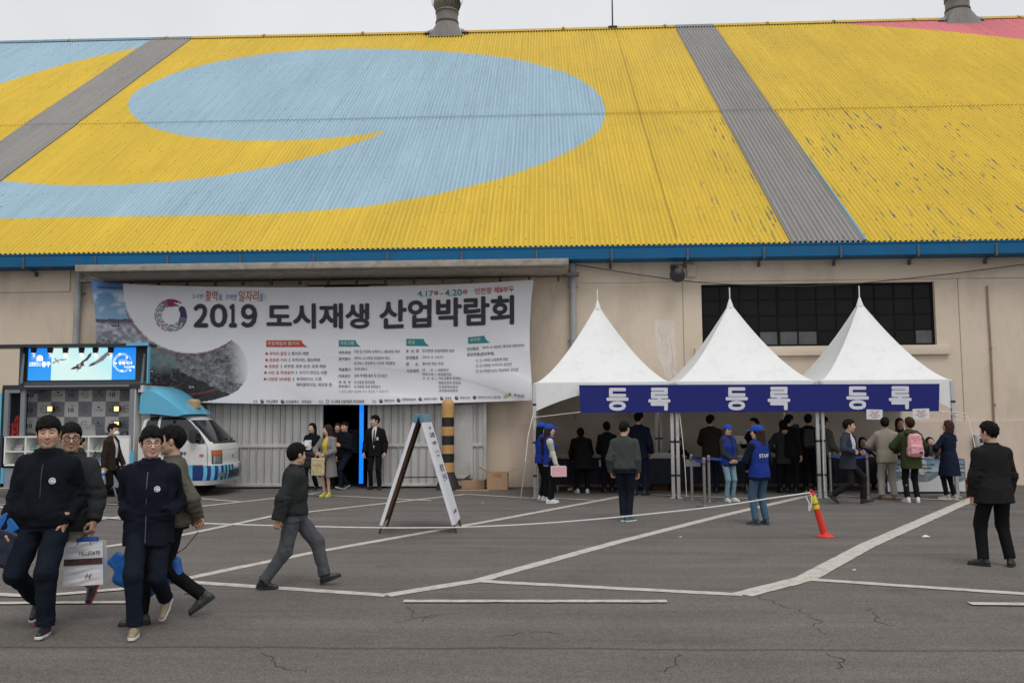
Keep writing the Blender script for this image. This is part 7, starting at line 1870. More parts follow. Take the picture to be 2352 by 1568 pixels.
# small things worn on the body -------------------------------------------------
def W(root, p, S):
    """a point of the posed figure in the place"""
    c, s = cos(root.rotation_euler[2]), sin(root.rotation_euler[2]); q = np.asarray(p) * S
    return np.array([root.location[0] + c * q[0] - s * q[1], root.location[1] + s * q[0] + c * q[1], q[2]])
def ex_zip(m, s0=-.09, s1=.47, grow=.004, off=.011, x=0.0, w=.005, **kw):
    def f(k, root, S):
        b = MB()
        ss = np.linspace(s0, s1, 22)
        for a, c in zip(ss[:-1], ss[1:]):
            b.add([on_torso(k, x - w, a, 1, off, grow=grow, **kw) * S, on_torso(k, x + w, a, 1, off, grow=grow, **kw) * S, on_torso(k, x + w, c, 1, off, grow=grow, **kw) * S, on_torso(k, x - w, c, 1, off, grow=grow, **kw) * S], [(0, 1, 2, 3)])
        b.build('zip', m, root)
    return f
def ex_badge(x, s, r=.024, grow=.004, off=.014, **kw):
    def f(k, root, S):
        c = on_torso(k, x, s, 1, off, grow=grow, **kw)
        n = nrm(on_torso(k, x, s, 1, off + .05, grow=grow, **kw) - c + k.Rc @ np.array([.35 * x / .1, 0, 0]) * .02)
        u = nrm(np.cross(k.Rc @ np.array([0, 0, 1.]), n)); vv = np.cross(n, u)
        R3 = np.stack([u, vv, n], 1)
        b = MB(); b.lathe([(.001, -.004), (r, -.004), (r, 0), (.001, .0015)], n=20)
        b.v = [tuple((R3 @ np.array(q) + c) * S) for q in b.v]
        o = b.build('badge', mat('badge_white', (.75, .75, .77), rough=.4), root)
        b = MB()
        ring = [np.array([r * .62 * cos(a), r * .62 * sin(a), .003]) for a in np.linspace(.3, 5.6, 16)]
        b.tube(ring, .0022, 4)
        b.v = [tuple((R3 @ np.array(q) + c) * S) for q in b.v]
        b.build('emblem', mat('badge_print', (.16, .10, .18), rough=.5), o)
    return f
def ex_text(s, x0, x1, s0, s1, m, side=-1, grow=.018, off=.012, bold=.02, name='lettering', **kw):
    def f(k, root, S):
        v, fc = text_fit(s, x0, x1, s0, s1, bold)
        P = np.array([on_torso(k, side * q[0] * -1 if side < 0 else q[0], q[1], side, off, grow=grow, **kw) for q in v]) if False else np.array([on_torso(k, q[0] * (1 if side < 0 else -1), q[1], side, off, grow=grow, **kw) for q in v])
        obj(name, mesh(name, P * S, fc), m, root)
    return f
def ex_tie(m, s0=.10, s1=.47, grow=-.010, off=.006):
    def f(k, root, S):
        b = MB()
        for i, (a, c) in enumerate(zip(np.linspace(s0, s1, 12)[:-1], np.linspace(s0, s1, 12)[1:])):
            wa = .026 - .013 * i / 11; wc = .026 - .013 * (i + 1) / 11
            b.add([on_torso(k, -wa, a, 1, off, grow=grow) * S, on_torso(k, wa, a, 1, off, grow=grow) * S, on_torso(k, wc, c, 1, off, grow=grow) * S, on_torso(k, -wc, c, 1, off, grow=grow) * S], [(0, 1, 2, 3)])
        b.build('tie', m, root)
    return f
def ex_card(x, s, w, h, m, grow=.004, off=.016, name='name_card', **kw):
    def f(k, root, S):
        c = on_torso(k, x, s, 1, off, grow=grow, **kw); u = k.Rc @ np.array([1., 0, 0]); vv = k.Rc @ np.array([0, 0, 1.]); n = k.Rc @ np.array([0, 1., 0])
        b = MB(); b.box(-w, w, -.002, .002, -h, h, R=np.stack([u, n, vv], 1) * S, o=c * S)
        b.build(name, m, root)
    return f

# ================================================================== the people in the photograph
H_BLACK = mat('hair_black', (.0065, .006, .006), rough=.6, var=.35, scale=30, bump=.4, bscale=120, stretch=(1, 1, .2), spec=.12)
H_BROWN = mat('hair_brown', (.055, .020, .012), rough=.55, var=.35, scale=30, bump=.4, bscale=120, stretch=(1, 1, .2), spec=.18)
H_DARK = mat('hair_dark_brown', (.028, .013, .010), rough=.55, var=.35, scale=30, bump=.4, bscale=120, stretch=(1, 1, .2), spec=.18)
K = dict(navy=(.0070, .0088, .0130), navy2=(.0072, .0092, .0165), jean=(.0085, .0125, .021), jean_mid=(.055, .105, .17), jean_pale=(.17, .27, .34), black=(.009, .009, .010), black2=(.014, .014, .015), char=(.026, .029, .030), grey=(.052, .056, .055), slacks=(.075, .080, .090), beige=(.33, .285, .235), cream=(.50, .47, .40), olive=(.098, .092, .072),
         white=(.62, .62, .64), shirtblue=(.47, .51, .60), brown=(.028, .020, .015), blazer=(.030, .038, .050), tan=(.27, .235, .19), khaki=(.30, .275, .245), parka=(.040, .052, .020), coatnavy=(.010, .014, .030), staff=(.014, .035, .215), cap=(.013, .068, .37), greycoat=(.19, .18, .185), yellow=(.58, .42, .06), skirt=(.075, .062, .045), shoe_black=(.012, .012, .012), shoe_white=(.62, .62, .62), shoe_tan=(.30, .23, .16), shoe_brown=(.16, .07, .035), shoe_olive=(.035, .045, .035), shoe_teal=(.03, .10, .12), sole_white=(.60, .59, .57), red=(.40, .03, .06), shoe_yellow=(.55, .52, .10), pink=(.70, .33, .38))
def cl(n, **k): return cloth('cloth_' + n, K[n], **k)
def sh(n, s='shoe_black'): return (mat('leather_' + n, K[n], rough=.45, var=.1), mat('sole_' + s, K[s], rough=.7, var=.06))
def at(px, py): g = gp(px, py); return (g[0], g[1])
def near_y(px, Y): return (wp(px, 1000, Y)[0], Y)
D = radians
STAND = dict(feet=((-.10, .0, 0, 0, .15), (.10, .03, 0, 0, -.15)), hands=((-.24, .03, .82), (.24, .03, .82)))
def pose(base=STAND, **k): d = dict(base); d.update(k); return d
G_NEAR = 'visitors walking across the lot'; G_DOOR = 'people at the hall gateway'; G_TENT = 'people under and before the tents'; G_STAFF = 'event staff in blue caps and vests'

# --- the four men in front
p1, k1, S1 = person(at(97, 1450), D(190), 1.815, 'smiling man with a black fringe and navy zip jacket, one hand in his jeans pocket',
    pose(lean=.02, pel=(0, 0, .915), feet=((-.07, .14, 0, -.05, .1), (.13, -.24, .13, .65, -.1)), knees=((0, 1, 0), (.35, 1, 0)), hands=((-.175, .075, .885), (.285, .04, .81)), poles=((-.35, -1, 0), (.3, -1, 0)), hdirs=((.15, -.12, -1), None), head=(.26, .02, .04)),
    top=dict(m=cl('navy'), hem=-.055, grow=.010, amp=.013, collar=cl('navy'), band=True), bottom=dict(m=cl('jean'), fit=1.2, amp=.010), shoes=sh('shoe_black', 'sole_white'), hair=('fringe', .017, H_BLACK), smile=True, near=2, belly=.025, w=1.05, curl=(.3, .85), group=G_NEAR,
    extras=(ex_zip(mat('zip_dark', (.03, .03, .035), rough=.4), s0=.06, s1=.43, grow=.010, off=.014, belly=.02, w=.0035), ex_badge(-.085, .30, grow=.010, off=.018, belly=.02, r=.026)))
p2, k2, S2 = person(at(150, 1417), D(186), 1.765, 'smiling man in black glasses and dark grey jacket just behind the man with the fringe',
    pose(lean=.05, pel=(0, 0, .905), feet=((-.10, -.30, .16, .8, 0), (.10, .16, 0, 0, 0)), hands=((-.285, .17, .85), (.25, -.04, .85)), head=(.46, .04, 0)),
    top=dict(m=cl('char'), hem=-.13, grow=.014, amp=.012, collar=cl('char')), bottom=dict(m=cl('beige'), fit=1.05), shoes=sh('coatnavy', 'red'), hair=('side', .016, H_BLACK), smile=True, near=2, curl=(.95, .5), glasses=(mat('frame_black', (.01, .01, .01), rough=.3), .0042), group=G_NEAR)
p3, k3, S3 = person(at(337, 1448), D(192), 1.725, 'smiling man in round glasses and a navy zip jacket, both hands in its pockets',
    pose(lean=.03, pel=(0, 0, .905), feet=((-.09, -.26, .13, .75, -.15), (.05, .20, 0, -.05, .1)), hands=((-.165, .115, .985), (.165, .115, .985)), poles=((-.2, -1, 0), (.2, -1, 0)), head=(.34, .03, .02)),
    top=dict(m=cl('navy2'), hem=-.17, grow=.011, amp=.013, s1=.50, collar=cl('coatnavy')), shirt=dict(m=cl('black2'), s1=.53, grow=-.004), bottom=dict(m=cl('jean'), fit=1.08, amp=.009), shoes=sh('shoe_tan', 'sole_white'), hair=('side', .023, H_BLACK), skin=SKIN_PALE, smile=True, near=2, hide=(1, 1), w=1.02, glasses=(mat('frame_brown', (.03, .016, .012), rough=.3), .0026), group=G_NEAR,
    extras=(ex_zip(mat('zip_grey', (.10, .10, .11), rough=.35, metal=.5), s0=-.15, s1=.44, grow=.011, off=.014, w=.0035), ex_badge(-.085, .30, grow=.011, off=.019, r=.025)))
p4, k4, S4 = person(at(392, 1424), D(112), 1.735, 'man in an olive jacket, hands clasped behind his back, beside the man in round glasses',
    pose(lean=.05, pel=(0, 0, .905), feet=((-.08, .24, 0, 0, 0), (.07, -.26, .10, .6, 0)), hands=((-.05, -.19, .90), (.03, -.20, .87)), poles=((-1, -.25, .1), (1, -.25, .1)), hdirs=((.5, -.3, -.6), (-.5, -.3, -.6)), head=(-.1, .05, 0)),
    top=dict(m=cl('olive'), hem=-.05, grow=.016, amp=.013, band=True, s1=.50, collar=cl('olive')), shirt=dict(m=cl('black'), s1=.535, grow=-.004), bottom=dict(m=cl('black')), shoes=sh('shoe_olive'), hair=('short', .016, H_BLACK), near=2, curl=(.8, .8), group=G_NEAR)
p8, k8, S8 = person(at(673, 1348), D(-78), 1.54, 'man striding alone in a charcoal bomber jacket and grey slacks, looking away',
    pose(lean=.03, pel=(0, 0, .885), pyaw=0, feet=((-.07, .365, .03, -.35, .0), (.08, -.33, .012, .12, 0)), hands=((-.23, .10, .80), (.24, -.16, .82)), head=(.45, .02, 0), twist=.18),
    top=dict(m=cl('char'), hem=.0, grow=.026, amp=.015, collar=cl('coatnavy'), band=True, s1=.50), bottom=dict(m=cl('slacks'), fit=1.22, amp=.011), shoes=sh('shoe_black'), hair=('short', .018, H_BLACK), near=2, curl=(.9, .9), w=1.1, group=G_NEAR)
p36, k36, S36 = person(at(2291, 1300), D(6), 1.665, 'man in a black blazer and trousers, his back turned, alone near the widest painted line',
    pose(pel=(0, 0, .942), feet=((-.15, .04, 0, 0, .75), (.15, -.03, 0, 0, -.75)), hands=((-.235, .06, .84), (.235, .08, .85)), poles=((-1, -.6, 0), (1, -.6, 0)), head=(.35, 0, -.06), knees=((-.1, 1, 0), (.1, 1, 0))),
    top=dict(m=cl('black2'), hem=-.17, grow=.012, amp=.010, flare=.10, s1=.49, collar=cl('black2')), bottom=dict(m=cl('black'), fit=1.14), shoes=sh('shoe_black'), hair=('short', .013, H_BLACK), near=2, w=1.06, curl=(.6, .6), group=G_TENT, belly=.015)
# --- by the truck
p5, k5, S5 = person(at(398, 1139), D(-100), 1.74, 'man in a black suit beside the truck cab, mostly hidden by the man in olive', pose(), top=dict(m=cl('black'), hem=-.16, opening=([.05, .12, .46, .53], [0, .012, .05, .05])), shirt=dict(m=cl('white'), s1=.535), bottom=dict(m=cl('black')), shoes=sh('shoe_black'), hair=('side', .013, H_BLACK), near=0, group=G_NEAR)
p6, k6, S6 = person(at(252, 1160), D(-92), 1.70, 'man in a white face mask and brown blazer walking by the truck with a bottle',
    pose(lean=.02, pel=(0, 0, .905), feet=((-.07, .20, 0, -.1, 0), (.07, -.30, .12, .7, 0)), hands=((-.23, .16, .83), (.245, -.02, .80)), head=(-.1, -.05, 0)),
    top=dict(m=cl('brown'), hem=-.17, grow=.012, opening=([-.2, 0, .12, .44, .53], [.02, .045, .06, .075, .06])), shirt=dict(m=cl('white'), hem=-.12, s1=.50), bottom=dict(m=cl('black')), shoes=sh('shoe_brown'), hair=('short', .014, H_BLACK), near=1, mask=True, curl=(.5, .9), group=G_NEAR)
p7, k7, S7 = person(near_y(183, 18.5), D(-30), 1.50, 'woman with a black hair bun bending over the truck shelves with a tablet', pose(lean=.35, pel=(0, -.1, .80), hands=((-.10, .36, .98), (.14, .34, .98)), head=(0, .25, 0)), top=dict(m=cl('char'), hem=-.10), bottom=dict(m=cl('black')), shoes=sh('shoe_black'), hair=('bun', .010, H_BLACK), skin=SKIN_PALE, near=1, w=.9, group=G_NEAR)
# --- at the gateway
p9, k9, S9 = person(at(716, 1126), D(168), 1.655, 'woman with long black hair in a black coat carrying leaflets and a large black bag', pose(lean=.02, pel=(0, 0, .915), feet=((-.07, -.12, .04, .3, 0), (.08, .12, 0, 0, 0)), hands=((-.10, .23, 1.10), (.14, .22, 1.07)), head=(-.15, .02, 0)),
    top=dict(m=cl('black'), hem=-.28, grow=.012), bottom=dict(m=cl('black')), shoes=sh('shoe_black'), hair=('long', .010, H_BLACK), skin=SKIN_PALE, near=1, w=.9, bust=.015, group=G_DOOR)
p10, k10, S10 = person(at(751, 1140), D(160), 1.60, 'woman in a long grey coat, yellow top and yellow flats holding a cream tote bag', pose(feet=((-.07, .02, 0, 0, .2), (.07, .0, 0, 0, -.1)), hands=((-.07, .24, 1.02), (.14, .25, 1.05)), poles=((-1, -.5, -.2), (1, -.5, -.2)), head=(-.85, .02, 0)),
    top=dict(m=cl('greycoat'), hem=-.46, grow=.018, flare=.10, opening=([-.50, -.1, .1, .45, .53], [.10, .085, .075, .075, .07])), shirt=dict(m=cl('yellow'), hem=-.02, s1=.47, grow=-.006), bottom=dict(kind='skirt', m=cl('skirt'), len=-.40), shoes=sh('shoe_yellow', 'shoe_yellow'), hair=('bob', .012, H_DARK), skin=SKIN_PALE, near=1, w=.9, bust=.015, curl=(.8, .8), group=G_DOOR)
p11, k11, S11 = person(near_y(776, 21.35), D(185), 1.62, 'woman in black with a red collar half hidden behind the woman in the grey coat', pose(), top=dict(m=cl('black2'), hem=-.20), shirt=dict(m=cl('red'), s1=.54, grow=.004), bottom=dict(m=cl('black')), shoes=sh('shoe_black'), hair=('long', .012, H_DARK), near=0, w=.9, group=G_DOOR)
p12, k12, S12 = person(near_y(792, 21.1), D(150), 1.68, 'man in a dark padded jacket stepping out of the gateway holding a small white card', pose(pel=(0, 0, .91), feet=((-.09, .22, .03, -.25, 0), (.08, -.18, .05, .35, 0)), hands=((-.08, .26, 1.12), (.25, .0, .83)), head=(-.05, .05, 0)), top=dict(m=cl('navy'), hem=-.10, grow=.018), bottom=dict(m=cl('jean')), shoes=sh('shoe_black', 'sole_white'), hair=('side', .013, H_BLACK), near=1, group=G_DOOR)
p13, k13, S13 = person(near_y(862, 21.05), D(176), 1.80, 'young man in a black suit and tie with a white name tag at the gateway', pose(feet=((-.11, .0, 0, 0, .25), (.10, .0, 0, 0, -.2)), hands=((-.255, .08, .86), (.255, .08, .86)), head=(-.75, 0, 0)),
    top=dict(m=cl('black'), hem=-.15, grow=.010, opening=([.02, .10, .46, .53], [0, .02, .058, .06]), lapel=.05), shirt=dict(m=cl('white'), s1=.535, grow=-.006), bottom=dict(m=cl('black'), fit=.95), shoes=sh('shoe_black'), hair=('side', .015, H_BLACK), skin=SKIN_PALE, near=1, curl=(.6, .6), extras=(ex_tie(cl('black'), grow=-.006, off=.010), ex_card(-.09, .26, .022, .036, mat('card_white', (.62, .62, .62)), grow=.010, off=.020)), group=G_DOOR)
# --- staff
M_stx = mat('ink_vest', (.66, .66, .68), rough=.6)
p14, k14, S14 = person(near_y(1244, 18.25), D(-72), 1.63, 'staff woman in a blue cap and black sleeves standing against the tent leg', pose(hands=((-.05, .22, 1.0), (.05, .22, 1.0)), head=(0, 0, 0)), top=dict(m=cl('black2'), hem=-.10), vest=dict(m=cl('staff')), bottom=dict(m=cl('black')), shoes=sh('shoe_white', 'sole_white'), hair=('long', .008, H_BLACK), cap=cl('cap'), near=1, w=.9, bust=.015, skin=SKIN_PALE, group=G_STAFF)
M_fair = mat('knit_fairisle', (.52, .48, .40), rough=.9, var=.1, scale=30)
p15, k15, S15 = person(at(1264, 1155), D(-84), 1.60, 'staff woman in a blue cap and cream patterned sleeves holding pink papers', pose(feet=((-.08, .03, 0, 0, 0), (.08, -.03, 0, 0, 0)), hands=((-.22, .15, .86), (.235, .12, .84)), head=(-.05, 0, 0)), top=dict(m=M_fair, name='sweater', hem=-.12, grow=.006), vest=dict(m=cl('staff'), hem=-.10, grow=.016), bottom=dict(m=cl('black'), fit=.96), shoes=sh('shoe_white', 'sole_white'), hair=('long', .006, H_DARK), cap=cl('cap'), near=1, w=.88, bust=.02, curl=(.7, .7), skin=SKIN_PALE, group=G_STAFF)
def sleeve_pattern(k, root, S):
    b = MB(); i = 1
    for r_ in range(8):
        t = .22 + r_ * .075; c = k.sh[i] * (1 - t) + k.el[i] * t; u = nrm(k.el[i] - k.sh[i]); a = nrm(np.cross(u, (0, 1, 0))); d_ = np.cross(u, a); R = .0655 - .007 * t
        n = 14
        for q in range(n):
            if (q + r_) % 2: continue
            a0 = 2 * pi * q / n; a1 = a0 + .30
            b.add([(c + u * w_ + (a * cos(x) + d_ * sin(x)) * (R + .006)) * S for x, w_ in ((a0, -.008), (a1, -.008), (a1, .010), (a0, .010))], [(0, 1, 2, 3)])
    b.build('knit_pattern', mat('knit_dark', (.03, .03, .035)), root)
sleeve_pattern(k15, p15, S15)
p22, k22, S22 = person(at(1675, 1151), D(-152), 1.57, 'staff woman in a blue cap and pale jeans facing out with her hands folded', pose(feet=((-.09, .02, 0, 0, .25), (.09, .02, 0, 0, -.25)), hands=((-.02, .175, .93), (.03, .18, .93)), poles=((-1, -.5, 0), (1, -.5, 0)), hdirs=((.7, .15, -.6), (-.7, .15, -.6)), head=(.0, .03, 0)), top=dict(m=cl('char'), hem=-.14, grow=.008, s1=.55), vest=dict(m=cl('staff'), hem=-.10, grow=.020, opening=([-.2, .0, .30, .45, .53], [.006, .006, .022, .045, .05])), bottom=dict(m=cl('jean_pale'), fit=.88), shoes=sh('shoe_white', 'sole_white'), hair=('bob', .010, H_BROWN), cap=cl('cap'), near=1, w=.92, bust=.015, curl=(.6, .6), skin=SKIN_PALE, group=G_STAFF)
p24, k24, S24 = person(at(1747, 1205), D(28), 1.60, 'staff woman with long brown hair in a blue cap, her back turned, in jeans', pose(feet=((-.10, .0, 0, 0, .35), (.11, -.02, 0, 0, -.2)), hands=((-.12, .20, .98), (.12, .20, .98)), poles=((-1, -.7, 0), (1, -.7, 0)), head=(.55, .0, 0)), top=dict(m=cl('navy2'), hem=-.15, grow=.010), vest=dict(m=cl('staff'), hem=-.11, grow=.022), bottom=dict(m=cl('jean_mid'), fit=1.02), shoes=sh('char', 'shoe_teal'), hair=('long', .010, H_DARK), cap=cl('cap'), near=2, w=.98, bust=.01, skin=SKIN_PALE, extras=(ex_text('STAFF', -.105, .105, .235, .300, M_stx, grow=.022, off=.020, bold=.02),), group=G_STAFF)
SEAT = dict(pel=(0, 0, .50), feet=((-.12, .38, 0, 0, 0), (.12, .38, 0, 0, 0)), hands=((-.16, .32, .80), (.16, .32, .80)), head=(0, .25, 0), lean=.15)
def stool(px, Y, label):
    X = wp(px, 1000, Y)[0]; e = empty('folding_chair', (X, Y, 0), label=label, cat='chair', group='chairs behind the tables'); m = mat('chair_black', (.02, .02, .02))
    b = MB(); b.box(-.2, .2, -.2, .2, .40, .43); b.build('seat', m, e); b = MB(); b.box(-.2, .2, .19, .21, .60, .82); b.build('backrest', m, e)
    for sx in (-1, 1):
        for sy in (-1, 1): b = MB(); b.tube([(sx * .18, sy * .19, 0), (sx * .18, sy * .19, .40 if sy < 0 else .80)], .012, 6); b.build('leg', m, e)
p30, k30, S30 = person(near_y(1979, 21.0), D(180), 1.62, 'staff clerk in a blue vest seated behind the table past the striding man', SEAT, top=dict(m=cl('black2'), hem=-.05), vest=dict(m=cl('staff'), hem=-.05), bottom=dict(m=cl('black')), shoes=sh('shoe_black'), hair=('bob', .012, H_BLACK), near=0, w=.92, skin=SKIN_PALE, group=G_STAFF); stool(1979, 21.02, 'black folding chair under the clerk in the blue vest')
p20, k20, S20 = person(near_y(1556, 20.98), D(180), 1.66, 'dark haired clerk in black seated behind the table at the twin poles', SEAT, top=dict(m=cl('black'), hem=-.05), bottom=dict(m=cl('black')), shoes=sh('shoe_black'), hair=('bob', .014, H_BLACK), near=0, group=G_TENT); stool(1556, 21.0, 'black folding chair under the clerk at the twin poles')
p34, k34, S34 = person(near_y(2134, 20.35), D(178), 1.64, 'black haired clerk in black seated behind the monitor with a bowed head', dict(SEAT, head=(0, .5, 0)), top=dict(m=cl('black'), hem=-.05), bottom=dict(m=cl('black')), shoes=sh('shoe_black'), hair=('bob', .014, H_BLACK), near=0, skin=SKIN_PALE, group=G_TENT); stool(2134, 20.37, 'black folding chair under the clerk behind the monitor')
# --- queue under the tents
p16, k16, S16 = person(at(1338, 1132), D(4), 1.66, 'person in a long black coat and white shoes bending low over the table', pose(lean=.95, pel=(0, -.12, .92), hands=((-.2, .50, .80), (.2, .50, .80)), feet=((-.12, .03, 0, 0, .3), (.12, .0, 0, 0, -.3)), head=(0, .2, 0)), top=dict(m=cl('black'), hem=-.38, grow=.020, flare=.06), bottom=dict(m=cl('black')), shoes=sh('shoe_white', 'sole_white'), hair=('short', .02, H_BLACK), near=0, w=1.05, group=G_TENT)
p17, k17, S17 = person(at(1398, 1131), D(10), 1.66, 'person in black writing at the table, left of the man in the grey jacket', pose(lean=.40, pel=(0, -.06, .92), hands=((-.15, .36, .95), (.15, .38, .95)), head=(0, .3, 0)), top=dict(m=cl('black'), hem=-.20, grow=.014), bottom=dict(m=cl('black')), shoes=sh('shoe_black'), hair=('short', .02, H_BLACK), near=0, group=G_TENT)
p18, k18, S18 = person(at(1437, 1197), D(-16), 1.665, 'man in a dark grey jacket and navy trousers, back turned before the first tent', pose(feet=((-.045, .02, 0, 0, -.15), (.06, .0, 0, 0, -.6)), hands=((-.235, .0, .86), (.235, .03, .845)), poles=((-.5, -1, 0), (.5, -1, 0)), head=(-.25, .0, 0)), top=dict(m=cl('grey'), hem=-.01, grow=.014, amp=.010, band=True, s1=.49, collar=cl('grey')), bottom=dict(m=cl('jean'), fit=1.05), shoes=sh('shoe_teal', 'sole_white'), hair=('short', .007, H_BLACK), near=2, w=1.08, curl=(.7, .7), group=G_TENT, belly=.02)
p19, k19, S19 = person(at(1470, 1137), D(-24), 1.83, 'tall man in a dark navy suit standing behind the man in the grey jacket', pose(hands=((-.24, .05, .85), (.25, .08, .88)), head=(-.3, 0, 0)), top=dict(m=cl('coatnavy'), hem=-.16, grow=.012), shirt=dict(m=cl('white'), s1=.54, grow=.0), bottom=dict(m=cl('coatnavy')), shoes=sh('shoe_black'), hair=('short', .014, H_BLACK), near=1, group=G_TENT)
p21, k21, S21 = person(at(1636, 1131), D(-18), 1.76, 'man in a long dark brown jacket with glasses, his back turned behind the belt posts', pose(hands=((-.10, .26, 1.0), (.16, .24, 1.02)), poles=((-1, -.4, 0), (1, -.4, 0)), head=(-.45, .1, 0)), top=dict(m=cl('brown'), hem=-.22, grow=.018), bottom=dict(m=cl('jean')), shoes=sh('shoe_black'), hair=('short', .012, H_BLACK), near=1, w=1.05, group=G_TENT)
p23, k23, S23 = person(near_y(1731, 19.6), D(118), 1.67, 'person with bushy black hair reading a white sheet behind the staff woman in jeans', pose(hands=((-.08, .30, 1.20), (.10, .30, 1.20)), head=(0, .25, 0)), top=dict(m=cl('black'), hem=-.20, grow=.012), bottom=dict(m=cl('black')), shoes=sh('shoe_black'), hair=('short', .024, H_BLACK), near=1, group=G_TENT)
M_check = mat('cloth_check', (.020, .019, .018), rough=.9, var=.6, scale=60)
p25, k25, S25 = person(at(1803, 1131), D(5), 1.63, 'person in a dark checked coat with one hand raised to the back of the head', pose(hands=((-.20, .15, 1.0), (.06, -.16, 1.47)), poles=((-1, -.5, 0), (1, .2, .4)), hdirs=(None, (-1, -.1, .1)), palms=(None, (0, 1, 0)), head=(.1, .2, 0)), top=dict(m=M_check, hem=-.24, grow=.020), bottom=dict(m=cl('black')), shoes=sh('shoe_black'), hair=('bob', .016, H_BLACK), near=1, w=.98, group=G_TENT)
p26, k26, S26 = person(near_y(1814, 19.75), D(-42), 1.75, 'man in black facing the table behind the person in the checked coat', pose(head=(-.35, .1, 0)), top=dict(m=cl('black'), hem=-.14, grow=.012), bottom=dict(m=cl('black')), shoes=sh('shoe_black'), hair=('short', .014, H_BLACK), near=1, group=G_TENT)
p27, k27, S27 = person(at(1862, 1129), D(-20), 1.76, 'man in black carrying a black backpack, left of the twin poles by the striding man', pose(hands=((-.18, .22, 1.0), (.2, .22, 1.0)), head=(-.2, .1, 0), lean=.06), top=dict(m=cl('black'), hem=-.12, grow=.016), bottom=dict(m=cl('black')), shoes=sh('shoe_black', 'sole_white'), hair=('short', .012, H_BLACK), near=1, w=1.05, group=G_TENT)
p28, k28, S28 = person(near_y(1893, 19.6), D(-70), 1.70, 'man in glasses and an olive jacket half hidden by the twin poles', pose(hands=((-.16, .24, 1.0), (.2, .22, .95)), head=(0, .3, 0), lean=.1), top=dict(m=cl('olive'), hem=-.08, grow=.014), bottom=dict(m=cl('black')), shoes=sh('shoe_black'), hair=('short', .012, H_BLACK), near=1, glasses=(mat('frame_black', (0, 0, 0)), .003), group=G_TENT)
p29, k29, S29 = person(at(1952, 1157), D(-104), 1.72, 'man in an open navy blazer and pale shirt striding past the tents', pose(lean=.08, pel=(0, 0, .875), feet=((-.08, .27, .02, -.2, 0), (.09, -.32, .10, .65, 0)), hands=((-.20, .26, 1.02), (.22, .10, 1.04)), poles=((-.6, -1, .1), (.8, -1, .1)), twist=-.55, head=(.55, .05, 0)),
    top=dict(m=cl('blazer'), hem=-.17, grow=.014, flare=.06, opening=([-.2, 0, .12, .44, .53], [.07, .075, .085, .085, .06])), shirt=dict(m=cl('shirtblue'), hem=-.03, s1=.525, grow=-.002), bottom=dict(m=cl('black2'), fit=1.04), shoes=sh('shoe_black'), hair=('short', .014, H_BLACK), near=1, curl=(1.0, 1.0), group=G_TENT)
p31, k31, S31 = person(at(2041, 1147), D(-8), 1.69, 'man in a beige jacket and khaki trousers leaning towards the right table', pose(lean=.10, feet=((-.13, .0, 0, 0, .3), (.12, .0, 0, 0, -.3)), hands=((-.17, .26, 1.05), (.17, .26, 1.05)), poles=((-1, -.5, 0), (1, -.5, 0)), head=(-.2, .3, 0)), top=dict(m=cl('tan'), hem=-.16, grow=.022, amp=.007), bottom=dict(m=cl('khaki'), fit=1.15, amp=.010), shoes=sh('shoe_brown', 'shoe_brown'), hair=('short', .012, H_BLACK), near=1, w=1.02, group=G_TENT)
p32, k32, S32 = person(near_y(2066, 20.3), D(180), 1.66, 'woman with long brown hair facing out from behind the right table', pose(lean=.1, head=(.1, .15, 0)), top=dict(m=cl('black2'), hem=-.15), bottom=dict(m=cl('black')), shoes=sh('shoe_black'), hair=('long', .012, H_DARK), near=1, w=.9, skin=SKIN_PALE, group=G_TENT)
p33, k33, S33 = person(at(2096, 1153), D(2), 1.68, 'person with short hair in a green hooded parka wearing a pink backpack', pose(feet=((-.10, .0, 0, 0, .2), (.10, -.02, 0, 0, -.2)), hands=((-.17, .25, 1.03), (.18, .25, 1.03)), poles=((-1, -.4, 0), (1, -.4, 0)), head=(.1, .2, 0)), top=dict(m=cl('parka'), hem=-.24, grow=.024, amp=.008, s1=.54), bottom=dict(m=cl('black'), fit=.95), shoes=sh('shoe_white', 'sole_white'), hair=('short', .018, H_DARK), near=1, w=.98, group=G_TENT)
p35, k35, S35 = person(at(2184, 1146), D(30), 1.62, 'woman with reddish brown bobbed hair in a long navy coat at the right table', pose(feet=((-.09, .03, 0, 0, .6), (.08, -.03, 0, 0, .2)), hands=((-.12, .24, 1.06), (.10, .24, 1.08)), poles=((-1, -.5, 0), (1, -.5, 0)), head=(.15, .2, 0)), top=dict(m=cl('coatnavy'), hem=-.42, grow=.014, flare=.10), bottom=dict(m=cl('black'), fit=.92), shoes=sh('beige', 'sole_white'), hair=('bob', .012, H_BROWN), near=1, w=.9, group=G_TENT)

# ------------------------------------------------------------------ what they carry
def bag_mesh(name, fn, lo, hi, h, m, loc, rz, label, cat, group=None):
    v, f = polygonise(fn, lo, hi, h); o = obj(name, mesh(name, v, f), m, None, True); o.location = loc; o.rotation_euler = (0, 0, rz); return tag(o, label, cat, group)
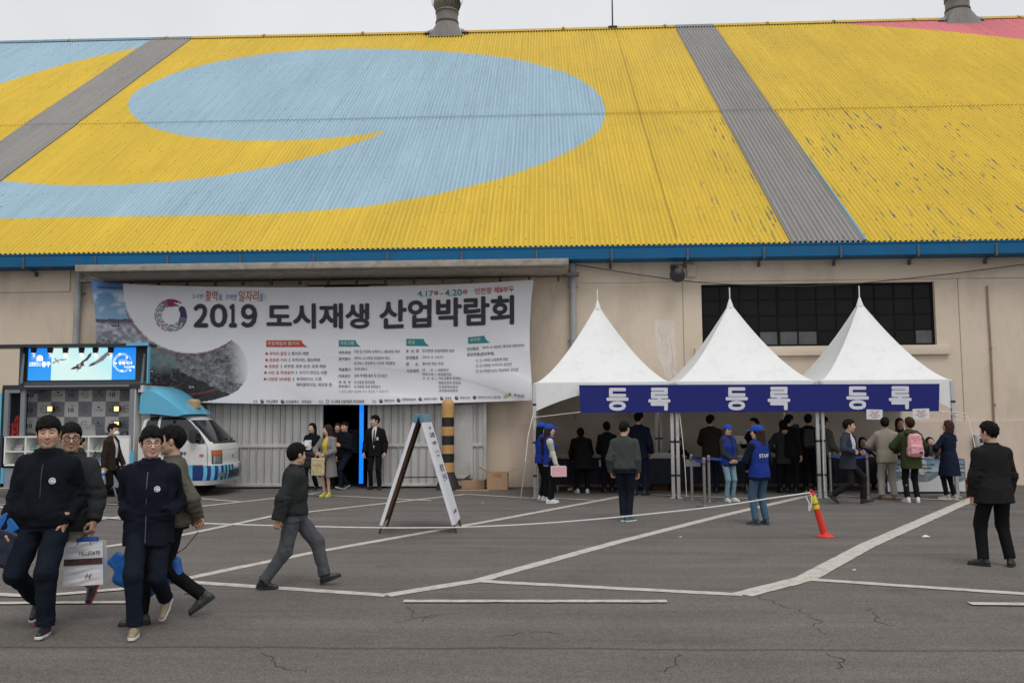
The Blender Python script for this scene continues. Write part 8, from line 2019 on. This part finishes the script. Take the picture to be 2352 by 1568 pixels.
# white paper carrier with the printed name
hp = W(p2, k2.wr[0] + np.array([0, 0, -.085]), S2)
bx0, bx1 = wp(164, 1290, hp[1])[0], wp(250, 1290, hp[1])[0]; zt_, zb_ = wp(207, 1240, hp[1])[2], wp(207, 1338, hp[1])[2]
BW, BH = (bx1 - bx0), zt_ - zb_
e = empty('paper_bag', ((bx0 + bx1) / 2, hp[1] - .06, zb_), label='white paper carrier bag with a dark printed band held by the man in black glasses', cat='bag'); e.rotation_euler = (0, -.035, .12)
M_pb = mat('bag_paper', (.74, .74, .77), rough=.5, var=.04); b = MB(); n = 12; vv = []; ff = []
for j in range(n + 1):
    z = BH * j / n; dp = .055 * (1 - .25 * j / n); cr = .008 * sin(j * 1.9)
    for (x, y) in ((-BW / 2, -dp), (-BW / 6, -dp - cr), (BW / 6, -dp + cr * .6), (BW / 2, -dp), (BW / 2 - .012, 0), (BW / 2, dp), (-BW / 2, dp), (-BW / 2 + .012, 0)): vv.append((x * (1 - .05 * j / n), y, z))
for j in range(n):
    for q in range(8): ff.append((j * 8 + q, j * 8 + (q + 1) % 8, (j + 1) * 8 + (q + 1) % 8, (j + 1) * 8 + q))
ff.append(tuple(range(8))[::-1]); b.add(vv, ff); b.build('bag_body', M_pb, e)
b = MB(); z0, z1 = BH * .47, BH * .62; b.add([(-BW * .485, -.0565, z0), (BW * .485, -.0565, z0 + .004), (BW * .482, -.0535, z1), (-BW * .482, -.0535, z1)], [(0, 1, 2, 3)]); b.build('printed_band', mat('band_print', (.075, .035, .032), rough=.4, var=.7, scale=22, stretch=(1, 1, .4)), e)
V_, F_ = [], []
for t, x0, x1, z0, z1, bo in (('HILLSTATE', -.10, .42, .70, .785, .01), ('H', .05, .22, .16, .28, .0), ('ELIF', .06, .20, .10, .13, .0)):
    if t == 'ELIF': continue
    w, f = text_fit(t, x0 * BW, x1 * BW, z0 * BH, z1 * BH, bo, .4 if t == 'H' else 0); n = len(V_); V_ += [(q[0], -.064 + .012 * q[1] / BH, q[1]) for q in w]; F_ += [tuple(j + n for j in k) for k in f]
obj('lettering', mesh('lettering', V_, F_), mat('ink_bag', (.10, .06, .055)), e)
b = MB(); hl = np.array([hp[0] - e.location[0], .06, hp[2] - zb_])
for dx in (-.055, .055):
    for y_ in (-.045, .045): b.tube([(dx, y_, BH * .94), (dx * .8 + hl[0] * .5, y_ * .7, BH + (hl[2] - BH) * .5), (hl[0], hl[1] + y_ * .15, hl[2])], .004, 5)
b.build('cord_handle', mat('cord_maroon', (.16, .03, .025)), e)
b = MB(); b.box(-.07, .10, -.03, .03, BH * .9, BH + .035); b.build('blue_folder', mat('folder_blue', (.01, .10, .42)), e, bevel=.01)
# blue and black carriers
M_bagblue = mat('bag_blue', (.007, .115, .40), rough=.45, var=.12, bump=.25, bscale=9); M_bagdark = mat('bag_dark', (.008, .012, .03), rough=.5, var=.3)
hp = W(p1, k1.wr[1] + np.array([0, 0, -.10]), S1)
cen = wp(8, 1252, hp[1] - .02)
bag_mesh('carrier_bag', lambda p: smin(s_box(p, (0, 0, 0), (.155, .045, .150), roty(.45), .03), s_cone(p, (.06, 0, .12), (.12, 0, .24), .02, .012), .03) + wrinkle(p, .004, 5, (4, 9)), (-.25, -.1, -.25), (.25, .1, .27), .008, M_bagdark, (cen[0] - .02, cen[1], cen[2]), .2, 'dark navy carrier bag held at the left edge by the man with the fringe', 'bag')
bag_mesh('blue_folder', lambda p: s_box(p, (0, 0, 0), (.13, .012, .085), roty(-.62), .008) + wrinkle(p, .0012, 8, (3, 7)), (-.2, -.05, -.2), (.2, .05, .2), .007, M_bagblue, (cen[0] - .02, cen[1] - .03, cen[2] + .13), .2, 'bright blue folder carried against the dark bag of the man with the fringe', 'folder')
hp = W(p4, (k4.wr[0] + k4.wr[1]) / 2 + np.array([0, -.02, -.12]), S4)
Yb = 7.62; ca = wp(312, 1312, Yb); cb = wp(398, 1300, Yb)
def bb(p):
    w_ = float(cb[0] - ca[0])
    d = s_box(p, (.03, 0, -.02), (.19, .07, .15), roty(.42), .055)
    d = smin(d, s_box(p, (-.13, .0, .07), (.10, .02, .07), roty(.75), .02), .03)
    d = smin(d, s_box(p, (w_ * .85, .05, .0), (.10, .06, .11), roty(-.2), .05), .04)
    return d + wrinkle(p, .0045, 12, (3, 8))
bag_mesh('blue_carrier_bag', bb, (-.32, -.12, -.28), (.55, .2, .24), .009, M_bagblue, ca, .1, 'large crinkled bright blue bag hanging behind the knees of the man in olive', 'bag')
b = MB(); b.tube([hp, (hp + np.array(cb)) / 2 + np.array([-.03, .05, .0]), np.array(cb) + np.array([-.06, .05, .06])], .004, 6); tag(b.build('bag_strap', M_bagdark), 'dark strap from the clasped hands of the man in olive to his blue bag', 'strap')
# water bottle of the masked man
q = W(p6, k6.wr[1] + k6.hd[1] * .085, S6); e = empty('water_bottle', (q[0], q[1] - .02, q[2] - .16), label='clear water bottle with a blue label in the hand of the masked man', cat='bottle')
b = MB(); b.lathe([(.028, 0), (.032, .01), (.032, .16), (.02, .19), (.013, .20), (.013, .215)], n=18); b.build('bottle_body', mat('bottle_clear', (.45, .50, .55), rough=.15, spec=.6), e, smooth=True); b = MB(); b.lathe([(.0325, .08), (.033, .081), (.033, .14), (.0325, .141)], n=18); b.build('label_wrap', mat('label_blue', (.02, .12, .5)), e)
b = MB(); b.lathe([(.015, .216), (.015, .235), (.01, .236)], n=14); b.build('bottle_cap', mat('paper_white', (0, 0, 0)), e)
# sheets and bags at the gateway
def sheet_held(root, k, S, pt, size, m, label, rx=.5, rz=0, name='leaflet', grp='papers held in hand'):
    q = W(root, pt, S); b = MB(); w_, h_ = size; b.box(-w_ / 2, w_ / 2, -.003, .003, -h_ / 2, h_ / 2); o = b.build(name, m); o.location = q; o.rotation_euler = (rx, 0, root.rotation_euler[2] + rz); return tag(o, label, 'paper', grp)
sheet_held(p9, k9, S9, (k9.wr[0] + k9.wr[1]) / 2 + np.array([0, .075, .07]), (.26, .20), mat('leaflet_sky', (.38, .52, .62), rough=.5, var=.3, scale=12), 'pale blue leaflets held by the woman with long black hair', .2)
sheet_held(p9, k9, S9, (k9.wr[0] + k9.wr[1]) / 2 + np.array([-.05, .07, .13]), (.16, .14), mat('paper_white', (0, 0, 0)), 'white sheet on top of the pale blue leaflets', .2, .3)
q = W(p9, np.array([.05, .17, .80]), S9); bag_mesh('shoulder_bag', lambda p: s_box(p, (0, 0, 0), (.20, .07, .22), None, .05) + wrinkle(p, .006, 3, (4, 10)), (-.28, -.14, -.3), (.28, .14, .3), .012, mat('bag_leather', (.010, .010, .011), rough=.4), q, D(168), 'large black shoulder bag of the woman with long black hair', 'bag')
q = W(p10, (k10.wr[0] + k10.wr[1]) / 2 + np.array([-.0, .10, -.30]), S10); tb = bag_mesh('tote_bag', lambda p: s_box(p, (0, 0, 0), (.155, .03, .19), None, .02) + wrinkle(p, .007, 4, (4, 9)), (-.2, -.07, -.23), (.2, .07, .23), .01, mat('canvas_cream', (.50, .41, .24), rough=.9, var=.06), q, D(165), 'cream canvas tote bag with faint lettering held by the woman in the grey coat', 'bag')
b = MB()
for dx in (-.07, .07): b.tube([(dx, .02, .18), (dx * .6, .0, .26), (dx * .3, -.04, .31)], .008, 6)
b.build('handle', mat('canvas_cream', (0, 0, 0)), tb)
V_, F_ = [], []
for t, w2, z0, z1 in (('도시재생 산업박람회', .10, .03, .055), ('2019', .03, -.02, .0), ('인천항', .05, -.06, -.04)):
    w, f = text_fit(t, w2, -w2, z0, z1, .0); n = len(V_); V_ += [(q_[0], .040, q_[1]) for q_ in w]; F_ += [tuple(j + n for j in k) for k in f]
obj('lettering', mesh('lettering', V_, F_), mat('ink_tote', (.22, .16, .08)), tb)
sheet_held(p12, k12, S12, k12.wr[0] + k12.hd[0] * .13, (.07, .05), mat('paper_white', (0, 0, 0)), 'small white card in the raised hand of the man in the padded jacket', .1)
sheet_held(p15, k15, S15, k15.wr[1] + k15.hd[1] * .13 + np.array([.045, .02, -.02]), (.29, .20), mat('paper_pink', (.72, .40, .44), rough=.6), 'pink papers held flat by the staff woman in cream sleeves', .02, D(90), 'paper_pad')
sheet_held(p15, k15, S15, k15.wr[1] + k15.hd[1] * .13 + np.array([.035, .00, .0]), (.30, .19), mat('paper_white', (0, 0, 0)), 'white papers behind the pink papers of the staff woman', .02, D(90), 'paper_pad')
sheet_held(p23, k23, S23, (k23.wr[0] + k23.wr[1]) / 2 + np.array([0, .10, .06]), (.30, .20), mat('paper_white', (0, 0, 0)), 'white sheet held up by the person with bushy hair', -.5)
sheet_held(p35, k35, S35, k35.wr[0] + np.array([-.06, .0, -.14]), (.08, .22), mat('paper_white', (0, 0, 0)), 'white sheet held low by the woman in the navy coat', .1, .6)
q = W(p7, (k7.wr[0] + k7.wr[1]) / 2 + np.array([.10, .08, .10]), S7); b = MB(); b.box(-.09, .09, -.006, .006, -.12, .12); o = b.build('tablet', mat('lamp_black', (0, 0, 0)), None, bevel=.004); o.location = q; o.rotation_euler = (-.3, .25, D(-50)); tag(o, 'dark tablet held up by the woman with the hair bun', 'tablet')
# backpacks
def backpack(root, k, S, m, size, label, tagm=None, s=.24):
    w_, d_, h_ = size; c = k.waist + k.Rc @ np.array([.02, -.155 - d_ * .35, s - .16]); e = empty('backpack', W(root, c, S), root.rotation_euler[2]); tag(e, label, 'backpack', 'backpacks worn in the queue')
    def fn(p):
        t = np.clip((p[:, 2] + h_) / (2 * h_), 0, 1); q = p / np.stack([1 - .30 * t ** 2, 1 - .25 * t, np.ones_like(t)], 1)
        return s_box(q, (0, 0, 0), (w_, d_, h_), None, .06) * .8 + wrinkle(p, .008, 21, (4, 12))
    v, f = polygonise(fn, (-w_ - .03, -d_ - .03, -h_ - .03), (w_ + .03, d_ + .03, h_ + .03), .011); obj('bag_body', mesh('bag_body', v, f), m, e, True)
    v, f = polygonise(lambda p: s_box(p, (0, -d_ * .95, -h_ * .38), (w_ * .82, .035, h_ * .42), None, .03) + wrinkle(p, .005, 22, (5, 12)), (-w_, -d_ - .09, -h_ * 1.0), (w_, -d_ * .5, h_ * .3), .011); obj('front_pocket', mesh('front_pocket', v, f), m, e, True)
    b = MB()
    for sx in (-1, 1): b.tube([(sx * w_ * .5, d_ * .6, h_ * .75), (sx * w_ * .75, d_ + .10, h_ * .95), (sx * w_ * .85, d_ + .26, h_ * .55), (sx * w_ * .95, d_ + .18, -h_ * .3), (sx * w_ * .8, d_ * .6, -h_ * .6)], .018, 6)
    b.tube([(-.03, 0, h_ * .92), (0, 0, h_ * 1.16), (.03, 0, h_ * .92)], .008, 6); b.build('strap', m, e)
    if tagm: b = MB(); b.box(w_ * .25, w_ * .62, -d_ - .050, -d_ - .045, -h_ * .72, -h_ * .52); b.build('badge', tagm, e)
    return e
backpack(p33, k33, S33, mat('pack_pink', (.66, .30, .34), rough=.45, var=.1, bump=.3, bscale=8), (.15, .075, .225), 'glossy pink backpack worn over the green parka', mat('lamp_black', (0, 0, 0)))
backpack(p27, k27, S27, mat('pack_black', (.010, .010, .011), rough=.5, bump=.3, bscale=8), (.16, .08, .22), 'black backpack on the man beside the twin poles')
v, f = polygonise(lambda p: smin(s_ell(p, (0, 0, 0), (.15, .085, .07)), s_cone(p, (0, -.03, -.02), (0, -.05, -.10), .05, .02), .05) + wrinkle(p, .006, 31, (5, 12)), (-.2, -.15, -.15), (.2, .12, .1), .012)
v = v + (k33.neck + k33.Rc @ np.array([0, -.10, -.03])); obj('hood', mesh('hood', v * S33, f), cl('parka'), p33, True)
# details of single garments
b = MB()
for i in (0, 1):
    u = nrm(k8.wr[i] - k8.el[i]); c = k8.wr[i] - u * .012
    a = nrm(np.cross(u, (0, 1, 0))); d_ = np.cross(u, a); b.tube([(c + (a * cos(x) + d_ * sin(x)) * .056) * S8 for x in np.linspace(0, 2 * pi, 15)], .006 * S8, 5)
b.build('cuff_trim', mat('trim_red', (.28, .035, .015)), p8)
